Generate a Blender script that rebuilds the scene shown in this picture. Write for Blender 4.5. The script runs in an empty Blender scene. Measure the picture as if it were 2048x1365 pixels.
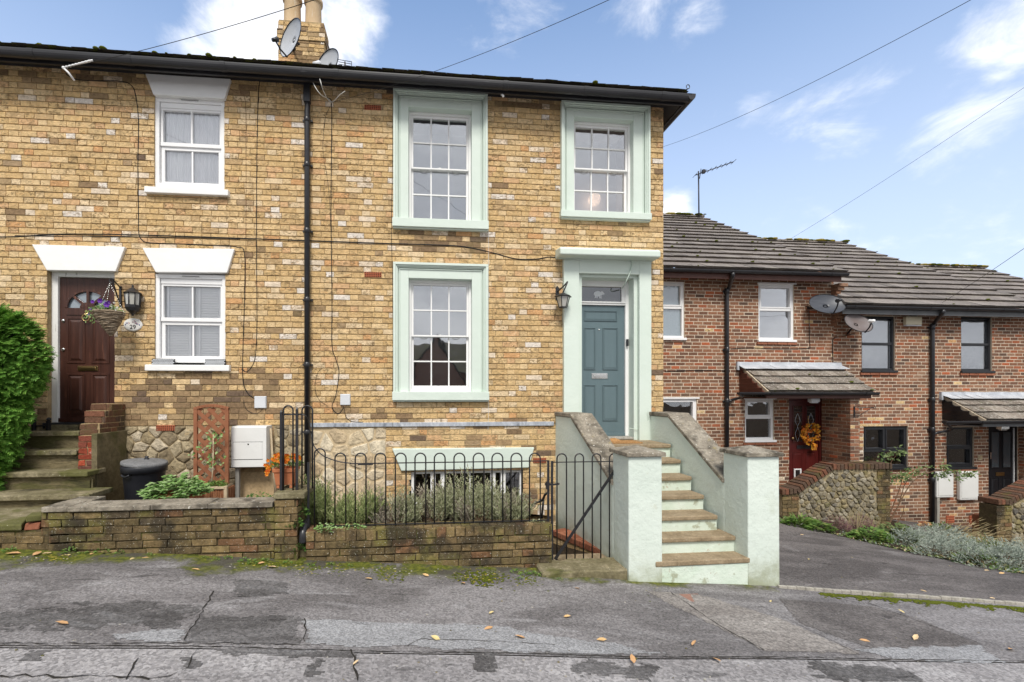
import bpy, math, random
from mathutils import Vector, Matrix
R = random.Random(11)
C = bpy.context.scene.collection
# ---- survey: the camera stands 1.74 m over the datum, facade line at YF, row of houses at YR ----
FOC, CX, HY, TH, CZ = 950.0, 947.5, 790.0, math.atan(97.5/950), 1.74
co, si = math.cos(TH), math.sin(TH)
YF, YR = 6.70, 9.88
def fx(px, Y=YF):
    t = (px-CX)/FOC
    return Y*(t*co+si)/(co-t*si)
def P(px, py, Y=YF):
    X = fx(px, Y)
    return Vector((X, Y, CZ-(py-HY)*(Y*co+X*si)/FOC))
def fz(px, py, Y=YF): return P(px, py, Y).z
def sstep(a, b, x):
    t = max(0, min(1, (x-a)/(b-a))); return t*t*(3-2*t)
def gz(X, Y):
    xx = max(-14, min(16, X))
    st = -.072*xx
    dr = CZ-2.01-.1335*(xx-3.7)+.013*(Y-4.61)
    s = sstep(4.7, 7.5, Y)*sstep(3.2, 3.8, X)
    return st*(1-s)+dr*s
def G(px, py, lift=0.0):
    lo, hi = 1.5, 9.8
    for _ in range(40):
        m = (lo+hi)/2
        p = P(px, py, m)
        if p.z > gz(p.x, m)+lift: lo = m
        else: hi = m
    p = P(px, py, lo); p.z = gz(p.x, p.y)+lift
    return p
# ---- mesh builder ----
LOC = {}
class MB:
    def __init__(s): s.v=[]; s.f=[]; s.m=[]; s.sm=[]
    def add(s, vs, fs, m=0, sm=False):
        o = len(s.v); s.v += [tuple(v) for v in vs]
        for f in fs: s.f.append(tuple(i+o for i in f)); s.m.append(m); s.sm.append(sm)
    def box(s, x0, x1, y0, y1, z0, z1, m=0):
        x0,x1=sorted((x0,x1)); y0,y1=sorted((y0,y1)); z0,z1=sorted((z0,z1))
        s.add([(x0,y0,z0),(x1,y0,z0),(x1,y1,z0),(x0,y1,z0),(x0,y0,z1),(x1,y0,z1),(x1,y1,z1),(x0,y1,z1)],
              [(0,3,2,1),(4,5,6,7),(0,1,5,4),(1,2,6,5),(2,3,7,6),(3,0,4,7)], m)
    def obox(s, c, ax, ay, az, m=0):          # oriented box: centre and half-axis vectors
        c=Vector(c); ax=Vector(ax); ay=Vector(ay); az=Vector(az)
        vs=[c+ax*a+ay*b+az*d for d in (-1,1) for a,b in ((-1,-1),(1,-1),(1,1),(-1,1))]
        s.add(vs,[(0,3,2,1),(4,5,6,7),(0,1,5,4),(1,2,6,5),(2,3,7,6),(3,0,4,7)], m)
    def quad(s, a,b,c,d, m=0): s.add([a,b,c,d],[(0,1,2,3)],m)
    def prism(s, pts, off, m=0, sm=False):    # planar polygon swept by the vector off
        off=Vector(off); n=len(pts); vs=[Vector(p) for p in pts]+[Vector(p)+off for p in pts]
        s.add(vs,[tuple(range(n))[::-1],tuple(range(n,2*n))]+[(i,(i+1)%n,n+(i+1)%n,n+i) for i in range(n)],m,sm)
    def xz(s, pts, y0, y1, m=0): s.prism([(x,y0,z) for x,z in pts],(0,y1-y0,0),m)
    def yz(s, pts, x0, x1, m=0): s.prism([(x0,y,z) for y,z in pts],(x1-x0,0,0),m)
    def tube(s, pts, r, n=7, m=0, sm=True, r1=None):
        pts=[Vector(p) for p in pts]; k=len(pts); up=None; rings=[]
        for i,p in enumerate(pts):
            d=(pts[min(i+1,k-1)]-pts[max(i-1,0)])
            d = d.normalized() if d.length>1e-9 else Vector((0,0,1))
            if up is None:
                up=Vector((0,0,1)) if abs(d.z)<.9 else Vector((0,1,0))
            a=up-d*up.dot(d); a.normalize(); up=a; b=d.cross(a)
            rr=r if r1 is None else r+(r1-r)*i/max(1,k-1)
            rings.append([p+(a*math.cos(t)+b*math.sin(t))*rr for t in [2*math.pi*j/n for j in range(n)]])
        vs=[v for q in rings for v in q]
        fs=[(i*n+j,i*n+(j+1)%n,(i+1)*n+(j+1)%n,(i+1)*n+j) for i in range(k-1) for j in range(n)]
        fs+=[tuple(range(n))[::-1],tuple(range((k-1)*n,k*n))]
        s.add(vs,fs,m,sm)
    def lathe(s, prof, c, n=24, m=0, axis=None, sm=True, sx=1, sy=1):
        c=Vector(c); M=Matrix.Identity(3)
        if axis is not None: M=Vector((0,0,1)).rotation_difference(Vector(axis)).to_matrix()
        vs=[c+M@Vector((r*math.cos(2*math.pi*j/n)*sx,r*math.sin(2*math.pi*j/n)*sy,z)) for r,z in prof for j in range(n)]
        fs=[(i*n+j,i*n+(j+1)%n,(i+1)*n+(j+1)%n,(i+1)*n+j) for i in range(len(prof)-1) for j in range(n)]
        s.add(vs,fs,m,sm)
    def ball(s, c, r, m=0, n=10, k=6, sc=(1,1,1)):
        prof=[(max(1e-4,math.sin(math.pi*i/k))*r,-math.cos(math.pi*i/k)*r) for i in range(k+1)]
        c=Vector(c)
        vs=[c+Vector((q*math.cos(2*math.pi*j/n)*sc[0],q*math.sin(2*math.pi*j/n)*sc[1],z*sc[2])) for q,z in prof for j in range(n)]
        fs=[(i*n+j,i*n+(j+1)%n,(i+1)*n+(j+1)%n,(i+1)*n+j) for i in range(k) for j in range(n)]
        s.add(vs,fs,m,True)
    def leaf(s, p, d, nrm, L, W, m=0, fold=.25):       # a small pointed leaf, folded along its rib
        p=Vector(p); d=Vector(d).normalized(); q=d.cross(Vector(nrm))
        if q.length<1e-5: q=d.orthogonal()
        q.normalize(); u=q.cross(d)
        a=p; b=p+d*L*.45+q*W*.5+u*W*fold; c=p+d*L; e=p+d*L*.45-q*W*.5+u*W*fold
        s.add([a,b,c,e],[(0,1,2),(0,2,3)],m)
    def build(s, name, mats, parent=None, bevel=0, seg=2):
        me=bpy.data.meshes.new(name)
        L=LOC.get(parent.name,Vector()) if parent else Vector()
        me.from_pydata([(v[0]-L.x,v[1]-L.y,v[2]-L.z) for v in s.v],[],s.f)
        if not isinstance(mats,(list,tuple)): mats=[mats]
        for m in mats: me.materials.append(m)
        me.polygons.foreach_set('material_index',s.m); me.polygons.foreach_set('use_smooth',s.sm)
        me.update()
        o=bpy.data.objects.new(name,me); C.objects.link(o)
        if parent: o.parent=parent; LOC[o.name]=L
        if bevel:
            b=o.modifiers.new('edge','BEVEL'); b.width=bevel; b.segments=seg; b.limit_method='ANGLE'; b.angle_limit=.7
        return o
def tag(o, label=None, cat=None, group=None, kind=None):
    for k,v in (('label',label),('category',cat),('group',group),('kind',kind)):
        if v: o[k]=v
    return o
def thing(name, loc, label, cat, group=None):
    o=bpy.data.objects.new(name,None); C.objects.link(o); o.location=loc; o.empty_display_size=.1
    LOC[o.name]=Vector(loc); return tag(o,label,cat,group)
def dup(o, loc, rot=None, label=None, parent=None):
    c=o.copy(); C.objects.link(c)
    if parent is None: c.location=loc
    else: c.parent=parent
    if rot is not None and parent is None: c.rotation_euler=rot
    if label: c['label']=label
    for ch in list(o.children): dup(ch,None,None,None,c)
    return c
def curve(pts, n=8):           # Catmull-Rom through the points
    pts=[Vector(p) for p in pts]; q=[pts[0]]+pts+[pts[-1]]; out=[]
    for i in range(1,len(q)-2):
        for j in range(n):
            t=j/n; a,b,c,d=q[i-1],q[i],q[i+1],q[i+2]
            out.append(.5*((2*b)+(c-a)*t+(2*a-5*b+4*c-d)*t*t+(3*b-a-3*c+d)*t**3))
    return out+[pts[-1]]
def text(s, size, M, name, mat, parent, depth=.002):
    cu=bpy.data.curves.new(name,'FONT'); cu.body=s; cu.size=size; cu.extrude=depth; cu.align_x='CENTER'; cu.align_y='CENTER'
    t=bpy.data.objects.new(name,cu); C.objects.link(t)
    bpy.context.view_layer.update()
    me=bpy.data.meshes.new_from_object(t.evaluated_get(bpy.context.evaluated_depsgraph_get()))
    C.objects.unlink(t); bpy.data.objects.remove(t)
    b=MB(); b.add([M@v.co for v in me.vertices],[tuple(p.vertices) for p in me.polygons])
    return b.build(name,mat,parent)
# ---- masonry ----
def cut(rects, holes):
    for h in holes:
        out=[]
        for a,b,c,d in rects:
            if h[1]<=a or h[0]>=b or h[3]<=c or h[2]>=d: out.append((a,b,c,d)); continue
            if c<h[2]: out.append((a,b,c,h[2]))
            if d>h[3]: out.append((a,b,h[3],d))
            z0,z1=max(c,h[2]),min(d,h[3])
            if a<h[0]: out.append((a,h[0],z0,z1))
            if b>h[1]: out.append((h[1],b,z0,z1))
        rects=out
    return rects
def panel(mb, fr, u0,u1,v0,v1, holes, m, reveal=.1):
    us=sorted({u0,u1}|{min(u1,max(u0,x)) for h in holes for x in h[:2]}); vs=sorted({v0,v1}|{min(v1,max(v0,x)) for h in holes for x in h[2:]})
    for i in range(len(us)-1):
        for j in range(len(vs)-1):
            a,b,c,d=us[i],us[i+1],vs[j],vs[j+1]
            if b-a<1e-6 or d-c<1e-6: continue
            if any(h[0]<=(a+b)/2<=h[1] and h[2]<=(c+d)/2<=h[3] for h in holes): continue
            mb.quad(fr(a,c,0),fr(b,c,0),fr(b,d,0),fr(a,d,0),m)
    for h in holes:
        a,b,c,d=max(u0,h[0]),min(u1,h[1]),max(v0,h[2]),min(v1,h[3])
        if b<=a or d<=c: continue
        for p,q in (((a,c),(b,c)),((b,c),(b,d)),((b,d),(a,d)),((a,d),(a,c))):
            if p[1]==q[1] and p[1] in (v0,v1): continue
            mb.quad(fr(p[0],p[1],0),fr(q[0],q[1],0),fr(q[0],q[1],-reveal),fr(p[0],p[1],-reveal),m)
def courses(mb, fr, u0,u1,v0,v1, holes, ch=.078, sl=.226, joint=.010, bond='flemish', proud=.006, mat=lambda u,v:0, rnd=None, jit=1.0, seed=1, course0=0, wob=0.0, jv=None):
    jv=joint if jv is None else jv
    r=rnd or random.Random(seed)
    nr=int(math.ceil((v1-v0)/ch))
    for k in range(nr):
        z0=v0+k*ch; z1=min(v1,z0+ch)
        if z1-z0<joint*1.6: continue
        kk=k+course0
        wv=[r.uniform(-wob,wob) for _ in range(4)]
        u=u0-r.uniform(0,.012)*jit
        if bond=='flemish': per=sl*1.5; u-= (per/2 if kk%2 else 0)+(abs(u0)*0); hd=0
        else: u-= sl/2 if kk%2 else 0; hd=None
        i=0
        while u<u1:
            L=sl if (bond!='flemish' or i%2==0) else sl/2
            if bond=='mixed' and r.random()<.22: L=sl/2
            if bond=='old' and r.random()<.06: L=sl*.5
            L*=1+r.uniform(-.045,.045)*jit
            a,b=max(u0,u+jv/2),min(u1,u+L-jv/2)
            if b-a>.018:
                m=mat((a+b)/2,(z0+z1)/2)
                w=math.sin(u*1.7+kk)*wob
                for (p,q,c,d) in cut([(a,b,z0+joint/2,z1-joint/2)],holes):
                    if q-p<.02 or d-c<.015: continue
                    n=proud+r.uniform(-.0018,.0018)*jit
                    e=[r.uniform(-.0022,.0022)*jit for _ in range(8)]
                    t=[r.uniform(-.0013,.0013)*jit for _ in range(4)]
                    ins=.0035
                    ro=[(p+e[0],c+e[1]+w),(q+e[2],c+e[3]+w),(q+e[4],d+e[5]+w),(p+e[6],d+e[7]+w)]
                    ri=[(ro[0][0]+ins,ro[0][1]+ins),(ro[1][0]-ins,ro[1][1]+ins),(ro[2][0]-ins,ro[2][1]-ins),(ro[3][0]+ins,ro[3][1]-ins)]
                    V=[fr(x,y,-.002) for x,y in ro]+[fr(x,y,n-ins*.7) for x,y in ro]+[fr(x,y,n+t[j]) for j,(x,y) in enumerate(ri)]
                    mb.add(V,[(8,9,10,11)]+[(4+j,4+(j+1)%4,8+(j+1)%4,8+j) for j in range(4)]+[(j,(j+1)%4,4+(j+1)%4,4+j) for j in range(4)],m)
            u+=L; i+=1
def front(Y): return lambda u,v,n: (u,Y-n,v)              # faces -Y
def facer(X): return lambda u,v,n: (X+n,u,v)              # faces +X, u runs along Y
def facel(X): return lambda u,v,n: (X-n,-u,v)             # faces -X, u runs along -Y
def rubble(mb, fr, u0,u1,v0,v1, cell, joint, bulge, m=0, seed=3, holes=(), inside=None, asp=1.0, chop=.22):
    r=random.Random(seed); cu=cell*asp
    nu=int((u1-u0)/cu)+3; nv=int((v1-v0)/cell)+3; S={}
    for i in range(-1,nu):
        for j in range(-1,nv):
            S[i,j]=(u0+(i+.5+(.5 if j%2 else 0)+r.uniform(-.36,.36))*cu, v0+(j+.5+r.uniform(-.36,.36))*cell)
    for (i,j),c in S.items():
        if not(u0<=c[0]<=u1 and v0<=c[1]<=v1): continue
        if any(h[0]<=c[0]<=h[1] and h[2]<=c[1]<=h[3] for h in holes): continue
        if inside and not inside(*c): continue
        poly=[(u0,v0),(u1,v0),(u1,v1),(u0,v1)]
        for di in range(-2,3):
            for dj in range(-2,3):
                q=S.get((i+di,j+dj))
                if q is None or q==c: continue
                mx,my=(c[0]+q[0])/2,(c[1]+q[1])/2; nx,ny=q[0]-c[0],q[1]-c[1]; l=math.hypot(nx,ny); nx/=l; ny/=l
                mx-=nx*joint/2; my-=ny*joint/2; out=[]
                for k in range(len(poly)):
                    a,b=poly[k],poly[(k+1)%len(poly)]
                    da=(a[0]-mx)*nx+(a[1]-my)*ny; db=(b[0]-mx)*nx+(b[1]-my)*ny
                    if da<=0: out.append(a)
                    if da*db<0: t=da/(da-db); out.append((a[0]+(b[0]-a[0])*t,a[1]+(b[1]-a[1])*t))
                poly=out
                if len(poly)<3: break
            if len(poly)<3: break
        if len(poly)<3: continue
        gx=sum(p[0] for p in poly)/len(poly); gy=sum(p[1] for p in poly)/len(poly)
        pp=[]
        for k in range(len(poly)):          # chop the corners so stones read rounded
            a,b=poly[k],poly[(k+1)%len(poly)]
            k1=chop*r.uniform(.6,1.3); k2=1-k1; pp+=[(a[0]*k2+b[0]*k1,a[1]*k2+b[1]*k1),(a[0]*k1+b[0]*k2,a[1]*k1+b[1]*k2)]
        n=len(pp); h=bulge*r.uniform(.5,1.25)
        def ring(s,d,w=0): return [fr(gx+(x-gx)*s+r.uniform(-w,w),gy+(y-gy)*s+r.uniform(-w,w),d+r.uniform(-w,w)) for x,y in pp]
        V=ring(1,-.003)+ring(.97,h*.45)+ring(.8,h*.9,cell*.02)+ring(.42,h*1.05,cell*.03)+[fr(gx,gy,h*r.uniform(.8,1.2))]
        F=[]
        for t in range(3): F+=[(t*n+k,t*n+(k+1)%n,(t+1)*n+(k+1)%n,(t+1)*n+k) for k in range(n)]
        F+=[(3*n+k,3*n+(k+1)%n,4*n) for k in range(n)]
        mb.add(V,F,m,False)
def tiles(mb, O, U, S, w, l, gauge, tw, th=.022, m=0, seed=5, moss=None, mm=1, shift=True):
    # courses of flat tiles on the plane O + U*u + S*s (S points up the slope)
    r=random.Random(seed); O=Vector(O); U=Vector(U).normalized(); S=Vector(S).normalized(); N=U.cross(S).normalized()
    if N.z<0: N=-N
    rows=int(math.ceil(l/gauge))
    for k in range(rows):
        s0=k*gauge-.02; s1=min(l,(k+1)*gauge+.03)
        u=-(tw*.5 if (k%2 and shift) else 0)
        while u<w:
            a,b=max(0,u+.002),min(w,u+tw-.002)
            if b-a>.03:
                h=th+r.uniform(-.004,.006); hb=.004; sj=r.uniform(-.006,.006); tl=r.uniform(-.003,.003)
                V=[O+U*a+S*(s0+sj)+N*(h+tl),O+U*b+S*(s0+sj)+N*(h-tl),O+U*b+S*s1+N*hb,O+U*a+S*s1+N*hb]
                V+=[O+U*a+S*(s0+sj+.05)-N*.012,O+U*b+S*(s0+sj+.05)-N*.012,O+U*b+S*s1-N*.006,O+U*a+S*s1-N*.006]
                mb.add(V,[(0,1,2,3),(4,5,1,0),(5,6,2,1),(7,4,0,3)],m)
                if moss and r.random()<moss:
                    c=O+U*r.uniform(a,b)+S*(s0+r.uniform(-.01,.06))+N*(h+.004)
                    R2=r.uniform(.015,.05)
                    mb.ball(c,R2,mm,7,4,(1,1,.45))
            u+=tw
    return N
# ---- materials (all procedural, world or object space) ----
def nd(nt, t, ins=None, **pr):
    n=nt.nodes.new('ShaderNode'+t)
    for k,v in pr.items(): setattr(n,k,v)
    for k,v in (ins or {}).items():
        if isinstance(v,bpy.types.NodeSocket): nt.links.new(v,n.inputs[k])
        else: n.inputs[k].default_value=v
    return n
def c4(c): return (c[0],c[1],c[2],1)
def ramp(nt, fac, stops, interp='LINEAR'):
    n=nt.nodes.new('ShaderNodeValToRGB'); e=n.color_ramp; e.interpolation=interp
    while len(e.elements)<len(stops): e.elements.new(.5)
    for el,(p,c) in zip(e.elements,stops): el.position=p; el.color=c4(c) if not isinstance(c,(int,float)) else (c,c,c,1)
    nt.links.new(fac,n.inputs[0]); return n.outputs[0]
def mixc(nt, f, a, b, mode='MIX'):
    n=nt.nodes.new('ShaderNodeMix'); n.data_type='RGBA'; n.blend_type=mode
    for i,v in ((0,f),(6,a),(7,b)):
        if isinstance(v,bpy.types.NodeSocket): nt.links.new(v,n.inputs[i])
        else: n.inputs[i].default_value=v if i==0 else c4(v)
    return n.outputs[2]
def mth(nt, op, a, b=0.0, c=None):
    n=nt.nodes.new('ShaderNodeMath'); n.operation=op
    for i,v in ((0,a),(1,b),(2,c)):
        if v is None: continue
        if isinstance(v,bpy.types.NodeSocket): nt.links.new(v,n.inputs[i])
        else: n.inputs[i].default_value=v
    return n.outputs[0]
def noise(nt, co_, scale, detail=5, rough=.6, dist=0):
    return nd(nt,'TexNoise',{'Vector':co_,'Scale':scale,'Detail':detail,'Roughness':rough,'Distortion':dist}).outputs[0]
def lin(nt, x, lo, hi):
    n=nd(nt,'MapRange',{0:x,1:lo,2:hi,3:0.0,4:1.0}); n.interpolation_type='SMOOTHSTEP'; return n.outputs[0]
MATS={}
def mat(name, stops, scale=6, rough=.8, island=False, var=.0, vscale=30, blots=(), iblots=(), splash=None, bump=None, spec=.3, metal=0.0, coat=0, stretch=None, interp='LINEAR', detail=5, alpha=None, trans=0):
    m=bpy.data.materials.new(name); m.use_nodes=True; nt=m.node_tree; b=nt.nodes['Principled BSDF']
    g=nd(nt,'NewGeometry'); pos=g.outputs['Position']
    if stretch: pos=nd(nt,'VectorMath',{0:pos,1:stretch},operation='MULTIPLY').outputs[0]
    if len(stops)==1: col=nd(nt,'RGB').outputs[0]; col.default_value=c4(stops[0][1])
    elif island: col=ramp(nt,g.outputs['Random Per Island'],stops,interp)
    else: col=ramp(nt,noise(nt,pos,scale,detail),stops,interp)
    if var:
        v=noise(nt,pos,vscale,6,.65)
        k=nd(nt,'MapRange',{0:v,1:.3,2:.7,3:1-var,4:1+var}).outputs[0]
        col=mixc(nt,1.0,col,nd(nt,'CombineColor',{0:k,1:k,2:k}).outputs[0],'MULTIPLY')
    for (sc,lo,hi,bc,am) in blots:
        f=lin(nt,noise(nt,pos,sc,6,.62),lo,hi)
        col=mixc(nt,mth(nt,'MULTIPLY',f,am),col,bc)
    if splash:                       # mud and algae splashed up from the pavement, in patches
        z_=nd(nt,'SeparateXYZ',{0:g.outputs['Position']}).outputs[2]; nz_=noise(nt,g.outputs['Position'],4.5,7,.7)
        f=lin(nt,mth(nt,'ADD',mth(nt,'MULTIPLY',mth(nt,'SUBTRACT',nz_,.5),.75),z_),splash[1],splash[0]); col=mixc(nt,mth(nt,'MULTIPLY',f,.75),col,splash[2])
    if iblots:                       # marks that only some bricks carry
        rr_=g.outputs['Random Per Island']; h2=mth(nt,'FRACT',mth(nt,'MULTIPLY',rr_,91.7))
        sp_=nd(nt,'VectorMath',{0:pos,1:(.55,.55,1.0)},operation='MULTIPLY').outputs[0]
        for (sc,lo,hi,bc,am,cut_) in iblots:
            f=lin(nt,noise(nt,sp_,sc,6,.62),lo,hi); k_=nd(nt,'MapRange',{0:h2,1:cut_,2:1.0,3:0.0,4:1.0}).outputs[0]
            col=mixc(nt,mth(nt,'MULTIPLY',mth(nt,'MULTIPLY',f,mth(nt,'POWER',k_,.6)),am),col,bc)
    nt.links.new(col,b.inputs['Base Color'])
    b.inputs['Roughness'].default_value=rough; b.inputs['Specular IOR Level'].default_value=spec
    b.inputs['Metallic'].default_value=metal; b.inputs['Coat Weight'].default_value=coat
    if bump:
        hs=None
        for (sc,am) in (bump if isinstance(bump,list) else [bump]):
            h=mth(nt,'MULTIPLY',noise(nt,pos,sc,6,.6),am); hs=h if hs is None else mth(nt,'ADD',hs,h)
        nt.links.new(nd(nt,'Bump',{'Height':hs,'Strength':1.0,'Distance':1.0}).outputs[0],b.inputs['Normal'])
    MATS[name]=m; return m
M=MATS
# stock brick: many warm yellows, some orange, cream and burnt ones
stock=[(0,(.64,.455,.235)),(.16,(.60,.415,.20)),(.32,(.68,.50,.28)),(.46,(.57,.39,.19)),(.58,(.63,.45,.235)),(.70,(.62,.395,.21)),(.79,(.59,.335,.155)),(.815,(.70,.54,.34)),(.885,(.50,.345,.18)),(.92,(.72,.60,.46)),(.962,(.73,.66,.58)),(.985,(.38,.27,.16))]
mat('stock_brick',stock,island=True,interp='CONSTANT',var=.24,vscale=18,rough=.9,spec=.15,
    blots=[(13,.58,.74,(.63,.33,.13),.38),(1.1,.55,.75,(.47,.33,.18),.22),(60,.40,.33,(.80,.70,.52),.45)],iblots=[(30,.51,.60,(.22,.15,.075),.80,.36),(52,.555,.62,(.17,.115,.06),.75,.0),(24,.56,.66,(.60,.33,.14),.5,.4)],bump=[(60,.008),(30,.008),(180,.002)])
mat('dark_brick',[(0,(.26,.175,.10)),(.22,(.33,.225,.125)),(.42,(.215,.145,.085)),(.6,(.38,.27,.15)),(.76,(.29,.20,.11)),(.90,(.165,.115,.08))],island=True,interp='CONSTANT',var=.3,vscale=22,rough=.9,spec=.15,
    blots=[(46,.58,.68,(.09,.065,.04),.75),(2.2,.55,.7,(.14,.13,.05),.35)],bump=[(60,.006),(180,.002)])  # dark brown bricks; under the eaves they stand in for shade
mat('lime_mortar',[(.3,(.30,.22,.12)),(.7,(.46,.35,.20))],scale=9,var=.2,vscale=60,rough=.95,spec=.1,blots=[(3,.55,.7,(.30,.21,.11),.5)],bump=[(120,.003)])
mat('red_brick',[(0,(.215,.103,.062)),(.18,(.26,.124,.073)),(.34,(.16,.086,.058)),(.5,(.28,.145,.088)),(.64,(.195,.104,.068)),(.77,(.31,.105,.054)),(.83,(.115,.072,.054)),(.91,(.28,.165,.108)),(.97,(.39,.115,.052))],island=True,interp='CONSTANT',var=.28,vscale=24,rough=.9,spec=.15,
    blots=[(50,.58,.70,(.10,.065,.05),.6),(.9,.52,.74,(.31,.21,.13),.35)],bump=[(60,.005)])
mat('red_mortar',[(.3,(.54,.45,.345)),(.7,(.64,.545,.43))],scale=8,var=.15,rough=.95,spec=.1)
mat('garden_brick',[(0,(.155,.11,.056)),(.2,(.115,.085,.045)),(.4,(.19,.135,.066)),(.6,(.135,.10,.05)),(.80,(.17,.095,.05)),(.88,(.22,.16,.075)),(.95,(.09,.07,.045))],island=True,interp='CONSTANT',var=.45,vscale=18,rough=.92,spec=.15,
    blots=[(3.2,.5,.66,(.17,.16,.045),.6),(2.1,.50,.62,(.035,.03,.022),.8),(75,.64,.675,(.62,.60,.52),.9),(30,.68,.71,(.55,.53,.45),.8)],bump=[(40,.010),(140,.004)])
mat('garden_mortar',[(.3,(.045,.035,.022)),(.7,(.10,.075,.04))],scale=9,var=.3,rough=.95,spec=.1,blots=[(4,.5,.65,(.11,.12,.03),.6)],bump=[(90,.006)])
mat('coping_stone',[(.25,(.13,.115,.09)),(.5,(.25,.22,.175)),(.75,(.36,.325,.265))],scale=7,var=.35,vscale=40,rough=.95,spec=.1,
    blots=[(5,.50,.66,(.05,.043,.035),.75),(26,.62,.68,(.66,.64,.57),.8),(9,.62,.72,(.30,.24,.08),.5)],bump=[(35,.010),(120,.004)])
mat('old_stone',[(.25,(.115,.10,.055)),(.5,(.19,.165,.098)),(.75,(.32,.275,.185))],scale=5,var=.3,vscale=30,rough=.93,spec=.12,
    blots=[(2.4,.48,.62,(.10,.105,.028),.75),(4,.55,.7,(.045,.04,.028),.65),(40,.66,.70,(.6,.57,.45),.7)],bump=[(25,.010),(100,.004)])
mat('step_tread',[(.25,(.20,.15,.092)),(.5,(.29,.225,.145)),(.75,(.40,.32,.22))],scale=6,var=.25,vscale=40,rough=.9,spec=.15,blots=[(6,.56,.7,(.19,.13,.07),.6),(18,.6,.7,(.55,.47,.35),.5)],bump=[(50,.006)])
mat('mint_paint',[(.3,(.60,.685,.615)),(.7,(.64,.72,.655))],scale=2.2,rough=.6,spec=.3,blots=[(5,.60,.75,(.70,.775,.70),.5),(30,.705,.74,(.38,.40,.30),.5)],bump=[(6,.006),(45,.0015)])
mat('mint_render',[(.3,(.60,.675,.61)),(.7,(.665,.73,.67))],scale=1.7,rough=.75,spec=.2,blots=[(2.3,.60,.74,(.50,.55,.43),.5),(38,.69,.725,(.34,.34,.24),.6),(7,.63,.72,(.55,.57,.47),.5)],bump=[(4,.014),(22,.006),(90,.0015)],splash=(-.30,.16,(.24,.25,.13)))
mat('mint_riser',[(.3,(.57,.67,.56)),(.7,(.67,.74,.66))],scale=5,rough=.8,spec=.2,blots=[(7,.57,.66,(.30,.30,.19),.7),(13,.63,.68,(.50,.45,.36),.8)],bump=[(14,.010),(60,.003)])
mat('white_paint',[(.3,(.78,.78,.77)),(.7,(.84,.84,.83))],scale=3,rough=.55,spec=.35,blots=[(20,.66,.74,(.6,.58,.52),.35)],bump=[(12,.003)])
mat('white_gloss',[(.3,(.80,.80,.80)),(.7,(.85,.85,.85))],scale=4,rough=.35,spec=.4)
mat('flaky_white',[(.3,(.72,.72,.70)),(.7,(.82,.82,.80))],scale=5,rough=.6,spec=.3,stretch=(1,1,.12),blots=[(26,.62,.68,(.22,.20,.16),.7)],bump=[(20,.004)])
mat('black_metal',[(.3,(.012,.012,.014)),(.7,(.022,.022,.026))],scale=20,rough=.38,spec=.5,blots=[(60,.68,.74,(.10,.09,.085),.6)])
mat('black_plastic',[(.3,(.016,.016,.019)),(.7,(.026,.027,.031))],scale=8,rough=.34,spec=.5,blots=[(4,.6,.75,(.05,.05,.052),.5)])
mat('bin_plastic',[(.3,(.012,.013,.017)),(.7,(.02,.021,.026))],scale=5,rough=.42,spec=.45,blots=[(50,.7,.74,(.10,.10,.10),.4)])
mat('bin_lid',[(.3,(.13,.135,.14)),(.7,(.20,.20,.205))],scale=14,rough=.7,spec=.3,var=.3,vscale=60,bump=[(60,.004)])
mat('gutter_black',[(.3,(.014,.014,.017)),(.7,(.03,.03,.034))],scale=3,rough=.42,spec=.5,stretch=(.4,1,3),blots=[(9,.62,.72,(.10,.10,.105),.5)])
mat('soffit_dark',[(.3,(.045,.042,.042)),(.7,(.075,.07,.068))],scale=4,rough=.7,spec=.2,blots=[(10,.6,.75,(.14,.13,.12),.4)])
mat('lead',[(.25,(.25,.275,.32)),(.5,(.40,.43,.48)),(.75,(.58,.60,.64))],scale=7,rough=.5,spec=.4,var=.2,vscale=30,stretch=(1,1,.5),blots=[(11,.58,.7,(.12,.135,.165),.7)],bump=[(14,.006)])
mat('lead_pale',[(.25,(.34,.36,.40)),(.5,(.45,.475,.515)),(.75,(.60,.62,.65))],scale=5,rough=.5,spec=.4,var=.12,vscale=30,blots=[(9,.60,.72,(.35,.38,.43),.6)],bump=[(10,.014)])
mat('roof_tile',[(0,(.18,.158,.142)),(.3,(.22,.194,.176)),(.6,(.155,.138,.126)),(.85,(.25,.222,.20))],island=True,var=.3,vscale=25,rough=.93,spec=.15,
    blots=[(3.3,.56,.70,(.30,.28,.22),.5),(40,.66,.70,(.45,.43,.36),.6),(7,.62,.70,(.06,.055,.045),.6)],bump=[(40,.006)])
mat('porch_tile',[(0,(.18,.15,.125)),(.3,(.23,.195,.165)),(.6,(.15,.13,.11)),(.85,(.27,.235,.20))],island=True,var=.35,vscale=25,rough=.93,spec=.15,
    blots=[(26,.55,.62,(.48,.46,.41),.75),(9,.60,.68,(.10,.11,.035),.7)],bump=[(40,.008)])
mat('house_tile',[(0,(.10,.085,.065)),(.4,(.145,.12,.09)),(.8,(.085,.075,.06))],island=True,var=.3,rough=.95,spec=.1,blots=[(12,.5,.62,(.16,.17,.03),.8)],bump=[(40,.008)])
mat('moss',[(.3,(.075,.095,.014)),(.7,(.14,.155,.022))],scale=30,rough=1,spec=.05,var=.3,vscale=80,bump=[(160,.01)])
mat('ochre_lichen',[(.3,(.26,.22,.04)),(.7,(.38,.31,.07))],scale=20,rough=1,spec=.05,var=.3,vscale=80,bump=[(160,.006)])
mat('terracotta',[(.3,(.40,.135,.06)),(.7,(.48,.18,.085))],scale=8,rough=.75,spec=.2,blots=[(14,.6,.72,(.55,.36,.25),.5)])
mat('airbrick',[(.3,(.36,.10,.05)),(.7,(.44,.14,.075))],scale=20,rough=.85,spec=.15)
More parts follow.
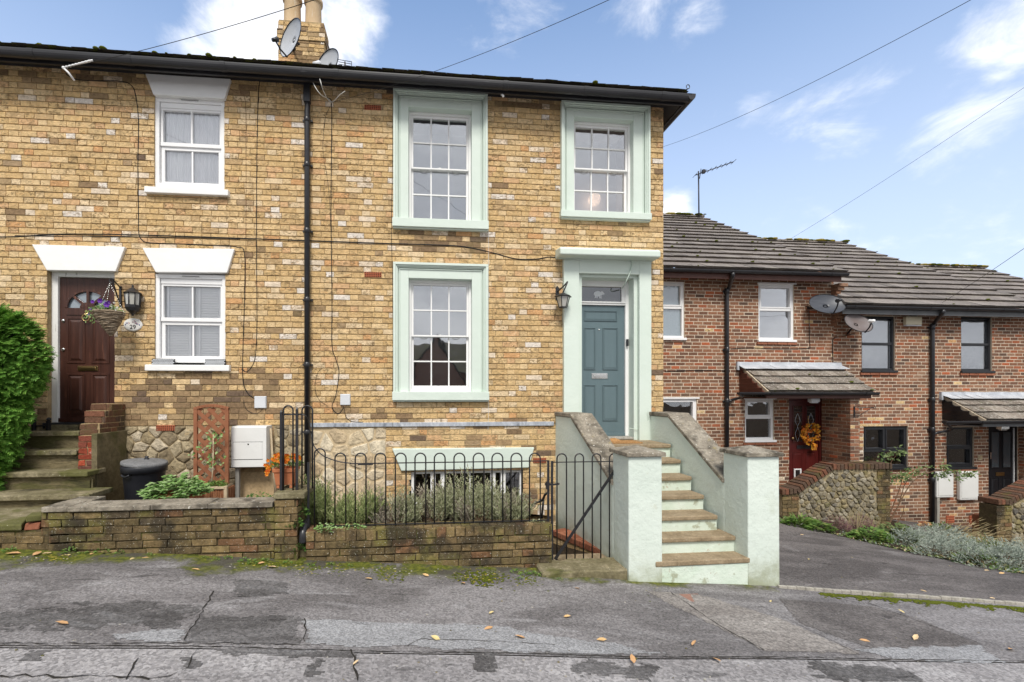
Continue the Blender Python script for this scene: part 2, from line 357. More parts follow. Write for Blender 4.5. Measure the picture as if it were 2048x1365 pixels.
mat('chimney_pot',[(.25,(.60,.43,.25)),(.5,(.66,.50,.32)),(.75,(.56,.40,.24))],scale=5,rough=.85,spec=.15,stretch=(1,1,.3),blots=[(9,.6,.7,(.74,.66,.54),.6)],bump=[(30,.004)])
mat('red_wood',[(.25,(.036,.014,.010)),(.5,(.056,.021,.014)),(.75,(.092,.036,.024))],scale=5,rough=.42,spec=.4,stretch=(7,7,.5),blots=[(5,.62,.72,(.21,.085,.05),.5)],bump=[(18,.0012)])
mat('teal_paint',[(.3,(.105,.155,.172)),(.7,(.12,.172,.19))],scale=4,rough=.4,spec=.4,stretch=(3,3,.4),bump=[(14,.0012)])
mat('red_door',[(.3,(.070,.010,.009)),(.7,(.092,.0135,.012))],scale=6,rough=.32,spec=.45)
mat('black_door',[(.3,(.007,.007,.009)),(.7,(.011,.011,.013))],scale=6,rough=.35,spec=.45)
mat('brown_board',[(.25,(.085,.026,.017)),(.75,(.125,.042,.027))],scale=6,rough=.5,spec=.35,stretch=(1,1,6))
mat('fascia_brown',[(.3,(.075,.030,.022)),(.7,(.105,.045,.034))],scale=6,rough=.5,spec=.35)
mat('fascia_grey',[(.3,(.10,.105,.11)),(.7,(.15,.155,.16))],scale=4,rough=.5,spec=.35)
mat('anthracite',[(.3,(.013,.014,.017)),(.7,(.018,.019,.022))],scale=6,rough=.4,spec=.45)
mat('bargeboard',[(.3,(.45,.36,.25)),(.7,(.62,.54,.42))],scale=9,rough=.7,spec=.2,blots=[(14,.56,.66,(.18,.14,.10),.6)])
mat('trellis_wood',[(.25,(.23,.088,.045)),(.75,(.32,.135,.07))],scale=6,rough=.75,spec=.2,stretch=(3,3,1),blots=[(10,.62,.72,(.45,.24,.14),.5)])
mat('log_bark',[(.25,(.13,.05,.025)),(.5,(.27,.115,.055)),(.75,(.48,.28,.17))],scale=9,rough=.9,spec=.15,stretch=(6,6,.7),bump=[(14,.012)])
mat('pale_wood',[(.3,(.40,.31,.20)),(.7,(.55,.44,.30))],scale=8,rough=.8,spec=.2)
mat('grey_post',[(.3,(.27,.26,.23)),(.7,(.42,.40,.36))],scale=8,rough=.8,spec=.2,stretch=(3,3,.6))
mat('meter_white',[(.3,(.68,.68,.66)),(.7,(.74,.74,.72))],scale=3,rough=.5,spec=.35,blots=[(6,.66,.78,(.55,.54,.50),.4)])
mat('box_grey',[(.3,(.58,.60,.63)),(.7,(.64,.66,.69))],scale=6,rough=.5,spec=.35)
mat('dark_gap',[(0,(.01,.01,.01))],rough=.9,spec=.05)
mat('cat_flap_cream',[(0,(.66,.60,.44))],rough=.5)
mat('brass',[(.3,(.60,.42,.20)),(.7,(.50,.34,.15))],scale=12,rough=.3,metal=1)
mat('chrome',[(.3,(.68,.68,.66)),(.7,(.78,.78,.76))],scale=12,rough=.25,metal=1)
mat('dish_grey',[(.3,(.42,.44,.47)),(.7,(.50,.52,.55))],scale=5,rough=.5,spec=.35)
mat('dish_dark',[(.3,(.045,.05,.062)),(.7,(.075,.082,.098))],scale=5,rough=.42,spec=.4,stretch=(1,1,8))
mat('dish_rusty',[(.3,(.13,.095,.085)),(.7,(.20,.185,.19))],scale=3,rough=.5,spec=.35)
mat('aerial',[(0,(.05,.05,.055))],rough=.5,metal=.3)
mat('cable_black',[(0,(.012,.012,.012))],rough=.6)
mat('cable_brown',[(0,(.16,.085,.045))],rough=.7)
mat('cable_pale',[(0,(.55,.55,.52))],rough=.6)
mat('cable_mint',[(0,(.58,.68,.60))],rough=.6)
mat('plinth_stone',[(0,(.34,.275,.17)),(.25,(.42,.35,.235)),(.5,(.285,.225,.135)),(.7,(.50,.43,.32)),(.88,(.24,.19,.12))],island=True,var=.4,vscale=14,rough=.92,spec=.12,blots=[(24,.58,.68,(.15,.115,.07),.65),(9,.6,.7,(.50,.34,.15),.5)],bump=[(22,.018),(80,.006)])
mat('plinth_mortar',[(.3,(.33,.26,.155)),(.7,(.46,.37,.235))],scale=9,var=.3,rough=.95,spec=.1,bump=[(40,.012)])
mat('garden_stone',[(0,(.50,.40,.26)),(.3,(.57,.47,.32)),(.55,(.42,.32,.20)),(.8,(.63,.55,.41))],island=True,var=.32,vscale=14,rough=.92,spec=.12,blots=[(22,.60,.68,(.22,.16,.10),.6)],bump=[(22,.014),(80,.005)])
mat('garden_stone_mortar',[(.3,(.50,.39,.24)),(.7,(.62,.50,.33))],scale=9,var=.2,rough=.95,spec=.1,bump=[(40,.008)])
mat('flint',[(0,(.20,.17,.11)),(.2,(.27,.235,.165)),(.4,(.15,.13,.095)),(.55,(.34,.305,.23)),(.70,(.08,.073,.064)),(.86,(.25,.205,.115))],island=True,var=.45,vscale=22,rough=.8,spec=.25,blots=[(18,.6,.68,(.55,.50,.42),.5),(4,.55,.66,(.17,.15,.045),.5)],bump=[(30,.016)])
mat('flint_mortar',[(.3,(.29,.235,.14)),(.7,(.40,.33,.21))],scale=9,var=.3,rough=.95,spec=.1,blots=[(4,.52,.64,(.19,.16,.06),.6)],bump=[(60,.010)])
mat('brown_render',[(.25,(.11,.092,.055)),(.5,(.17,.14,.082)),(.75,(.085,.075,.042))],scale=3,var=.25,vscale=20,rough=.92,spec=.12,blots=[(2.2,.5,.65,(.08,.08,.028),.6)],bump=[(12,.014),(50,.005)])
mat('tan_render',[(.3,(.42,.30,.165)),(.7,(.52,.385,.23))],scale=4,var=.2,rough=.92,spec=.12,blots=[(6,.58,.7,(.27,.19,.10),.5)],bump=[(20,.008)])
mat('painted_brick_worn',[(0,(.25,.055,.032)),(.3,(.20,.06,.04)),(.5,(.36,.075,.04)),(.75,(.14,.06,.045))],island=True,interp='CONSTANT',var=.3,rough=.9,spec=.12,blots=[(9,.60,.66,(.72,.68,.64),.85),(4,.58,.7,(.09,.085,.035),.6)],bump=[(50,.008)])
mat('dark_old_brick',[(0,(.13,.07,.045)),(.3,(.10,.065,.047)),(.6,(.18,.08,.05)),(.8,(.095,.065,.045))],island=True,interp='CONSTANT',var=.35,rough=.92,spec=.12,blots=[(4,.52,.66,(.10,.10,.03),.5)],bump=[(50,.008)])
mat('red_coping',[(0,(.27,.105,.06)),(.4,(.22,.085,.05)),(.7,(.32,.135,.08))],island=True,var=.25,rough=.9,spec=.12,bump=[(50,.005)])
mat('soil',[(.3,(.035,.026,.018)),(.7,(.075,.055,.038))],scale=25,rough=1,spec=.05,bump=[(60,.03)])
mat('bare_branch',[(.3,(.12,.075,.045)),(.7,(.20,.13,.085))],scale=25,rough=.9,spec=.1)
def leafmat(n, stops, rough=.55, trans=.25):
    m=mat(n,stops,island=True,rough=rough,spec=.3,var=.15,vscale=40); b=m.node_tree.nodes['Principled BSDF']
    b.inputs['Subsurface Weight'].default_value=0
    nt=m.node_tree; out=[x for x in nt.nodes if x.type=='OUTPUT_MATERIAL'][0]
    src=b.inputs['Base Color'].links[0].from_socket
    t=nd(nt,'BsdfTranslucent',{'Color':src}); mx=nd(nt,'MixShader',{0:trans,1:b.outputs[0],2:t.outputs[0]})
    nt.links.new(mx.outputs[0],out.inputs[0]); return m
leafmat('conifer_leaf',[(0,(.06,.16,.02)),(.35,(.10,.24,.032)),(.7,(.15,.32,.045)),(1,(.22,.40,.07))],.6)
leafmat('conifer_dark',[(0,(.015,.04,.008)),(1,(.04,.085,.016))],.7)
leafmat('lavender_leaf',[(0,(.24,.26,.14)),(.4,(.33,.35,.20)),(.75,(.42,.43,.27)),(1,(.52,.51,.36))],.7,.35)
leafmat('lavender_green',[(0,(.19,.25,.09)),(.5,(.28,.33,.13)),(1,(.40,.43,.20))],.7,.35)
leafmat('lavender_dry',[(0,(.20,.165,.125)),(.5,(.30,.26,.20)),(1,(.40,.37,.29))],.8)
leafmat('parsley_leaf',[(0,(.14,.27,.07)),(.5,(.25,.40,.13)),(1,(.42,.55,.28))],.55,.3)
leafmat('weed_leaf',[(0,(.055,.115,.02)),(.4,(.095,.18,.03)),(.8,(.15,.25,.05)),(1,(.27,.30,.09))],.55)
leafmat('ivy_leaf',[(0,(.04,.10,.02)),(.5,(.08,.17,.035)),(1,(.14,.25,.06))],.45)
leafmat('silver_leaf',[(0,(.20,.24,.20)),(.5,(.30,.345,.29)),(1,(.42,.46,.39))],.75)
leafmat('dull_green',[(0,(.07,.11,.03)),(.5,(.12,.165,.05)),(1,(.19,.23,.085))],.6)
leafmat('shrub_leaf',[(0,(.06,.11,.03)),(.5,(.11,.17,.05)),(1,(.21,.27,.11))],.5)
leafmat('heather',[(0,(.14,.07,.075)),(.6,(.22,.12,.12)),(1,(.28,.19,.16))],.8)
leafmat('dry_grass',[(0,(.32,.25,.12)),(1,(.50,.42,.25))],.8)
leafmat('petal_orange',[(0,(.62,.10,.02)),(.5,(.75,.24,.02)),(1,(.80,.46,.04))],.6)
leafmat('petal_purple',[(0,(.11,.025,.30)),(1,(.22,.06,.48))],.6)
leafmat('petal_white',[(0,(.7,.7,.66)),(1,(.8,.8,.76))],.6)
leafmat('leaf_fallen',[(0,(.55,.30,.10)),(.35,(.62,.42,.20)),(.7,(.50,.24,.09)),(1,(.66,.50,.30))],.7)
leafmat('autumn_leaf',[(0,(.55,.12,.015)),(.4,(.70,.28,.02)),(.75,(.72,.42,.05)),(1,(.35,.07,.012))],.6)
mat('wicker',[(.25,(.10,.07,.045)),(.5,(.26,.20,.14)),(.75,(.42,.36,.28))],scale=30,rough=.9,spec=.1,stretch=(.5,.5,3),island=False,var=.3,bump=[(40,.008)])
mat('grey_wicker',[(.3,(.10,.11,.12)),(.7,(.30,.31,.33))],scale=40,rough=.8,spec=.2)
mat('plaque_white',[(0,(.80,.79,.76))],rough=.25,spec=.5)
mat('ink_black',[(0,(.01,.01,.012))],rough=.5)
mat('ink_rose',[(0,(.45,.20,.20))],rough=.5)
mat('ink_blue',[(0,(.10,.12,.30))],rough=.5)
mat('frost',[(0,(.62,.64,.66))],rough=.8)
mat('coir',[(.3,(.36,.19,.08)),(.7,(.50,.29,.13))],scale=60,rough=1,spec=.05,bump=[(200,.01)])
mat('rust_cover',[(.3,(.24,.13,.10)),(.7,(.33,.19,.14))],scale=18,rough=.8,spec=.2,var=.2,bump=[(60,.004)])
mat('kerb_concrete',[(.3,(.29,.27,.235)),(.7,(.42,.395,.345))],scale=10,rough=.95,spec=.1,var=.2,blots=[(5,.55,.68,(.15,.16,.05),.7)],bump=[(60,.006)])
mat('blind',[(0,(.84,.84,.83))],rough=.6)
mat('curtain_white',[(.3,(.82,.83,.85)),(.7,(.88,.88,.90))],scale=3,rough=.8,stretch=(6,6,.2))
mat('room_grey',[(.3,(.25,.25,.26)),(.7,(.32,.32,.33))],scale=1.5,rough=.9)
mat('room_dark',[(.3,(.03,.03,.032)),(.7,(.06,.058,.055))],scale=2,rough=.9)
mat('ghost_blind',[(.3,(.66,.65,.64)),(.7,(.74,.73,.72))],scale=1.5,rough=.9,stretch=(.3,.3,14))
def glass(n, refl, tint=(1,1,1), base=None, bump=0):
    m=bpy.data.materials.new(n); m.use_nodes=True; nt=m.node_tree; nt.nodes.remove(nt.nodes['Principled BSDF'])
    out=[x for x in nt.nodes if x.type=='OUTPUT_MATERIAL'][0]
    gl=nd(nt,'BsdfGlossy',{'Color':(.95,.97,1,1),'Roughness':.015})
    tr=nd(nt,'BsdfTransparent',{'Color':c4(tint)}) if base is None else nd(nt,'BsdfDiffuse',{'Color':c4(base)})
    fr=nd(nt,'Fresnel',{'IOR':1.5}).outputs[0]; f=mth(nt,'ADD',mth(nt,'MULTIPLY',fr,.8),refl)
    mx=nd(nt,'MixShader',{0:f,1:tr.outputs[0],2:gl.outputs[0]})
    pos=nd(nt,'NewGeometry').outputs['Position']
    h=mth(nt,'MULTIPLY',noise(nt,pos,bump or 2.2,2,.5),.0035 if not bump else .006)
    nt.links.new(nd(nt,'Bump',{'Height':h,'Strength':1.0,'Distance':1.0}).outputs[0],gl.inputs['Normal'])
    nt.links.new(mx.outputs[0],out.inputs[0]); MATS[n]=m; return m
glass('sash_glass',.26); glass('clear_glass',.10); glass('net_glass',.20); glass('dark_glass',.14,base=(.02,.021,.023)); glass('door_glass_dark',.10,base=(.055,.068,.078)); glass('frosted',.12,base=(.20,.24,.27)); glass('patterned',.2,base=(.20,.25,.28),bump=26); glass('lamp_glass',.12,base=(.45,.44,.40))
# ---- asphalt with patches, moss towards the walls ----
def asphalt(n, base, dark, light, grit, moss_from=None, moss_amt=1.0):
    m=bpy.data.materials.new(n); m.use_nodes=True; nt=m.node_tree; b=nt.nodes['Principled BSDF']
    pos=nd(nt,'NewGeometry').outputs['Position']
    strp=nd(nt,'VectorMath',{0:pos,1:(.55,1.5,1)},operation='MULTIPLY').outputs[0]
    col=mixc(nt,lin(nt,noise(nt,strp,1.3,6,.62,.6),.38,.62),dark,base)
    col=mixc(nt,mth(nt,'MULTIPLY',lin(nt,noise(nt,strp,2.1,7,.68,1.2),.56,.64),.5),col,light)
    col=mixc(nt,mth(nt,'MULTIPLY',lin(nt,noise(nt,strp,3.4,8,.72,.8),.60,.66),.8),col,tuple(x*.5 for x in dark))
    vor=nd(nt,'TexVoronoi',{'Vector':pos,'Scale':grit}).outputs['Color']
    g=nd(nt,'SeparateColor',{0:vor}).outputs[0]
    k=nd(nt,'MapRange',{0:g,1:0.0,2:1.0,3:.66,4:1.36}).outputs[0]
    col=mixc(nt,1.0,col,nd(nt,'CombineColor',{0:k,1:k,2:k}).outputs[0],'MULTIPLY')
    fine=noise(nt,pos,55,4,.7)
    col=mixc(nt,mth(nt,'MULTIPLY',lin(nt,fine,.62,.70),.7),col,tuple(x*.35 for x in dark))
    col=mixc(nt,mth(nt,'MULTIPLY',lin(nt,noise(nt,pos,90,3,.6),.66,.71),.6),col,(.5,.48,.46))
    if moss_from:
        sx=nd(nt,'SeparateXYZ',{0:pos}); y=sx.outputs[1]
        edge=lin(nt,mth(nt,'ADD',y,mth(nt,'MULTIPLY',mth(nt,'SUBTRACT',noise(nt,pos,1.6,6,.65),.5),1.5)),moss_from,moss_from+.30)
        col=mixc(nt,mth(nt,'MULTIPLY',edge,.85),col,(.055,.050,.030))
        mm=mth(nt,'MULTIPLY',mth(nt,'MULTIPLY',edge,lin(nt,noise(nt,pos,2.6,7,.7),.43,.53)),moss_amt)
        col=mixc(nt,mm,col,mixc(nt,lin(nt,noise(nt,pos,24,4),.35,.65),(.06,.072,.012),(.155,.165,.022)))
    nt.links.new(col,b.inputs['Base Color']); b.inputs['Roughness'].default_value=.85; b.inputs['Specular IOR Level'].default_value=.25
    h=mth(nt,'ADD',mth(nt,'MULTIPLY',g,.004),mth(nt,'MULTIPLY',noise(nt,pos,38,5,.65),.009))
    nt.links.new(nd(nt,'Bump',{'Height':h,'Strength':1.0,'Distance':1.0}).outputs[0],b.inputs['Normal'])
    MATS[n]=m
asphalt('asphalt_path',(.235,.222,.22),(.140,.130,.128),(.31,.30,.30),75,4.50)
asphalt('asphalt_road',(.315,.30,.297),(.235,.222,.22),(.37,.357,.353),60)
asphalt('asphalt_drive',(.165,.15,.143),(.10,.09,.086),(.24,.226,.22),70)
asphalt('asphalt_patch',(.315,.315,.32),(.24,.238,.24),(.37,.37,.375),95)
asphalt('asphalt_dark_patch',(.145,.138,.136),(.075,.07,.068),(.21,.205,.205),65)
asphalt('asphalt_tan_patch',(.285,.262,.24),(.20,.18,.165),(.36,.335,.31),65)
mat('crack',[(.3,(.022,.02,.018)),(.7,(.05,.046,.04))],scale=12,rough=1,spec=.05)

mat('riser_stone',[(.25,(.10,.085,.05)),(.5,(.17,.14,.08)),(.75,(.28,.225,.125))],scale=4,var=.3,vscale=30,rough=.93,spec=.12,stretch=(.6,1,2.2),blots=[(2.4,.48,.62,(.075,.08,.022),.7),(4,.52,.66,(.035,.032,.025),.7)],bump=[(25,.010),(100,.004)])  # somewhat darker stone than the treads, used on the risers
# ---- camera, light, sky ----
sc=bpy.context.scene
cd=bpy.data.cameras.new('camera'); cam=bpy.data.objects.new('camera',cd); C.objects.link(cam); sc.camera=cam
cd.sensor_width=36; cd.lens=FOC/2048*36; cd.shift_x=(1024-CX)/2048; cd.shift_y=(HY-682.5)/2048; cd.clip_start=.05; cd.clip_end=2000
cam.location=(0,0,CZ); cam.rotation_euler=(math.pi/2,0,-TH)
SUN_EL,SUN_AZ=math.radians(52),math.radians(186)     # azimuth from +Y towards +X: the sun stands behind the camera, a touch to its left
sd=bpy.data.lights.new('sun','SUN'); sun=bpy.data.objects.new('sun',sd); C.objects.link(sun)
sd.energy=1.9; sd.angle=math.radians(18); sd.color=(1,.955,.88)
dv=Vector((math.sin(SUN_AZ)*math.cos(SUN_EL),math.cos(SUN_AZ)*math.cos(SUN_EL),math.sin(SUN_EL)))
sun.rotation_euler=dv.to_track_quat('Z','Y').to_euler(); sun.location=(0,-4,12)
w=bpy.data.worlds.new('World'); sc.world=w; w.use_nodes=True; nt=w.node_tree
bg=nt.nodes['Background']; sky=nd(nt,'TexSky',sky_type='NISHITA',sun_disc=False,sun_elevation=SUN_EL,sun_rotation=SUN_AZ,air_density=1.0,dust_density=.6,ozone_density=2.2)
tc=nd(nt,'TexCoord').outputs['Generated']
def sdir(px,py):
    t=(px-CX)/FOC; return Vector((t*co+si,co-t*si,(HY-py)/FOC)).normalized()
sp=nd(nt,'SeparateXYZ',{0:tc}); zz=sp.outputs[2]
pl=nd(nt,'VectorMath',{0:tc,1:(1,1,1.9)},operation='MULTIPLY').outputs[0]
n1=noise(nt,pl,3.1,9,.60,.35); n2=noise(nt,pl,7.5,8,.62,.5)
nz=mth(nt,'ADD',mth(nt,'MULTIPLY',n1,.62),mth(nt,'MULTIPLY',n2,.38))
def blob(px,py,rad,amt):
    d=nd(nt,'VectorMath',{0:tc,1:tuple(sdir(px,py))},operation='DISTANCE').outputs['Value']
    return mth(nt,'MULTIPLY',lin(nt,d,rad,0.0),amt)
msk=None
for a in ((560,40,.24,.46),(450,70,.17,.28),(690,40,.13,.42),(620,90,.14,.36),(1010,20,.16,.17),(1270,20,.10,.20),(1380,20,.08,.14),(1990,80,.09,.30),(2060,60,.12,.30),(2000,150,.06,.24),(1980,225,.15,.22),(1345,420,.07,.30),(1650,260,.20,.14),(1980,365,.28,.15),(1680,430,.25,.10),(900,10,.12,.10)):
    b_=blob(*a); msk=b_ if msk is None else mth(nt,'MAXIMUM',msk,b_)
fieldv=mth(nt,'ADD',nz,msk)
# an overcast bank of cloud behind the camera, thin in front
back=lin(nt,sp.outputs[1],.35,-.20)
fieldv=mth(nt,'ADD',fieldv,mth(nt,'MULTIPLY',back,.42))
cm=lin(nt,fieldv,.60,.86)
hz=lin(nt,zz,.84,.04)
skyc=mixc(nt,1.0,sky.outputs[0],(.93,1.08,1.14),'MULTIPLY')
SKY_S=.118
cl=mixc(nt,lin(nt,n2,.35,.65),(5.3,5.4,5.75),(6.5,6.5,6.55))
cl=mixc(nt,back,cl,mixc(nt,lin(nt,n1,.35,.65),(3.5,3.55,3.7),(4.9,4.9,4.95)))
hazec=(3.7,4.1,5.0)
skyh=mixc(nt,mth(nt,'MULTIPLY',hz,.82),skyc,hazec)
fin=mixc(nt,mth(nt,'MULTIPLY',cm,.94),skyh,cl)
nt.links.new(fin,bg.inputs['Color']); bg.inputs['Strength'].default_value=SKY_S
vs=sc.view_settings; vs.view_transform='Standard'; vs.look='None'; vs.gamma=1; vs.use_curve_mapping=False; vs.exposure=0.9
sc.cycles.use_denoising=True
sc.cycles.max_bounces=6; sc.cycles.transparent_max_bounces=12
# ---- ground ----
def sheet(name, xs, ys, m, lift=0.0, label=None, kind='structure', sub=None):
    b=MB(); nx,ny=len(xs),len(ys)
    vs=[(x,y,gz(x,y)+lift+(sub(x,y) if sub else 0)) for y in ys for x in xs]
    b.add(vs,[(j*nx+i,j*nx+i+1,(j+1)*nx+i+1,(j+1)*nx+i) for j in range(ny-1) for i in range(nx-1)],0,True)
    return tag(b.build(name,m),kind=kind)
def fr_(a,b,n): return [a+(b-a)*i/n for i in range(n+1)]
YK=3.2
def uneven(x,y): return .006*math.sin(x*1.3+y)+.004*math.sin(x*3.1-y*2)
tag(sheet('ground',[-120,-60,-30]+fr_(-16,18,34)+[30,60,120],[-120,-40,-15]+fr_(-6,12,18)+[30,120],M['soil'],-.40),'bare earth under the street and gardens',None)
road=sheet('road',fr_(-16,18,100),[-9,-6,-3]+fr_(-1,YK,22),M['asphalt_road'],0,sub=uneven); road['label']='pale grey worn tarmac road running past the houses'
pv=MB()
xs,ys=fr_(-14,18,120),fr_(YK+.012,5.35,12)
def slab_in(x,y): return True
nx=len(xs)
pv.add([(x,y,gz(x,y)+uneven(x,y)+(0.0)) for y in ys for x in xs],[(j*nx+i,j*nx+i+1,(j+1)*nx+i+1,(j+1)*nx+i) for j in range(len(ys)-1) for i in range(nx-1)
     ],0,True)
def ribbon(mb, pts, wd, m, jag=.4, lift=.004, seed=1, step=.05):
    r=random.Random(seed); q=[]
    for a,b in zip(pts[:-1],pts[1:]):
        a=Vector(a); b=Vector(b); n=max(1,int((b-a).length/step))
        for i in range(n): q.append(a+(b-a)*i/n)
    q.append(Vector(pts[-1])); L=[];RR=[]
    for i,p in enumerate(q):
        d=(q[min(i+1,len(q)-1)]-q[max(i-1,0)]); d.z=0; d.normalize(); nn=Vector((-d.y,d.x,0))
        o=r.uniform(-wd,wd)*jag*1.3; w1=wd*r.uniform(.05,.75)*.42
        for lst,sg in ((L,1),(RR,-1)):
            x=p+nn*(o+sg*w1); lst.append((x.x,x.y,gz(x.x,x.y)+uneven(x.x,x.y)+lift))
    n=len(q); mb.add(L+RR,[(i,i+1,n+i+1,n+i)[::-1] for i in range(n-1)],m)
def patch(mb, poly, m, lift=.003, seed=1, jag=.02, cell=.02):
    # ragged sheet of small cells: the outline is shaken by noise
    from mathutils import noise as nz_
    x0,x1=min(p[0] for p in poly)-jag*2,max(p[0] for p in poly)+jag*2; y0,y1=min(p[1] for p in poly)-jag*2,max(p[1] for p in poly)+jag*2
    nx_,ny_=int((x1-x0)/cell)+1,int((y1-y0)/cell)+1; idx={}; V=[]; Fc=[]
    def ins(x,y):
        c=False; n=len(poly)
        for k in range(n):
            (xa,ya),(xb,yb)=poly[k],poly[(k+1)%n]
            if (ya>y)!=(yb>y) and x<(xb-xa)*(y-ya)/(yb-ya)+xa: c=not c
        return c
    def vid(i,j):
        if (i,j) not in idx:
            x,y=x0+i*cell,y0+j*cell; idx[i,j]=len(V); V.append((x,y,gz(x,y)+uneven(x,y)+lift))
        return idx[i,j]
    for i in range(nx_):
        for j in range(ny_):
            x,y=x0+(i+.5)*cell,y0+(j+.5)*cell
            q=Vector((x*1.6,y*3.2,seed*7.3)); w=nz_.noise(q*2)*1.0+nz_.noise(q*5.1)*.7+nz_.noise(q*13)*.5
            w2=nz_.noise(q*2+Vector((9,4,1)))*1.0+nz_.noise(q*5.1+Vector((9,4,1)))*.7+nz_.noise(q*13+Vector((3,3,3)))*.5
            if ins(x+w*jag*2,y+w2*jag*1.3): Fc.append((vid(i,j),vid(i+1,j),vid(i+1,j+1),vid(i,j+1)))
    mb.add(V,Fc,m,True)
g2=lambda *l:[tuple(G(px,py))[:2] for px,py in l]
g3=lambda *l:[G(px,py) for px,py in l]
rd=MB()
patch(pv,g2((612,1240),(1000,1252),(1110,1272),(1240,1290),(1330,1308),(1010,1303),(860,1294),(613,1291)),2,.0035,3,.022)
patch(pv,g2((1290,1183),(1395,1190),(1560,1240),(1720,1310),(1530,1304),(1440,1258)),4,.003,5,.012)
patch(pv,g2((395,1236),(600,1238),(606,1290),(370,1284)),3,.003,7,.035)
patch(pv,g2((470,1160),(560,1165),(580,1190),(480,1195)),3,.003,8,.045)
patch(pv,g2((230,1272),(300,1262),(375,1264),(365,1284),(240,1282)),2,.003,9,.03)
patch(pv,g2((-60,1222),(300,1212),(400,1212),(372,1250),(-60,1262)),3,.0025,10,.09)
patch(pv,g2((1560,1200),(1740,1212),(1830,1235),(1960,1292),(1740,1298),(1600,1250)),5,.003,11,.01)
patch(pv,g2((1700,1300),(1960,1292),(2020,1330),(1800,1322)),2,.003,12,.04)
for i,(pts,wd) in enumerate([(((425,1184),(418,1202),(370,1284)),.02),(((611,1240),(610,1288)),.022),(((1340,1185),(1440,1255),(1530,1303)),.016),
        (((1520,1215),(1720,1312)),.014),(((1735,1205),(1990,1300)),.014),(((815,1292),(845,1278),(1000,1284),(1110,1290)),.014),(((2000,1212),(2110,1262)),.012)]):
    ribbon(pv,g3(*pts),wd,1,seed=20+i,lift=.006)
ribbon(pv,[Vector((-12,YK+.02,0)),Vector((-6,YK+.03,0)),Vector((14,YK+.02,0))],.02,1,seed=31,jag=.25,lift=.005)
for i,(pts,wd) in enumerate([(((0,1352),(90,1354),(200,1358),(300,1362)),.03),(((278,1320),(250,1364)),.02),(((392,1306),(372,1340),(340,1358),(300,1364)),.025),(((706,1300),(716,1364)),.03),(((-60,1285),(250,1290),(620,1292)),.02)]):
    ribbon(rd,g3(*pts),wd,0,seed=40+i,lift=.006)
for i,(pts,jg) in enumerate([(((430,1300),(700,1300),(690,1316),(560,1312),(450,1310)),.04),((( 360,1320),(400,1322),(395,1345),(365,1345)),.03),(((940,1300),(990,1305),(985,1345),(950,1345)),.03),(((620,1320),(640,1320),(640,1355),(615,1355)),.03),(((1180,1320),(1320,1330),(1300,1362),(1160,1350)),.05),(((1620,1330),(1800,1335),(1850,1362),(1640,1362)),.06),(((1090,1296),(1260,1306),(1200,1318),(1110,1308)),.04),((( 40,1300),(80,1300),(85,1318),(45,1318)),.03)]):
    patch(rd,g2(*pts),1,.003,60+i,jg)
p_=pv.build('pavement',[M['asphalt_path'],M['crack'],M['asphalt_patch'],M['asphalt_dark_patch'],M['asphalt_tan_patch'],M['asphalt_drive']])
tag(p_,'patched dark tarmac pavement with cracks and moss along the garden walls',None,None,'structure')
tag(rd.build('road_cracks',[M['crack'],M['asphalt_dark_patch']]),'dark cracks and worn spots in the road',None,None,'structure')
dm_=MB(); dx_=fr_(3.69,16,60); dkp=g3((1556,1176),(1700,1186),(1880,1198),(2050,1210),(2300,1228))
def dky(x):
    for a,b in zip(dkp[:-1],dkp[1:]):
        if x<=b.x: return a.y+(b.y-a.y)*(x-a.x)/(b.x-a.x)
    return dkp[-1].y
dn=40; dm_.add([(x,(y:=dky(x)+(9.95-dky(x))*j/dn),gz(x,y)+uneven(x,y)+.008) for j in range(dn+1) for x in dx_],[(j*61+i,j*61+i+1,(j+1)*61+i+1,(j+1)*61+i) for j in range(dn) for i in range(60)],0,True)
dv_=tag(dm_.build('driveway',M['asphalt_drive']),kind='structure'); dv_['label']='brownish tarmac drive sloping up beside the mint steps'
# thin concrete edging between drive and pavement
kb=MB(); pts=g3((1556,1176),(1700,1186),(1880,1198),(2050,1210),(2300,1228))
for a,b in zip(pts[:-1],pts[1:]):
    n=8
    for i in range(n):
        p=a+(b-a)*(i/n); q=a+(b-a)*((i+1)/n-.004); d=(q-p).normalized(); s=Vector((-d.y,d.x,0))*.017
        kb.obox(((p+q)/2)+Vector((0,0,R.uniform(-.004,.004))),(q-p)/2,s,Vector((0,0,.028)))
tag(kb.build('kerb',M['kerb_concrete'],bevel=.006),'narrow pale concrete edging strip along the foot of the drive',None,None,'structure')
cv=MB(); a,b_,c_,d_=[G(*q) for q in ((1358,1190),(1395,1189),(1420,1204),(1384,1205))]
for q in (a,b_,c_,d_): q.z+=.006
cv.add([a,b_,c_,d_]+[q-Vector((0,0,.03)) for q in (a,b_,c_,d_)],[(3,2,1,0),(0,1,5,4),(1,2,6,5),(2,3,7,6),(3,0,4,7)])
cm_=tag(cv.build('utility_cover',M['rust_cover']),'small rusty red utility cover set in the pavement below the mint steps','cover')
# garden soil
so=MB()
so.box(-8.6,-4.6,5.0,6.72,-.3,.30); so.box(-4.35,-1.45,5.1,6.72,-.3,.33); so.box(-1.45,1.18,5.1,5.7,-.5,.30)
so.quad((-1.45,5.7,.30),(1.18,5.7,.30),(1.85,6.72,-.02),(-1.45,6.72,.12)); so.quad((1.18,5.05,-.10),(2.05,5.05,-.10),(2.0,6.72,-.3),(1.18,6.72,-.3))
tag(so.build('garden_soil',M['soil']),'dark soil of the small front gardens',None,None,'structure')
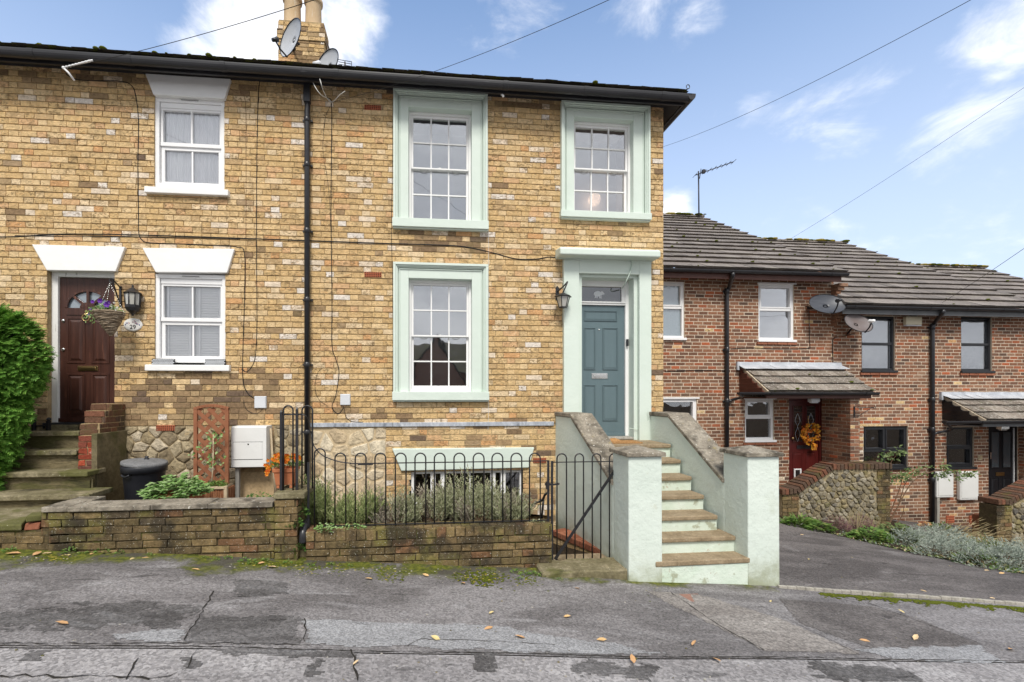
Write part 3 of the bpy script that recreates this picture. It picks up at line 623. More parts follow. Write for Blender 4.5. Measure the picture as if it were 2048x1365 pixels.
# ================= the two yellow brick terraced houses =================
XL,XS,XE=-8.6,fx(617),fx(1326)
Z0=1.325                               # top of the stone plinth / lead flashing
EZ=CZ+4.13                             # underside of the fascia
WT=CZ+4.27
ring=lambda mb,x0,x1,z0,z1,wd,y0,y1,m=0,bottom=False:(mb.box(x0,x1,y0,y1,z1-wd,z1,m),mb.box(x0,x0+wd,y0,y1,z0,z1-wd,m),mb.box(x1-wd,x1,y0,y1,z0,z1-wd,m),bottom and mb.box(x0+wd,x1-wd,y0,y1,z0,z0+wd,m))
no29=thing('terraced_house',(fx(330),YF,.33),'yellow brick terraced house with white lintels, dark red door and number 29','house','yellow brick terraced houses')
mint=thing('terraced_house',(fx(1000),YF,.1),'yellow brick terraced house with mint window surrounds and teal front door','house','yellow brick terraced houses')
def rect(px0,px1,py0,py1,Y=YF):
    m=(px0+px1)/2; return fx(px0,Y),fx(px1,Y),fz(m,py1,Y),fz(m,py0,Y)
def trap(mb,tl,tr,br,bl,y0,y1):
    mb.xz([(fx(p[0],y0),fz(p[0],p[1],y0)) for p in (bl,br,tr,tl)],y0,y1)
# --- openings
h_up=rect(309,449,194,392); h_lo=rect(310,451,546,742); h_dr=rect(95,230,541,850)
h_ul=rect(817,943,220.5,445); h_ur=rect(1147,1265,240,428); h_ll=rect(817.5,943.4,559,785)
h_md=(2.19,3.11,.9,fz(1218,547,6.64)); h_ba=rect(822,1046,942,1012)
rb=random.Random(5)
def dark29(u,v):
    p=.02
    if v<Z0+.42: p=.30 if u<-1.7 else .06
    elif v<Z0+.75: p=.12
    if -4.2<u<-2.2 and v<Z0+.45: p=.93
    elif -4.2<u<-2.0 and v<Z0+.80: p=.55
    if u<-4.0 and v<2.4: p=.62
    if v>WT-.20: p=max(p,.3)  # eave shade painted in as more dark bricks along the wall top
    return 2 if rb.random()<p else 1
def darkm(u,v):
    p=.02
    if v<Z0+.25: p=.18
    if v>WT-.18: p=.32  # painted shade below the gutter, again by picking darker bricks
    if h_ul[0]-.2<u<h_ul[1]+.2 and h_ul[2]-.42<v<h_ul[2]-.12: p=.6
    return 2 if rb.random()<p else 1
WM=[M['lime_mortar'],M['stock_brick'],M['dark_brick']]
b=MB(); H=[h_up,h_lo,h_dr]
panel(b,front(YF),XL,XS,Z0,WT+.1,H,0,.16); courses(b,front(YF),XL,XS,Z0,WT,H,mat=dark29,seed=2,wob=.0012,proud=.012,jv=.006,joint=.011)
b.build('wall',WM,no29)
gr=lambda h:(h[0]-.03,h[1]+.03,h[2]-.03,h[3]+.03)
b=MB(); H=[gr(h_ul),gr(h_ur),gr(h_ll),h_md]
panel(b,front(YF),XS,XE,Z0,WT+.1,H,0,.16); courses(b,front(YF),XS,XE,Z0,WT,H,mat=darkm,seed=4,wob=.0012,proud=.012,jv=.006,joint=.011)
# flank wall of the end house
panel(b,facer(XE),YF,13.2,-1.2,WT+.1,[],0); courses(b,facer(XE),YF,13.2,-1.2,WT,[],mat=lambda u,v:1,seed=6)
b.box(XL,XE-.02,13.2,13.3,0,WT,0)
b.build('wall',WM,mint)
# --- plinths
b=MB(); xa=fx(252); xb=fx(470)
panel(b,front(YF),XL,XS,-.2,Z0,[h_dr],0,.16)
rubble(b,front(YF),fx(244),fx(474),.25,Z0-.005,.125,.010,.030,1,seed=8,asp=1.5,chop=.09)
rubble(b,front(YF),fx(548),XS,.25,Z0-.005,.13,.012,.022,1,seed=9,asp=1.3,chop=.10)
b.box(fx(474),fx(548),YF-.012,YF+.05,.2,fz(510,945),2)
courses(b,front(YF),fx(474),fx(548),fz(510,945),Z0-.01,[],mat=lambda u,v:3,seed=12)
b.build('plinth',[M['plinth_mortar'],M['plinth_stone'],M['tan_render'],M['dark_brick']],no29)
b=MB(); xm=fx(772)
panel(b,front(YF),XS,XE,-1.0,Z0,[gr(h_ba),(2.19,3.11,1.0,9)],0,.03)
rubble(b,front(YF),XS+.03,xm,.0,Z0-.03,.18,.026,.014,1,seed=15,asp=1.2,chop=.12)
b.build('plinth',[M['garden_stone_mortar'],M['garden_stone']],mint)
b=MB(); panel(b,front(YF-.003),xm,2.0,-.7,Z0-.01,[gr(h_ba)],0,.003)
courses(b,front(YF-.003),xm,2.0,-.7,Z0-.02,[h_ba],mat=lambda u,v:1 if rb.random()<.88 else 2,seed=17,bond='mixed'); b.build('basement_wall',WM,mint)
b=MB()
for i in range(3):
    x0=XS+(fx(1107)-XS)*i/3; x1=XS+(fx(1107)-XS)*(i+1)/3
    b.box(x0,x1-.003,YF-.03-.002*i,YF+.01,Z0-.028,Z0+.03)
b.build('flashing',M['lead'],mint,bevel=.004)
# --- white lintels and windows of number 29
def lintel29(tl,tr,br,bl,d=.05):
    b=MB(); trap(b,tl,tr,br,bl,YF-d,YF+.10); b.build('lintel',M['white_paint'],no29,bevel=.008)
lintel29((290,147),(461,158),(449,198),(306,189),.055); lintel29((284,496),(469,498),(454,546),(311,545)); lintel29((63,489),(250,494),(231,543),(93,541))
def pane(parent,name,rects,y,m):
    b=MB()
    for x0,x1,z0,z1 in rects: b.box(x0,x1,y-.002,y+.002,z0,z1)
    return b.build(name,m,parent)
def room(parent,x0,x1,z0,z1,y,m,d=.9,nm='room'):
    b=MB(); e=.06
    x0-=e;x1+=e;z0-=e;z1+=e
    b.quad((x0,y+d,z0),(x1,y+d,z0),(x1,y+d,z1),(x0,y+d,z1)); b.quad((x0,y,z0),(x1,y,z0),(x1,y+d,z0),(x0,y+d,z0)); b.quad((x0,y,z1),(x0,y+d,z1),(x1,y+d,z1),(x1,y,z1))
    b.quad((x0,y,z0),(x0,y+d,z0),(x0,y+d,z1),(x0,y,z1)); b.quad((x1,y,z0),(x1,y,z1),(x1,y+d,z1),(x1,y+d,z0))
    return b.build(nm,m,parent)
def upvc29(h,kind):
    x0,x1,z0,z1=h; y=YF+.035; b=MB(); zs=z0+.11; f=.055
    top=z1-.02
    ring(b,x0-.005,x1+.005,zs,top,f,y-.02,y+.08,0,True)
    b.box(x0+f,x1-f,y,y+.06,top-f-.07,top-f)                                  # head
    zm=zs+(top-zs)*.485
    b.box(x0+f,x1-f,y+.002,y+.055,zm-.02,zm+.03)                                # meeting rail
    ring(b,x0+f,x1-f,zm+.03,top-f-.07,.028,y+.01,y+.06)
    ring(b,x0+f,x1-f,zs+f,zm-.02,.045,y+.022,y+.07); b.box(x0+f+.045,x1-f-.045,y+.022,y+.07,zs+f,zs+f+.035)
    xm=(x0+x1)/2
    b.box(xm-.011,xm+.011,y+.018,y+.055,zm+.03,top-f-.07); b.box(xm-.008,xm+.014,y+.03,y+.065,zs+f,zm-.02)
    w_=b.build('window',M['white_gloss'],no29,bevel=.004)
    pane(w_,'pane',[(x0+f+.01,x1-f-.01,zm+.01,top-f-.06),(x0+f+.02,x1-f-.02,zs+f+.01,zm-.01)],y+.050,M['clear_glass'])
    v=MB(); v.box(xm-.13,xm+.13,y-.032,y-.02,top-.036,top-.018); v.box(xm-.11,xm+.11,y-.034,y-.032,top-.031,top-.024,1); v.build('trickle_vent',[M['white_gloss'],M['dark_gap']],w_)
    s=MB(); s.box(x0-.09,x1+.075,YF-.075,YF+.10,z0-.005,z0+.075); s.build('sill',M['white_paint'],w_,bevel=.008)
    if kind=='curtain':
        c=MB(); n=90; yy=y+.085
        def cu(xa,xb,ph):
            P_=[(xa+(xb-xa)*i/n, yy+.010*math.sin(i*.55+ph)+.008*math.sin(i*.23+ph)) for i in range(n+1)]
            V=[(x,q,z) for z in (zs,top) for x,q in P_]; c.add(V,[(i,i+1,n+2+i,n+1+i) for i in range(n)],0,True)
        cu(x0+f,xm+.02,0); cu(xm-.02,x1-f,2); c.build('curtain',M['curtain_white'],w_)
    else:
        c=MB(); k=0; z=zs+.02
        while z<top-.1:
            for xa,xb in ((x0+f-.01,xm-.004),(xm+.004,x1-f+.01)):
                c.obox(((xa+xb)/2,y+.09,z),((xb-xa)/2,0,0),(0,.009,.021),(0,-.0016,.0008))
            z+=.034
        for xx in (x0+f+.06,xm-.05,xm+.07,x1-f-.06): c.box(xx-.012,xx+.012,y+.066,y+.068,zs,top)
        c.build('blind',M['blind'],w_)
        for xa,xb in ((x0-.01,x0+.26),(x1-.24,x1+.01)):
            k=MB(); k.box(xa,xb,YF-.045,YF-.015,z0+.077,z0+.155,1)
            for i in range(9):
                for j in range(4):
                    xx=xa+(xb-xa)*(i+.5*(j%2)+.25)/9
                    k.obox((xx,YF-.048,z0+.088+j*.018),(.012,0,.0),(0,.004,0),(0,0,.006),0)
            tag(k.build('wicker_trough',[M['box_grey'],M['dark_gap']]),'grey woven trough at the %s end of the white sill of number 29'%('door' if xa<x0 else 'drainpipe'),'trough','grey woven troughs')
    room(w_,x0,x1,z0,z1,y+.2,M['room_grey'],.5)
upvc29(h_up,'curtain'); upvc29(h_lo,'blind')
# --- dark red door of number 29
x0,x1,z0,z1=h_dr; yd=YF+.10
b=MB(); f=.078
b.box(x0,x0+f,yd-.035,yd+.09,z0+.02,z1,0); b.box(x1-f*.55,x1+.01,yd-.035,yd+.09,z0+.02,z1,0); b.box(x0+f,x1-f*.55,yd-.035,yd+.09,z1-.075,z1,0)
dfr=b.build('door_frame',M['flaky_white'],no29,bevel=.006)
b=MB(); dx0,dx1=x0+f,x1-f*.55; dz0,dz1=z0+.035,z1-.075; W=dx1-dx0; Hh=dz1-dz0; xm=(dx0+dx1)/2
fan_z=dz0+Hh*.79; fr_r=W*.385
# leaf of the door with the fanlight cut out as a half ring of pieces
n=24
arc=[(xm+fr_r*math.cos(math.pi*i/n),fan_z+fr_r*.86*math.sin(math.pi*i/n)) for i in range(n+1)]
b.box(dx0,dx1,yd,yd+.045,dz0,fan_z)
for i in range(n):
    a,c=arc[i],arc[i+1]
    b.xz([a,(a[0],dz1),(c[0],dz1),c],yd,yd+.045)
b.box(dx0,arc[n][0],yd,yd+.045,fan_z,dz1); b.box(arc[0][0],dx1,yd,yd+.045,fan_z,dz1)
for i in range(n):                                   # moulded arch
    a,c=arc[i],arc[i+1]
    def sc_(p,s): return (xm+(p[0]-xm)*s,fan_z+(p[1]-fan_z)*s)
    b.xz([sc_(a,.94),sc_(a,1.05),sc_(c,1.05),sc_(c,.94)],yd-.012,yd+.01)
for ang in (45,90,135):
    t=math.radians(ang); d=Vector((math.cos(t),0,math.sin(t)*.86)); d1=d.normalized()
    b.obox(Vector((xm,yd-.002,fan_z))+d*fr_r*.55,d*fr_r*.43,Vector((0,.012,0)),d1.cross(Vector((0,1,0)))*.016)
b.xz([(xm+.10*math.cos(math.pi*i/10),fan_z+.075*math.sin(math.pi*i/10)) for i in range(11)],yd-.012,yd+.01)
b.box(dx0+W*.12,dx1-W*.12,yd-.010,yd+.002,fan_z-.095,fan_z-.004)
def raised(mb,xa,xb,za,zb,y,m=0,fr2=.022,dp=.014):
    ring(mb,xa,xb,za,zb,fr2,y-.008,y+.002,m,True)
    i=fr2+.012; j=i+.03
    V=[(xa+i,y+.001,za+i),(xb-i,y+.001,za+i),(xb-i,y+.001,zb-i),(xa+i,y+.001,zb-i),(xa+j,y-dp,za+j),(xb-j,y-dp,za+j),(xb-j,y-dp,zb-j),(xa+j,y-dp,zb-j)]
    mb.add(V,[(4,5,6,7),(0,1,5,4),(1,2,6,5),(2,3,7,6),(3,0,4,7)],m)
for xa,xb in ((dx0+W*.125,xm-W*.055),(xm+W*.055,dx1-W*.125)):
    raised(b,xa,xb,dz0+Hh*.405,fan_z-.125,yd); raised(b,xa,xb,dz0+Hh*.055,dz0+Hh*.335,yd)
b.box(dx0,dx1,yd-.03,yd+.02,dz0,dz0+.05)
d29=b.build('door',M['red_wood'],no29,bevel=.003)
b=MB(); b.xz([(p[0],p[1]) for p in arc],yd+.02,yd+.026); b.build('fanlight',M['frosted'],d29)
b=MB(); zl=dz0+Hh*.37; b.box(xm-.125,xm+.125,yd-.012,yd,zl-.032,zl+.032); b.box(xm-.10,xm+.10,yd-.018,yd-.012,zl-.018,zl+.018); b.build('letterbox',M['brass'],d29,bevel=.004)
b=MB(); zk=fan_z-.10; c=Vector((xm-.01,yd-.02,zk)); b.ball(c+Vector((0,0,.05)),.020); b.ball(c+Vector((0,0,.018)),.032,0,12,8,(1,.5,.6)); b.tube([c+Vector((.045*math.sin(t),-.012,-.03-.0+.045*math.cos(t))) for t in [2*math.pi*i/18 for i in range(19)]],.007); b.tube([c+Vector((0,.02,0)),c+Vector((0,-.01,0))],.016); b.build('knocker',M['brass'],d29)
for q in (dz0+Hh*.70,dz0+Hh*.50): b=MB(); b.ball((dx0+.045,yd-.008,q),.022,0,12,6,(1,.5,1)); b.build('lock',M['chrome'],d29)
b=MB(); b.box(x0-.02,x1+.03,YF-.06,yd+.06,z0-.045,z0+.03); b.build('door_sill',M['black_metal'],no29,bevel=.008)
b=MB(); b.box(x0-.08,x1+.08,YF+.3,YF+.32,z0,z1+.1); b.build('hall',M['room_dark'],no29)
# --- mint surrounds and sash windows
def surround(parent,xa,xb,zb,zt,h):
    b=MB(); x0,x1,z0,z1=h
    ring(b,xa,xb,zb,zt,.034,YF-.085,YF+.02); ring(b,xa+.034,xb-.034,zb,zt-.034,.020,YF-.066,YF+.02); ring(b,xa+.054,xb-.054,zb,zt-.054,.014,YF-.050,YF+.02); ring(b,xa+.068,xb-.068,zb,zt-.068,.012,YF-.018,YF+.02)
    i=.080; ring(b,xa+i,xb-i,zb,zt-i,.012,YF-.046,YF+.02)
    i=.092
    b.box(xa+i,x0,YF-.033,YF+.16,zb,zt-i); b.box(x1,xb-i,YF-.033,YF+.16,zb,zt-i); b.box(x0,x1,YF-.033,YF+.16,z1,zt-i)
    return b.build('surround',M['mint_paint'],parent,bevel=.004)
def sash(h,so,sill,mid=None,rows=2,lamp=False):
    x0,x1,z0,z1=h; y=YF+.105; b=MB(); f=.034
    ring(b,x0,x1,z0,z1,f,y-.03,y+.10); b.box(x0,x1,y-.02,y+.10,z0,z0+.045)
    zm=z0+.045+(z1-f-z0-.045)*.50 if mid is None else mid
    xa,xb=x0+f,x1-f
    for k,(za,zb,yy) in enumerate(((zm-.008,z1-f,y+.0),(z0+.045,zm+.012,y+.038))):
        st=.030; rt=.034 if k==0 else .022; rbm=.022 if k==0 else .05
        b.box(xa,xa+st,yy,yy+.035,za,zb); b.box(xb-st,xb,yy,yy+.035,za,zb); b.box(xa+st,xb-st,yy,yy+.035,zb-rt,zb); b.box(xa+st,xb-st,yy,yy+.035,za,za+rbm)
        gx0,gx1,gz0,gz1=xa+st,xb-st,za+rbm,zb-rt
        for c in (1,2): xx=gx0+(gx1-gx0)*c/3; b.box(xx-.0095,xx+.0095,yy+.004,yy+.03,gz0,gz1)
        for c in range(3):
            qa=gx0+(gx1-gx0)*c/3+.0095*(c>0); qb=gx0+(gx1-gx0)*(c+1)/3-.0095*(c<2)
            zz_=(gz0+gz1)/2; b.box(qa,qb,yy+.004,yy+.03,zz_-.0095,zz_+.0095)
        if k==0: g0=(gx0-.005,gx1+.005,gz0-.005,gz1+.005)
        else: g1=(gx0-.005,gx1+.005,gz0-.005,gz1+.005)
    w_=b.build('window',M['white_paint'],mint,bevel=.003)
    b=MB(); b.box(g0[0],g0[1],y+.019,y+.023,g0[2],g0[3]); b.box(g1[0],g1[1],y+.057,y+.061,g1[2],g1[3]); b.build('pane',M['sash_glass'],w_)
    for q in (.22,.78):
        b=MB(); cx_=xa+(xb-xa)*q
        b.tube([(cx_+.05*math.cos(math.pi+math.pi*i/8),y+.030,zm-.012+.022*math.sin(math.pi+math.pi*i/8)) for i in range(9)],.004); b.build('sash_lift',M['chrome'],w_)
    b=MB(); b.ball((xm_(x0,x1),y+.02,zm+.02),.014,0,8,5); b.build('sash_catch',M['chrome'],w_)
    sr=surround(mint,*so,h); sr.parent=w_; sr.name='surround'
    s=MB(); s.box(so[0]-.012,so[1]+.014,YF-.095,YF+.11,sill[0],sill[1]); s.box(so[0]-.002,so[1]+.004,YF-.07,YF+.11,sill[0]-.02,sill[0]); s.build('sill',M['mint_paint'],w_,bevel=.006)
    rm=room(w_,x0,x1,z0,z1,y+.10,M['room_grey'],.55)
    if lamp:
        pl=bpy.data.lights.new('lamp','POINT'); po=bpy.data.objects.new('lamp',pl); C.objects.link(po); po.location=(x0+(x1-x0)*.60,y+.50,z0+(z1-z0)*.34); pl.energy=1.5; pl.color=(1,.66,.42); pl.shadow_soft_size=.10
    return w_
def xm_(a,b): return (a+b)/2
lw=bpy.data.materials.new('lamp_warm'); lw.use_nodes=True; q=lw.node_tree.nodes['Principled BSDF']; q.inputs['Emission Color'].default_value=(1,.62,.34,1); q.inputs['Emission Strength'].default_value=3.2; M['lamp_warm']=lw
def so_(px0,px1,ytop,ysill_top): return (fx(px0),fx(px1),fz((px0+px1)/2,ysill_top),fz((px0+px1)/2,ytop))
sash(h_ul,so_(787,974,189,443),(fz(880,460),fz(880,443)))
sash(h_ur,so_(1120,1296,213,428),(fz(1208,441),fz(1208,428)),lamp=True)
wll=sash(h_ll,so_(787,975,529.5,784),(fz(881,801),fz(881,784)))
# --- mint door case
b=MB(); dxa,dxb=fx(1128,6.62),fx(1303,6.62); yo=6.62; zt=fz(1215,516,6.62); zb=Z0-.05-.25
x0,x1=2.20,3.10; zo=fz(1218,548,6.62)
b.box(dxa,x0,yo,YF+.02,zb,zt); b.box(x1,dxb,yo,YF+.02,zb,zt); b.box(x0,x1,yo,YF+.02,zo,zt)
ix0,ix1=2.262,3.045; zi=fz(1215,556,6.69)
b.box(x0,ix0,YF-.015,YF+.28,zb,zo); b.box(ix1,x1,YF-.015,YF+.28,zb,zo); b.box(ix0,ix1,YF-.015,YF+.28,zi,zo)
dsr=b.build('door_surround',M['mint_paint'],mint,bevel=.005)
b=MB(); q0,q1=fx(1110,6.7),fx(1322,6.43); zc0,zc1=fz(1220,512,6.43),fz(1220,496,6.43)
b.yz([(6.43,zc0),(6.43,zc1-.02),(6.46,zc1),(6.70,zc1+.03),(6.70,zc0-.0)],q0,q1); b.build('canopy',M['mint_paint'],mint,bevel=.02,seg=3)
yd=6.90; zthr=fz(1236,872,yd); ztop=fz(1205,612,yd)
b=MB(); b.box(ix0-.01,ix0+.02,yd-.02,yd+.08,zthr,zi); b.box(2.995,ix1+.01,yd-.035,yd+.08,zthr,zi); b.box(ix0+.02,2.995,yd-.03,yd+.08,zi-.085,zi+.01)
b.box(ix0+.02,2.995,yd-.03,yd+.08,ztop+.006,ztop+.05); b.box(ix0+.02,2.995,yd-.045,yd+.0,ztop+.035,ztop+.055)
b.box(2.945,2.995,yd-.02,yd+.06,ztop+.05,zi-.085); b.build('door_frame',M['white_paint'],mint,bevel=.004)
b=MB(); b.box(ix0+.02,2.945,yd+.01,yd+.016,ztop+.05,zi-.085); tr=b.build('transom_pane',M['dark_glass'],mint)
# frosted animal shape etched in the fanlight
b=MB(); cx_=fx(1197,yd); cz_=fz(1197,588,yd); y_=yd+.0085
def ell(cx2,cz2,rx,rz,rot=0,n=16):
    b.xz([(cx2+rx*math.cos(t)*math.cos(rot)-rz*math.sin(t)*math.sin(rot),cz2+rx*math.cos(t)*math.sin(rot)+rz*math.sin(t)*math.cos(rot)) for t in [2*math.pi*i/n for i in range(n)]],y_,y_+.0012)
ell(cx_-.01,cz_,.060,.042,.15); 
y_-=.0015; ell(cx_+.055,cz_+.012,.026,.03,0); y_-=.0015; ell(cx_+.082,cz_+.002,.012,.014)
for q in (-.045,-.02,.025,.045): b.box(cx_+q-.007,cx_+q+.007,y_+.004,y_+.0055,cz_-.065,cz_-.02)
b.build('etching',M['frost'],tr)
tag(tr,None)
b=MB(); dx0,dx1=2.255,2.993; dz0,dz1=zthr,ztop
b.box(dx0,dx1,yd,yd+.045,dz0,dz1); D=dx1-dx0; Hd=dz1-dz0
def sunk(xa,xb,za,zb):
    ring(b,xa,xb,za,zb,.010,yd-.012,yd+.001,0,True); ring(b,xa+.014,xb-.014,za+.014,zb-.014,.008,yd-.007,yd+.001,0,True)
    b.box(xa+.03,xb-.03,yd-.004,yd+.001,za+.03,zb-.03)
zf=lambda py:fz(1205,py,yd)
sunk(dx0+.11,dx1-.115,zf(643),zf(622)); xl0,xl1,xr0,xr1=dx0+.11,fx(1191,yd),fx(1205,yd),dx1-.105
for xa,xb in ((xl0,xl1),(xr0,xr1)): sunk(xa,xb,zf(740),zf(656)); sunk(xa,xb,zf(842),zf(770))
b.box(dx0,dx1+.004,yd-.025,yd+.02,dz0,dz0+.045)
dm=b.build('door',M['teal_paint'],mint,bevel=.003)
b=MB(); xa,xb=fx(1183,yd),fx(1215,yd); b.box(xa,xb,yd-.010,yd,zf(758),zf(747)); b.box(xa+.03,xb-.03,yd-.022,yd-.010,zf(755),zf(750)); b.build('letterbox',M['chrome'],dm,bevel=.004)
b=MB(); b.ball((fx(1198,yd),yd-.004,zf(660)),.013,0,10,6,(1,.5,1)); b.build('spyhole',M['chrome'],dm)
b=MB(); b.box(3.0,3.03,yd-.075,yd-.035,zf(693),zf(679)); b.build('doorbell',M['black_plastic'],mint,bevel=.008)
b=MB(); b.box(ix0-.05,ix1+.04,YF+.015,yd+.05,1.0,zthr-.036); b.build('door_step',M['mint_riser'],mint)
b=MB(); b.box(ix0,ix1+.0,YF-.01,yd+.06,zthr-.035,zthr-.002); b.build('door_sill',M['grey_post'],mint,bevel=.006)
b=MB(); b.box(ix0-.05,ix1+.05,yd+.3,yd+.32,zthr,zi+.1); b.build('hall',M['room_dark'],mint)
# --- basement window and its lintel
b=MB(); trap(b,(784,898),(1069,895.5),(1057.6,936),(802.5,942.5),YF-.05,YF+.09); b.build('basement_lintel',M['mint_paint'],mint,bevel=.01)
x0,x1,z0,z1=h_ba; b=MB(); y=YF+.06; ring(b,x0,x1,z0,z1,.04,y-.02,y+.06,0,True)
for q in (866,886,986,1006): xx=fx(q,y); b.box(xx-.035,xx+.035,y-.015-.002*(q%4),y+.05,z0,z1)
xx=fx(940,y); b.box(xx-.009,xx+.009,y,y+.04,z0,z1)
wb=b.build('basement_window',M['white_paint'],mint,bevel=.004); pane(wb,'pane',[(x0+.04,x1-.04,z0+.04,z1-.04)],y+.03,M['clear_glass']); room(wb,x0,x1,z0,z1,y+.08,M['room_dark'],.5)
# --- air bricks
def airbrick(parent,px0,px1,py0,py1,Y=YF):
    x0,x1,z0,z1=rect(px0,px1,py0,py1,Y); b=MB(); b.box(x0,x1,Y-.012,Y+.02,z0,z1,0)
    nx_=9; nz_=3 if z1-z0>.05 else 2
    for i in range(nx_):
        for j in range(nz_):
            cx2=x0+(x1-x0)*(i+.5)/nx_; cz2=z0+(z1-z0)*(j+.5)/nz_; e=(x1-x0)/nx_*.27
            b.box(cx2-e,cx2+e,Y-.0145,Y-.011,cz2-e*.9,cz2+e*.9,1)
    b.build('air_brick',[M['airbrick'],M['dark_gap']],parent)
airbrick(no29,313,350,851,862,YF-.02); airbrick(mint,729,762,211.5,221,YF-.006); airbrick(mint,729,763,545,555,YF-.006); airbrick(mint,1066,1092,916.5,926,YF-.006)
# --- roofs, eaves, gutters
PIT=math.radians(30); ex=XE+.17
def eaves(parent,xa,xb,end=False,seed=3,moss=0):
    b=MB()
    b.quad((xa,6.45,EZ),(xb,6.45,EZ),(xb if not end else XE,YF,WT),(xa,YF,WT),1)
    b.box(xa,xb,6.43,6.45,EZ-.005,EZ+.16,0)
    b.box(xa,XE if end else xb,YF-.022,YF+.02,WT-.035,WT+.03,1)
    if end:
        b.box(xb-.02,xb,6.45,13,EZ-.005,EZ+.16,0); b.quad((xb,6.45,EZ),(xb,13,EZ),(XE,13,WT),(XE,YF,WT),1)
        b.box(XE,XE+.02,YF-.022,13,WT-.06,WT+.03,1)
    b.build('fascia',[M['gutter_black'],M['soffit_dark']],parent)
    g=MB(); n=10; prof=[(6.375+.058*math.cos(t),EZ+.085+.075*math.sin(t)) for t in [math.pi+math.pi*i/n for i in range(n+1)]]
    prof+= [(6.425,EZ+.09),(6.325,EZ+.09)]
    prof=[(6.432,EZ+.10)]+[(6.375+.058*math.cos(t),EZ+.085+.075*math.sin(t)) for t in [2*math.pi-math.pi*i/n for i in range(n+1)]]+[(6.317,EZ+.10)]
    g.yz(prof,xa,xb+(.06 if end else 0))
    x=xa+.4
    while x<xb:
        pr=[(6.375+(y-6.375)*1.09,EZ+.085+(z-EZ-.085)*1.06) for y,z in prof]; g.yz(pr,x,x+.07)
        x+=1.12
    if end:
        pr=[(xb+.005-6.432+y2*0+ (6.432-y2),z2) for y2,z2 in prof]
        g.prism([(xb+ (6.432-y2),6.317,z2) for y2,z2 in prof],(0,6.7,0))
    g.build('gutter',M['gutter_black'],parent,bevel=.003)
    r=MB(); S=Vector((0,math.cos(PIT),math.sin(PIT))); O=Vector((xa,6.37,EZ+.165)); ln=3.9/math.cos(PIT)
    tiles(r,O,(1,0,0),S,xb-xa+(.04 if end else 0),.75,.17,.17,.018,0,seed,moss*.7,1)
    top=O+S*ln; 
    if not end:
        r.quad(O,O+Vector((xb-xa,0,0)),top+Vector((xb-xa,0,0)),top); r.quad(top,top+Vector((xb-xa,0,0)),Vector((xb,14.2,O.z)),Vector((xa,14.2,O.z)))
    else:
        xr=xb-3.9; T2=Vector((xr,top.y,top.z)); E=Vector((xb+.04,O.y,O.z)); K=Vector((xb+.04,14.2,O.z))
        r.add([O,E,T2,top,K,Vector((xa,14.2,O.z))],[(0,1,2,3),(1,4,2),(4,5,3,2)])
    r.build('roof',[M['house_tile'],M['moss']],parent)
eaves(no29,XL,XS,False,3,.30); eaves(mint,XS,ex,True,4,.03)
# --- downpipe on the party line
b=MB(); xp=XS; yp=YF-.075
b.box(xp-.042,xp+.042,yp-.04,yp+.04,fz(617,206,yp),EZ+.07); b.tube([(xp,yp,fz(617,200,yp)),(xp+.006,yp,fz(617,215,yp)),(xp,yp,fz(617,225,yp)),(xp,yp,.25)],.037,14)
for py in (240,330,462,600,730,865): 
    z=fz(617,py,yp); b.lathe([(.037,-.035),(.044,-.03),(.044,.03),(.037,.035)],(xp,yp,z),14); b.box(xp-.065,xp+.065,yp+.02,YF,z-.012,z+.012)
b.build('downpipe',M['black_plastic'],mint)
# --- chimney stack with two pots
ch=MB(); yc=9.3; cx0,cx1=fx(557,yc),fx(648,yc); cz1=fz(606,43,yc); cz0=CZ+4.9; dpt=.42
cc=lambda u,v:1 if rb.random()<.6 else 2
zb2=fz(606,128,yc)
for z_a,z_b,e in ((cz0,zb2,.03),(zb2,fz(606,82,yc),0.0),(fz(606,82,yc),fz(606,62,yc),.02),(fz(606,62,yc),cz1,.0)):
    ch.box(cx0-e+.004,cx1+e-.004,yc-e+.004,yc+dpt+e,z_a,z_b,0)
    courses(ch,front(yc-e),cx0-e,cx1+e,z_a,z_b,[],mat=cc,seed=int(z_a*100),bond='mixed',jit=1.8)
    courses(ch,facer(cx1+e),yc-e,yc+dpt+e,z_a,z_b,[],mat=cc,seed=int(z_a*90)); courses(ch,facel(cx0-e),-(yc+dpt+e),-(yc-e),z_a,z_b,[],mat=cc,seed=int(z_a*80))
chm=ch.build('chimney',[M['lime_mortar'],M['stock_brick'],M['dark_brick']],mint)
for px,r_ in ((585,.16),(627,.155)):
    b=MB(); cx2=fx(px,yc+.2); z=cz1-.02; hh=fz(px,3 if px>600 else -2,yc+.2)-z
    b.lathe([(r_*.98,0),(r_,.03),(r_*.94,hh-.09),(r_*.96,hh-.085),(r_*1.12,hh-.075),(r_*1.14,hh-.01),(r_*1.05,hh),(r_*.8,hh),(r_*.78,hh-.2),(.001,hh-.2)],(cx2,yc+.2,z),24); b.build('chimney_pot',M['chimney_pot'],chm)
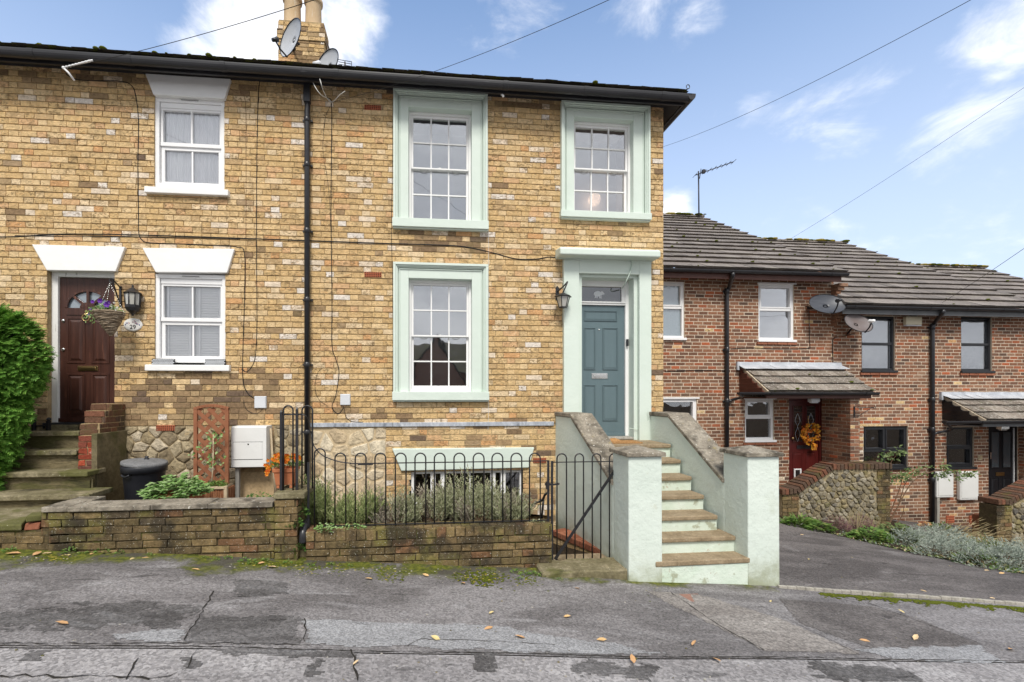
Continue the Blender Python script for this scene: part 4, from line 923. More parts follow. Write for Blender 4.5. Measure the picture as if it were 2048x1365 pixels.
# ================= steps, walls, railings in front of the houses =================
# --- mint steps
st=thing('front_steps',(2.85,4.61,-.2),'mint rendered flight of stone steps with two capped piers up to the teal door','steps')
XI0,XI1=2.33,3.285; YP0,YP1=4.61,5.03; PX0,PX1,PX2,PX3=fx(1258,4.61),fx(1325,4.61),fx(1497,4.61),fx(1560,4.61)
zs=[1.08,.907,.734,.561,.388,.215,.043]; ys=[6.07,5.82,5.57,5.31,5.05,4.84,4.64]
for i,(z,y) in enumerate(zip(zs,ys)):
    yb=6.62 if i==0 else ys[i-1]+.06; xa=XI0 if y<5.1 else 2.10; xb=3.27 if i<5 else PX2+(.012 if i==6 else 0)
    if i==0: yb=6.70
    b=MB()
    if i==6: b.prism([(xa,y-.035,z-.055),(PX2+.02,y-.03,z-.05),(PX2+.045,y+.05,z-.05),(xb-.02,y+.25,z-.055),(xa,yb,z-.055)],(0,0,.055))
    else: b.box(xa,xb,y-.03,yb,z-.05,z)
    b.build('tread',M['step_tread'],st,bevel=.012,seg=3)
    b=MB(); zl=zs[i+1] if i<6 else -.75
    b.box(xa,xb+.005,y,y+.12,zl-.004,z-.05); 
    if i==6: b.box(PX1-.02,PX2+.01,YP0+.012,YP0+.1,-.75,z-.05)
    b.build('riser',M['mint_riser'],st,bevel=.004)
b=MB(); b.box(2.12,3.27,5.1,6.68,-.7,.33); b.box(2.12,3.27,6.1,6.68,.3,1.02); b.build('core',M['mint_render'],st)
def sidewall(lx0,lx1,thk,px_flat):
    # plan skewed a little: lx0 at the facade, lx1 at the pier (left faces)
    zt=fz(1150,828,6.2)
    yA,yB,yC=6.705,6.14,YP1-.02
    zC=fz(1443,958,YP1); b=MB()
    L=lambda y: lx0+(lx1-lx0)*(YF-y)/(YF-YP1)
    pr=[(yA,-.8),(yC,-.8),(yC,zC-.05),(yB,zt-.05),(yA,zt-.05)]
    V=[(L(y),y,z) for y,z in pr]+[(L(y)+thk,y,z) for y,z in pr]; n=5
    b.add(V,[tuple(range(n)),tuple(range(n,2*n))[::-1]]+[(i,n+i,n+(i+1)%n,(i+1)%n) for i in range(n)])
    w_=b.build('side_wall',M['mint_render'],st,bevel=.006)
    b=MB(); o=.022
    for (ya,za),(yb,zb) in (((yA-.02,zt),(yB,zt)),((yB,zt),((yB+yC)/2-.1,zt+(zC-zt)*(.5+.1/(yB-yC)))),(((yB+yC)/2-.105,zt+(zC-zt)*(.5+.105/(yB-yC))),(yC,zC))):
        d=.045
        V=[(L(ya)-o,ya,za-d),(L(ya)+thk+o,ya,za-d),(L(yb)+thk+o,yb,zb-d),(L(yb)-o,yb,zb-d)]
        V+=[(x,y,z+d+.008) for x,y,z in V]
        b.add(V,[(0,1,2,3),(7,6,5,4),(0,4,5,1),(1,5,6,2),(2,6,7,3),(3,7,4,0)])
    b.build('coping',M['coping_stone'],w_,bevel=.008)
sidewall(1.872,PX0-.004,.265,0); sidewall(3.265,PX2-.003,.27,0)
for xa,xb in ((PX0,PX1),(PX2,PX3)):
    b=MB(); ztp=fz((1290 if xa<3 else 1530),914,YP0)-.0
    b.add([(xa,YP0,-.9),(xb+.004,YP0,-.9),(xb,YP1,-.9),(xa,YP1,-.9),(xa,YP0+.01,ztp),(xb,YP0+.01,ztp),(xb,YP1,ztp),(xa,YP1,ztp)],[(0,3,2,1),(4,5,6,7),(0,1,5,4),(1,2,6,5),(2,3,7,6),(3,0,4,7)])
    p_=b.build('pier',M['mint_render'],st,bevel=.012,seg=3)
    b=MB(); o=.03; a=[(xa-o,YP0-o+.01,ztp),(xb+o,YP0-o+.01,ztp),(xb+o,YP1+o,ztp),(xa-o,YP1+o,ztp)]
    cxm,cym=(xa+xb)/2,(YP0+YP1)/2
    V=a+[(x,y,z+.042) for x,y,z in a]+[(cxm,cym,ztp+.10)]
    b.add(V,[(3,2,1,0),(0,1,5,4),(1,2,6,5),(2,3,7,6),(3,0,4,7),(4,5,8),(5,6,8),(6,7,8),(7,4,8)])
    b.build('cap',M['coping_stone'],p_,bevel=.007)
b=MB(); b.box(2.36,2.93,6.16,6.50,1.082,1.096)
for i in range(260):
    x=R.uniform(2.36,2.93); y=R.uniform(6.15,6.5); b.leaf((x,y,1.094),(R.uniform(-.4,.4),R.uniform(-.4,.4),1),(1,0,0),.012,.006)
b.add([(2.62+.13*math.cos(t)*q,6.40+.05*q*math.sin(t),1.096+.05*(1-q)) for q in (1,.6,.2) for t in [2*math.pi*i/12 for i in range(12)]],[(k*12+i,k*12+(i+1)%12,(k+1)*12+(i+1)%12,(k+1)*12+i) for k in range(2) for i in range(12)],0,True)
tag(b.build('doormat',M['coir']),'brown coir doormat rucked up on the top step below the teal door','doormat')
# --- front garden walls
GM=[M['garden_mortar'],M['garden_brick']]
WY=4.92
gw=thing('garden_wall',(-2.4,WY,.2),'low mossy dark brick garden wall with flat stone coping in front of number 29','wall','low brick garden walls')
xa,xb=fx(99,WY),fx(549,WY); b=MB()
b.box(xa+.004,xb,WY+.004,WY+.225,-.25,.622); courses(b,front(WY),xa,xb,-.20,.622,[],ch=.0747,sl=.245,joint=.013,bond='old',proud=.010,jv=.010,mat=lambda u,v:1,seed=31,jit=2.2,wob=.004)
courses(b,facel(xa),-(WY+.22),-WY,-.20,.622,[],ch=.0747,sl=.232,bond='mixed',mat=lambda u,v:1,seed=32,jit=2)
x2=fx(84,WY); b.box(x2+.004,x2+.235,WY+.004,5.36,.2,.622); courses(b,front(WY),x2,xa-.004,.473,.622,[],ch=.0747,sl=.2,mat=lambda u,v:1,seed=33,jit=2)
courses(b,facel(x2),-5.34,-WY,.1,.622,[],ch=.0747,sl=.23,mat=lambda u,v:1,seed=34,jit=2)
b.build('brickwork',GM,gw)
b=MB(); cuts=[fx(81,4.89),fx(134,4.89),fx(300,4.89),fx(415,4.89),fx(545,4.89)]
for i in range(4):
    e=R.uniform(-.004,.004); b.box(cuts[i]+.002,cuts[i+1]-.002,4.888+e,5.17+e,.624,.672+e*.6)
b.box(cuts[0]+.003,cuts[0]+.26,5.172,5.40,.624,.670)
b.build('coping',M['coping_stone'],gw,bevel=.007,seg=3)
pl_=thing('brick_pillar',(fx(570,4.9),4.9,.1),'short weathered brick pillar with a stone cap at the end of the garden wall','pillar')
b=MB(); xa,xb=fx(549,4.9)+.002,fx(594,4.9); b.box(xa+.005,xb-.005,4.905,5.2,-.2,.70)
courses(b,front(4.9),xa,xb,-.2,.70,[],ch=.0747,sl=.2,joint=.011,bond='mixed',proud=.006,mat=lambda u,v:1,seed=36,jit=2.2)
courses(b,facer(xb-.002),4.9,5.2,-.2,.70,[],ch=.0747,sl=.2,mat=lambda u,v:1,seed=37,jit=2); b.build('brickwork',GM,pl_)
b=MB(); b.box(fx(546,4.88),fx(609,4.88),4.88,5.34,.702,.765); b.build('cap',M['old_stone'],pl_,bevel=.012,seg=3)
gw2=thing('garden_wall',(.1,WY,0),'low lichen spotted brick garden wall carrying the black hooped railing','wall','low brick garden walls')
xa,xb=fx(612,WY),fx(1103,WY); b=MB(); b.box(xa+.004,xb-.004,WY+.005,WY+.225,-.4,.368)
courses(b,front(WY),xa,xb,.262,.372,[],ch=.110,sl=.098,joint=.010,bond='stretcher',proud=.008,mat=lambda u,v:1,seed=41,jit=2.6,wob=.003)
courses(b,front(WY),xa,xb,-.335,.262,[],ch=.0746,sl=.225,joint=.012,bond='mixed',proud=.010,jv=.009,mat=lambda u,v:1,seed=42,jit=2.2,wob=.004)
courses(b,facer(xb-.004),WY,WY+.22,-.3,.372,[],ch=.0746,sl=.2,mat=lambda u,v:1,seed=43,jit=2)
# tops of the bricks on edge
x=xa
while x<xb-.02:
    l=R.uniform(.09,.105); b.box(x+.004,min(xb,x+l)-.003,WY+.002,WY+.215,.35,.374+R.uniform(-.003,.003),1); x+=l
b.build('brickwork',GM,gw2)
b=MB(); b.box(fx(594,4.99),fx(612,4.99),4.99,5.2,-.2,.4)
tag(b.build('wall_infill',M['brown_render']),'short mossy rendered stretch between the two garden walls behind the drain spout','wall')
# --- drain spout between the walls
b=MB(); p=P(607,1072,4.95); b.tube(curve([p+Vector((0,.16,.10)),p+Vector((0,.05,.085)),p+Vector((0,-.02,.03)),p+Vector((0,-.035,-.06))],6),.036,14); b.lathe([(.030,0),(.0295,.03)],p+Vector((0,-.035,-.062)),14)
tag(b.build('drain_spout',M['black_plastic']),'black plastic rainwater spout poking out between the two garden walls','pipe')
# --- railings
def hoop(mb,xa,xb,y,zb,zt,r=.0075,my=0):
    rr=(xb-xa)/2; c=(xa+xb)/2
    pts=[(xa,y,zb),(xa,y,zt-rr)]+[(c-rr*math.cos(math.pi*i/12),y,zt-rr+rr*math.sin(math.pi*i/12)) for i in range(1,12)]+[(xb,y,zt-rr),(xb,y,zb)]
    mb.tube(pts,r,8)
RY=5.02
ra=thing('railing',(.1,RY,.374),'long black metal railing of round topped hoops on the low brick wall','railing','black hooped railings')
HL=[629,670,710.5,750,790.6,830,868.7,908,946.5,984,1022,1059]
for i,px in enumerate(HL):
    b=MB(); zt=fz(px,907 if i else 898,RY); hoop(b,fx(px,RY),fx(px+21.5,RY),RY,.372,zt); b.build('hoop',M['black_metal'],ra)
b=MB(); zr=fz(860,925.5,RY); b.box(fx(700,RY),fx(1097,RY),RY-.010,RY+.010,zr-.005,zr+.005)
b.tube(curve([P(622,868,RY+.1),P(628,892,RY+.03),P(645,911,RY),P(675,923,RY),P(702,927,RY)],6),.006,8)
b.box(fx(716,RY),fx(746,RY),RY-.014,RY+.014,zr-.016,zr-.004)
b.build('top_rail',M['black_metal'],ra)
b=MB(); b.box(fx(640,RY),fx(1097,RY),RY-.012,RY+.012,.385,.393); b.build('bottom_rail',M['black_metal'],ra)
for px,zt in ((617,fz(617,925,RY)),(1096.5,fz(1096,921,RY))):
    b=MB(); b.box(fx(px,RY)-.011,fx(px,RY)+.011,RY-.011,RY+.011,.372,zt); b.build('post',M['black_metal'],ra)
b=MB(); c=P(1094,969,RY); b.box(c.x-.02,c.x+.035,RY-.02,RY+.02,c.z-.012,c.z+.012); b.box(c.x-.012,c.x+.015,RY-.03,RY+.01,c.z-.05,c.z+.03); b.build('latch_keeper',M['black_metal'],ra)
rs=thing('railing',(fx(590,5.0),5.0,.765),'short tall black hooped railing standing on the capped brick pillar','railing','black hooped railings')
Y2=5.02
for a,c in ((567,586),(604,625)):
    b=MB(); hoop(b,fx(a,Y2),fx(c,Y2),Y2 if a<600 else Y2+.0,.765 if a<600 else .78,fz(a+9,812,Y2),.0085); b.build('hoop',M['black_metal'],rs)
for px,py in ((562.5,819),(594,813)):
    b=MB(); x=fx(px,Y2); z=fz(px,py,Y2); b.box(x-.012,x+.012,Y2-.012,Y2+.012,.765,z-.03)
    b.add([(x-.012,Y2-.012,z-.03),(x+.012,Y2-.012,z-.03),(x+.012,Y2+.012,z-.03),(x-.012,Y2+.012,z-.03),(x,Y2,z)],[(0,1,4),(1,2,4),(2,3,4),(3,0,4)]); b.build('post',M['black_metal'],rs)
b=MB(); z=fz(585,829.5,Y2); b.tube([(fx(562,Y2),Y2,z),(fx(604,Y2),Y2,z)]+[tuple(v) for v in curve([P(604,829.5,Y2),P(612,833,Y2),P(617,845,Y2+.05)],4)],.007,8); b.build('top_rail',M['black_metal'],rs)
hr=MB(); hr.tube(curve([P(1054,1036,5.35),P(1060,1020,5.32),P(1068,1008,5.3),P(1084,1001,5.25),P(1090,990,5.2),P(1096,986,5.12)],6),.014,10); hr.tube([P(1083,1040,5.28),P(1087,1000,5.25)],.013,8)
tag(hr.build('handrail',M['black_metal']),'bent black handrail behind the gate end of the railing','handrail')
# --- gate
GY=5.03
ga=thing('garden_gate',(fx(1170,GY),GY,-.05),'black metal garden gate with hooped bars and a diagonal brace','gate')
zb=fz(1170,1122,GY); zt=fz(1170,924,GY); x0,x1=fx(1104,GY),fx(1236.5,GY)
for a,c in ((1114,1133),(1150,1167),(1184.5,1201.6),(1219,1236)):
    b=MB(); hoop(b,fx(a,GY),fx(c,GY),GY,zb+.006,fz(a+9,908,GY)); b.build('hoop',M['black_metal'],ga)
b=MB(); b.box(x0-.011,x0+.011,GY-.011,GY+.011,zb-.01,zt+.012); b.box(x1-.012,x1+.012,GY-.012,GY+.012,zb-.005,zt-.0); b.box(x0+.011,x1-.012,GY-.012,GY+.012,zb-.006,zb+.006); b.box(x0+.011,x1-.012,GY-.010,GY+.010,zt-.005,zt+.004); b.build('frame',M['black_metal'],ga)
b=MB(); a=P(1110,1119,GY-.02); c=P(1234,934,GY-.02); d=(c-a); n=Vector((-d.z,0,d.x)).normalized()*.015; b.obox((a+c)/2,d/2,n,(0,.005,0)); b.build('brace',M['black_metal'],ga)
for py in (938,1050):
    b=MB(); c=P(1245,py,GY); b.box(x1,c.x+.03,GY-.012,GY+.012,c.z-.012,c.z+.014); b.box(c.x-.005,c.x+.035,GY-.045,GY+.0,c.z-.075,c.z+.01); b.box(c.x+.028,c.x+.04,GY-.05,GY+.01,c.z-.08,c.z-.0)
    b.build('hinge',M['black_metal'],ga,bevel=.003)
b=MB(); c=P(1108,969,GY); b.box(c.x-.05,c.x+.05,GY-.012,GY+.012,c.z-.008,c.z+.008); b.ball((c.x+.05,GY,c.z+.004),.013,0,8,5); b.build('latch',M['black_metal'],ga)
# --- threshold slab, low coped wall by the basement path
def lump(name,x0,x1,y0,y1,z0,z1,m,seed,amp=.012,n=14):
    r=random.Random(seed); b=MB(); k=[]
    for side in (0,1):
        for i in range(n+1):
            t=i/n; k.append((x0+(x1-x0)*t if side==0 else x1-(x1-x0)*t, (y0 if side==0 else y1)+r.uniform(-amp,amp)))
    m_=len(k); V=[(x+r.uniform(-amp,amp)*.4,y-.0+r.uniform(-.3,1)*amp,z0) for x,y in k]+[(x,y,z1-amp*.9+r.uniform(-.3,.3)*amp) for x,y in k]
    cx2,cy2=(x0+x1)/2,(y0+y1)/2
    V+=[(cx2+(x-cx2)*.97,cy2+(y-cy2)*.92,z1+r.uniform(-.4,.4)*amp) for x,y in k]+[(cx2,cy2,z1)]
    F=[(j*m_+i,j*m_+(i+1)%m_,(j+1)*m_+(i+1)%m_,(j+1)*m_+i) for j in range(2) for i in range(m_)]+[(2*m_+i,2*m_+(i+1)%m_,3*m_) for i in range(m_)]
    b.add(V,F); return b.build(name,m)
zth=fz(1180,1139,4.70)
tag(lump('threshold_stone',fx(1082,4.70),fx(1283,4.62),4.66,5.02,-.3,zth,M['old_stone'],4,.016),'long mossy stone slab lying below the garden gate','slab')
b=MB(); b.box(fx(1103,5.0),fx(1243,5.0),4.95,5.3,-.3,zb-.012); tag(b.build('gate_step',M['step_tread'],bevel=.01),'brown stone step right under the bottom bar of the gate','step')
lw_=thing('path_wall',(1.6,5.6,-.1),'low brick wall with red brick coping sloping beside the basement path behind the gate','wall')
A=P(1105,1060,6.2); B_=P(1237,1113,5.07); d=B_-A; u_=Vector((d.x,d.y,0)); L_=u_.length; u_.normalize(); nrm=Vector((-u_.y,u_.x,0)); nrm=-nrm if nrm.y>0 else nrm
f_=lambda u,v,n: tuple(Vector((A.x,A.y,0))+u_*u+nrm*n+Vector((0,0,v+d.z*u/L_)))
b=MB(); panel(b,f_,0,L_,A.z-.6,A.z-.07,[],0); courses(b,f_,0,L_,A.z-.6,A.z-.07,[],ch=.0747,sl=.222,bond='mixed',mat=lambda u,v:1,seed=51); b.build('brickwork',[M['lime_mortar'],M['stock_brick']],lw_)
b=MB(); k=0
while k<L_:
    l=min(.108,L_-k); c=Vector(f_(k+l/2,A.z-.035,-.09)); b.obox(c,(u_*l+Vector((0,0,d.z*l/L_)))*.47,nrm*.11,(0,0,.035)); k+=.112
b.build('coping',M['red_coping'],lw_,bevel=.005)
# --- stone steps of number 29
ss=thing('stone_steps',(-4.6,5.6,.4),'worn mossy stone steps leading up to the dark red door of number 29','steps')
sz=[fz(100,863,6.40),fz(90,901,6.18),fz(90,944,5.95),fz(90,989,5.64),fz(60,1034,5.20)]; sy=[6.40,6.18,5.95,5.64,5.20]; xr=[fx(163,6.4),fx(158,6.18),fx(180,5.95),fx(184,5.64),fx(60,5.2)]
for i in range(5):
    yb=6.66 if i==0 else sy[i-1]+.05; zl=sz[i+1] if i<4 else 0
    xl=-7.6
    if i==4: 
        b=MB(); b.prism([(xl,4.90,sz[4]-.06),(fx(43,4.9),4.90,sz[4]-.06),(fx(58,5.2),5.2,sz[4]-.06),(fx(120,5.4),5.4,sz[4]-.06),(fx(125,5.6),5.70,sz[4]-.06),(xl,5.70,sz[4]-.06)],(0,0,.06)); b.build('slab',M['old_stone'],ss,bevel=.012); continue
    b=MB(); b.box(xl,xr[i],sy[i]-.045,yb,sz[i]-.058,sz[i]); b.build('tread',M['old_stone'],ss,bevel=.010,seg=3)
    b=MB(); b.box(xl,xr[i]-.01,sy[i]+.01,sy[i]+.1,zl-.01,sz[i]-.058); b.build('riser',M['riser_stone'],ss)
b=MB(); b.box(fx(93,6.62),fx(158,6.62),6.60,6.70,sz[0]-.01,fz(160,850,6.6)); b.build('riser',M['old_stone'],ss)
b=MB(); xq=fx(98,WY)-.004; b.box(-7.6,xq,WY+.01,WY+.3,-.2,sz[4]-.065); courses(b,front(WY+.008),-7.6,xq,.1,sz[4]-.07,[],ch=.0747,sl=.26,bond='mixed',mat=lambda u,v:1,seed=57,jit=3,wob=.006)
b.build('foundation',[M['garden_mortar'],M['garden_brick']],ss)
b=MB(); c=P(70,1051,4.98); b.obox(c,(.06,.01,0),(-.01,.05,0),(0,.01,.032)); tag(b.build('loose_brick',M['red_coping'],bevel=.012,seg=3),'broken orange brick lying loose by the corner of the garden wall','brick')
b=MB(); c=P(74,1033,5.02); b.obox(c,(.05,.03,0),(-.04,.09,0),(0,0,.03)); tag(b.build('stone_block',M['old_stone'],bevel=.012,seg=3),'squared stone block wedged against the left end of the coping','stone')
sw=thing('stair_wall',(-4.05,6.2,.3),'crumbling stepped wall of red bricks and brown render beside the stone steps','wall')
bx0,bx1=fx(160,6.3),fx(250,6.69)
b=MB(); r=random.Random(77); z=sz[3]-.02
prof=[(5.80,5.86),(5.80,.95),(5.98,.95)]
levels=[(6.12,fz(175,943,6.12),fz(157,872,6.12)),(6.20,fz(160,872,6.15),fz(160,848,6.2)),(6.30,fz(170,848,6.2),fz(170,822,6.3)),(6.42,fz(181,822,6.3),fz(190,808,6.42))]
zlow=fz(165,945,6.12); zprev=zlow
for k,(y,za,zb_) in enumerate(levels):
    za=zprev; zprev=zb_; xx0=fx((157,160,170,181)[k],y)
    b.box(xx0+.006,bx1-.0,y+.006,6.68,za,zb_,0)
    mt=(lambda u,v: 1) if k<1 else (lambda u,v: 1 if u<xx0+.09 and v<1.58 and rb.random()<.5 else 2)
    courses(b,front(y),xx0,bx1,za,zb_,[],ch=(zb_-za)/max(1,round((zb_-za)/.078)),sl=.215,joint=.009,bond='mixed',mat=mt,seed=60+k,jit=2.4)
    courses(b,facer(bx1),y,6.68,za,zb_,[],ch=.078,sl=.215,mat=lambda u,v:2 if rb.random()<.8 else 1,seed=70+k,jit=2)
b.build('brickwork',[M['lime_mortar'],M['painted_brick_worn'],M['dark_old_brick']],sw)
b=MB(); zt_=fz(225,864,6.4)
b.box(fx(181,6.06),bx1+.02,6.06,6.66,.1,zlow+.004); b.box(bx1-.03,bx1+.035,6.10,6.68,.1,zt_)
b.prism([(fx(186,5.97),5.97,.1),(bx1+.02,5.99,.1),(bx1+.01,6.08,.1),(fx(184,6.08),6.08,.1)],(0,0,zlow-.16))
b.build('render_base',M['brown_render'],sw,bevel=.02,seg=3)
# ================= the row of red brick houses down the hill =================
XAB=fx(1667,YR); XV1,XV2,XV3=9.13,14.28,19.6
EA=CZ+2.62; EB=EA-.70; EC=EB-.70; RYE=9.50; RYR=14.86; RP=math.atan2(3.18,RYR-RYE)
RM=[M['red_mortar'],M['red_brick'],M['stock_brick']]
ra_=thing('brick_house',(7,YR,-.6),'red brick house with white windows and a dark red front door','house','red brick houses in the row')
rbh=thing('brick_house',(12,YR,-1.2),'red brick house with black windows and a black front door','house','red brick houses in the row')
rch=thing('brick_house',(17,YR,-1.9),'last house of the row, only its stepped down tiled roof showing','house','red brick houses in the row')
rr=lambda a,c,d,e:rect(a,c,d,e,YR)
A1,A2,A3,A4=rr(1288,1369,563,678),rr(1517,1588,568,682),rr(1288,1394,797,885),rr(1490,1548,798,882)
AD=rr(1578,1645,797,972)
B1,B2,B3,B4=rr(1723,1790,633,743),rr(1922,1984,634,744),rr(1893,1948,855,936),rr(1727,1816,853,937)
BD=rr(1977,2036,850,1022)
def rowmat(u,v):
    return 2 if (rb.random()<.012 or (v<CZ-.15 and u>9.2 and u<11.2 and rb.random()<.22)) else 1
for t,xa,xb,za,zb,H,sd in ((ra_,2.6,XAB,-1.9,EA+.05,[A1,A2,A3,A4,AD],81),(rbh,XAB,XV2,-2.6,EB+.05,[B1,B2,B3,B4,BD],82),(rch,XV2,XV3,-3.2,EC+.05,[],83)):
    b=MB(); panel(b,front(YR),xa,xb,za,zb,H,0,.12)
    courses(b,front(YR),xa,xb,za,zb,H,ch=.075,sl=.2115,joint=.0125,bond='stretcher',proud=.003,mat=rowmat,seed=sd,jit=.8)
    b.box(xa,xb,YR+5,YR+5.1,za,zb,0); b.box(xb-.1,xb,YR+.13,YR+5,za,zb,0); b.box(xa,xa+.1,YR+.13,YR+5,za,zb,0)
    # gable above the lower neighbour
    zr_=EA+3.18-(0,.7,1.4)[(ra_,rbh,rch).index(t)]
    b.prism([(xb-.1,YR,zb),(xb-.1,YR+10,zb),(xb-.1,RYR,zr_-.12)],(.1,0,0),1)
    t_=b.build('wall',RM,t)
def rowroof(t,xa,xb,ez,seed,corbel=True):
    b=MB(); S=Vector((0,math.cos(RP),math.sin(RP))); O=Vector((xa,RYE-.03,ez+.05)); ln=(RYR-RYE)/math.cos(RP)
    tiles(b,O,(1,0,0),S,xb-xa+.03,ln,.415,.33,.052,0,seed,.16,1)
    top=O+S*ln
    b.quad(top,top+Vector((xb-xa+.03,0,0)),top+Vector((xb-xa+.03,5.3,-3.1)),top+Vector((0,5.3,-3.1)),0)
    r=random.Random(seed+50); x=xa
    while x<xb:                                        # ridge tiles, lichen on them
        l=min(.44,xb-x); c=top+Vector((x-xa+l/2,0,.0)); n=8
        b.prism([(x+.004,top.y+.12*math.cos(a),top.z-.01+.085*math.sin(a)+r.uniform(0,.004)) for a in [math.pi*i/n for i in range(n+1)]],(l-.008,0,0),0)
        for q in range(7):
            if r.random()<.85: b.ball((x+r.uniform(0,l),top.y+r.uniform(-.14,-.02),top.z+.06),r.uniform(.035,.085),2 if r.random()<.6 else 1,6,4,(1.7,1,.45))
        x+=.45
    b.build('roof',[M['roof_tile'],M['moss'],M['ochre_lichen']],t)
    f=MB(); f.box(xa,xb-.03,RYE+.055,RYE+.075,ez-.14,ez+.03); f.box(xa,xb-.03,RYE+.075,YR,ez-.05,ez-.03)
    f.build('fascia',M['fascia_brown'] if t is ra_ else M['fascia_grey'],t)
    g=MB(); n=8; pr=[(RYE+.05,ez+.03)]+[(RYE-.005+.055*math.cos(a),ez+.025+.06*math.sin(a)) for a in [2*math.pi-math.pi*i/n for i in range(n+1)]]+[(RYE-.06,ez+.03)]
    g.yz(pr,xa,xb+.06)
    x=xb-.35
    while x>xa: g.yz([(RYE-.005+(y-RYE+.005)*1.12,ez+.025+(z-ez-.025)*1.08) for y,z in pr],x,x+.06); x-=.92
    g.build('gutter',M['gutter_black'],t)
rowroof(ra_,2.6,XV1,EA,91); rowroof(rbh,XV1,XV2,EB,92); rowroof(rch,XV2,XV3,EC,93)
# corbelled bricks carrying the verge of each roof
for t,ez,n in ((ra_,EA,4),(rbh,EB,0)):
    b=MB()
    for k in range(n): b.box(XAB-.06,XAB+.0+.05*k,YR-.10-.04*k,YR+.02,ez-.43+.075*k,ez-.43+.075*k+.066)
    if n: b.build('corbel',M['red_brick'],t)
b=MB()
for k in range(4): b.box(XAB-.06,XAB+.0+.05*k,YR-.10-.04*k,YR+.02,EB-.36+.075*k,EB-.36+.075*k+.066)
b.build('corbel',M['red_brick'],rbh)
def rwin(t,h,kind,split,fm,gm,back=None,sash=True,cols=1,sillm=None,rec=.045,nm='window'):
    x0,x1,z0,z1=h; y=YR+rec; b=MB(); f=.05
    ring(b,x0-.004,x1+.004,z0+.02,z1,f,y-.015,y+.07,0,True)
    rects=[]; cw=(x1-x0-2*f)/cols
    for c in range(cols):
        xa=x0+f+cw*c+(0 if c==0 else .02); xb=x0+f+cw*(c+1)-(0 if c==cols-1 else .02)
        if c>0: b.box(xa-.04,xa,y-.01,y+.06,z0+.02+f,z1-f)
        if split: zm=z0+(z1-z0)*split; rects+=[(xa,xb,z0+.02+f,zm-.028),(xa,xb,zm+.028,z1-f)]; b.box(xa,xb,y-.012,y+.06,zm-.028,zm+.028)
        else: rects.append((xa,xb,z0+.02+f,z1-f))
    if sash:
        for k,(xa,xb,za,zb) in enumerate(rects):
            if k%2==sash-1 or sash==3: ring(b,xa,xb,za,zb,.032,y-.022,y+.05,0,True)
    w_=b.build(nm,M[fm],t,bevel=.004)
    pane(w_,'pane',rects,y+.035,M[gm])
    s=MB(); s.box(x0-.03,x1+.03,YR-.05,y+.05,z0-.03,z0+.02); s.build('sill',M[sillm or fm],w_,bevel=.004)
    if gm in('sash_glass','clear_glass','net_glass'):
        room(w_,x0,x1,z0,z1,y+.1,M['room_grey'] if back!='dark' else M['room_dark'],.6)
        if back and back!='dark':
            q=MB()
            for za,zb,mm in back: q.box(x0+f,x1-f,y+.055,y+.06,z0+(z1-z0)*za,z0+(z1-z0)*zb)
            q.build('blind',M[mm],w_)
    return w_
rwin(ra_,A1,'w',.55,'white_gloss','patterned',sash=2); rwin(ra_,A2,'w',.55,'white_gloss','net_glass',[(.56,1,'curtain_white'),(.0,.56,'ghost_blind')],sash=2); 
rwin(ra_,A3,'w',0,'white_gloss','clear_glass','dark',sash=3); rwin(ra_,A4,'w',.55,'white_gloss','clear_glass','dark',sash=2)
for h in (A3,A4,A2):
    b=MB(); b.box(h[0]-.03,h[1]+.05,YR-.02,YR+.04,h[3]-.01,h[3]+.022); b.build('window_head',M['white_gloss'],ra_)
rwin(rbh,B1,'b',.50,'anthracite','clear_glass',[(0,1,'ghost_blind')],sash=0); rwin(rbh,B2,'b',.50,'anthracite','clear_glass',[(0,1,'ghost_blind')],sash=0)
rwin(rbh,B3,'b',.52,'anthracite','clear_glass','dark',sash=1); rwin(rbh,B4,'b',.42,'anthracite','clear_glass','dark',sash=2,cols=2)
for h in (A2,A4,B1,B2,B3): 
    b=MB(); n=max(3,int((h[1]-h[0]+.1)/.2)); 
    for i in range(n): xa=h[0]-.05+(h[1]-h[0]+.1)*i/n; b.box(xa+.006,xa+(h[1]-h[0]+.1)/n-.006,YR-.035,YR+.01,h[2]-.085,h[2]-.032)
    b.build('sill_brick',M['red_coping'],ra_ if h in (A2,A4) else rbh)
# --- doors
def panelled(t,h,dm,fm,glm,cat,nm):
    x0,x1,z0,z1=h; y=YR+.05; b=MB(); f=.055
    ring(b,x0-.004,x1+.004,z0,z1,f,y-.03,y+.08); b.box(x0,x1,y-.05,y+.1,z0-.05,z0+.03)
    b.build('door_frame',M[fm],t,bevel=.004)
    b=MB(); xa,xb=x0+f,x1-f; W=xb-xa; Hh=z1-f-z0-.03; za=z0+.03; b.box(xa,xb,y,y+.045,za,z1-f)
    for q in (.10,.56):
        ring(b,xa+W*q,xa+W*(q+.34),za+Hh*.50,za+Hh*.945,.018,y-.012,y+.002,0,True)
        raised(b,xa+W*q,xa+W*(q+.34),za+Hh*.06,za+Hh*.385,y,0,.016,.010)
    b.box(xa,xb,y-.02,y,za,za+.05)
    d=b.build(nm,M[dm],t,bevel=.003)
    g=MB()
    for q in (.10,.56): g.box(xa+W*q+.015,xa+W*(q+.34)-.015,y-.004,y+.001,za+Hh*.50+.015,za+Hh*.945-.015)
    g.build('door_glass',M[glm],d)
    return d,xa,xb,za,Hh,y
d,xa,xb,za,Hh,y=panelled(ra_,AD,'red_door','red_door','dark_glass',None,'door')
W=xb-xa
b=MB()
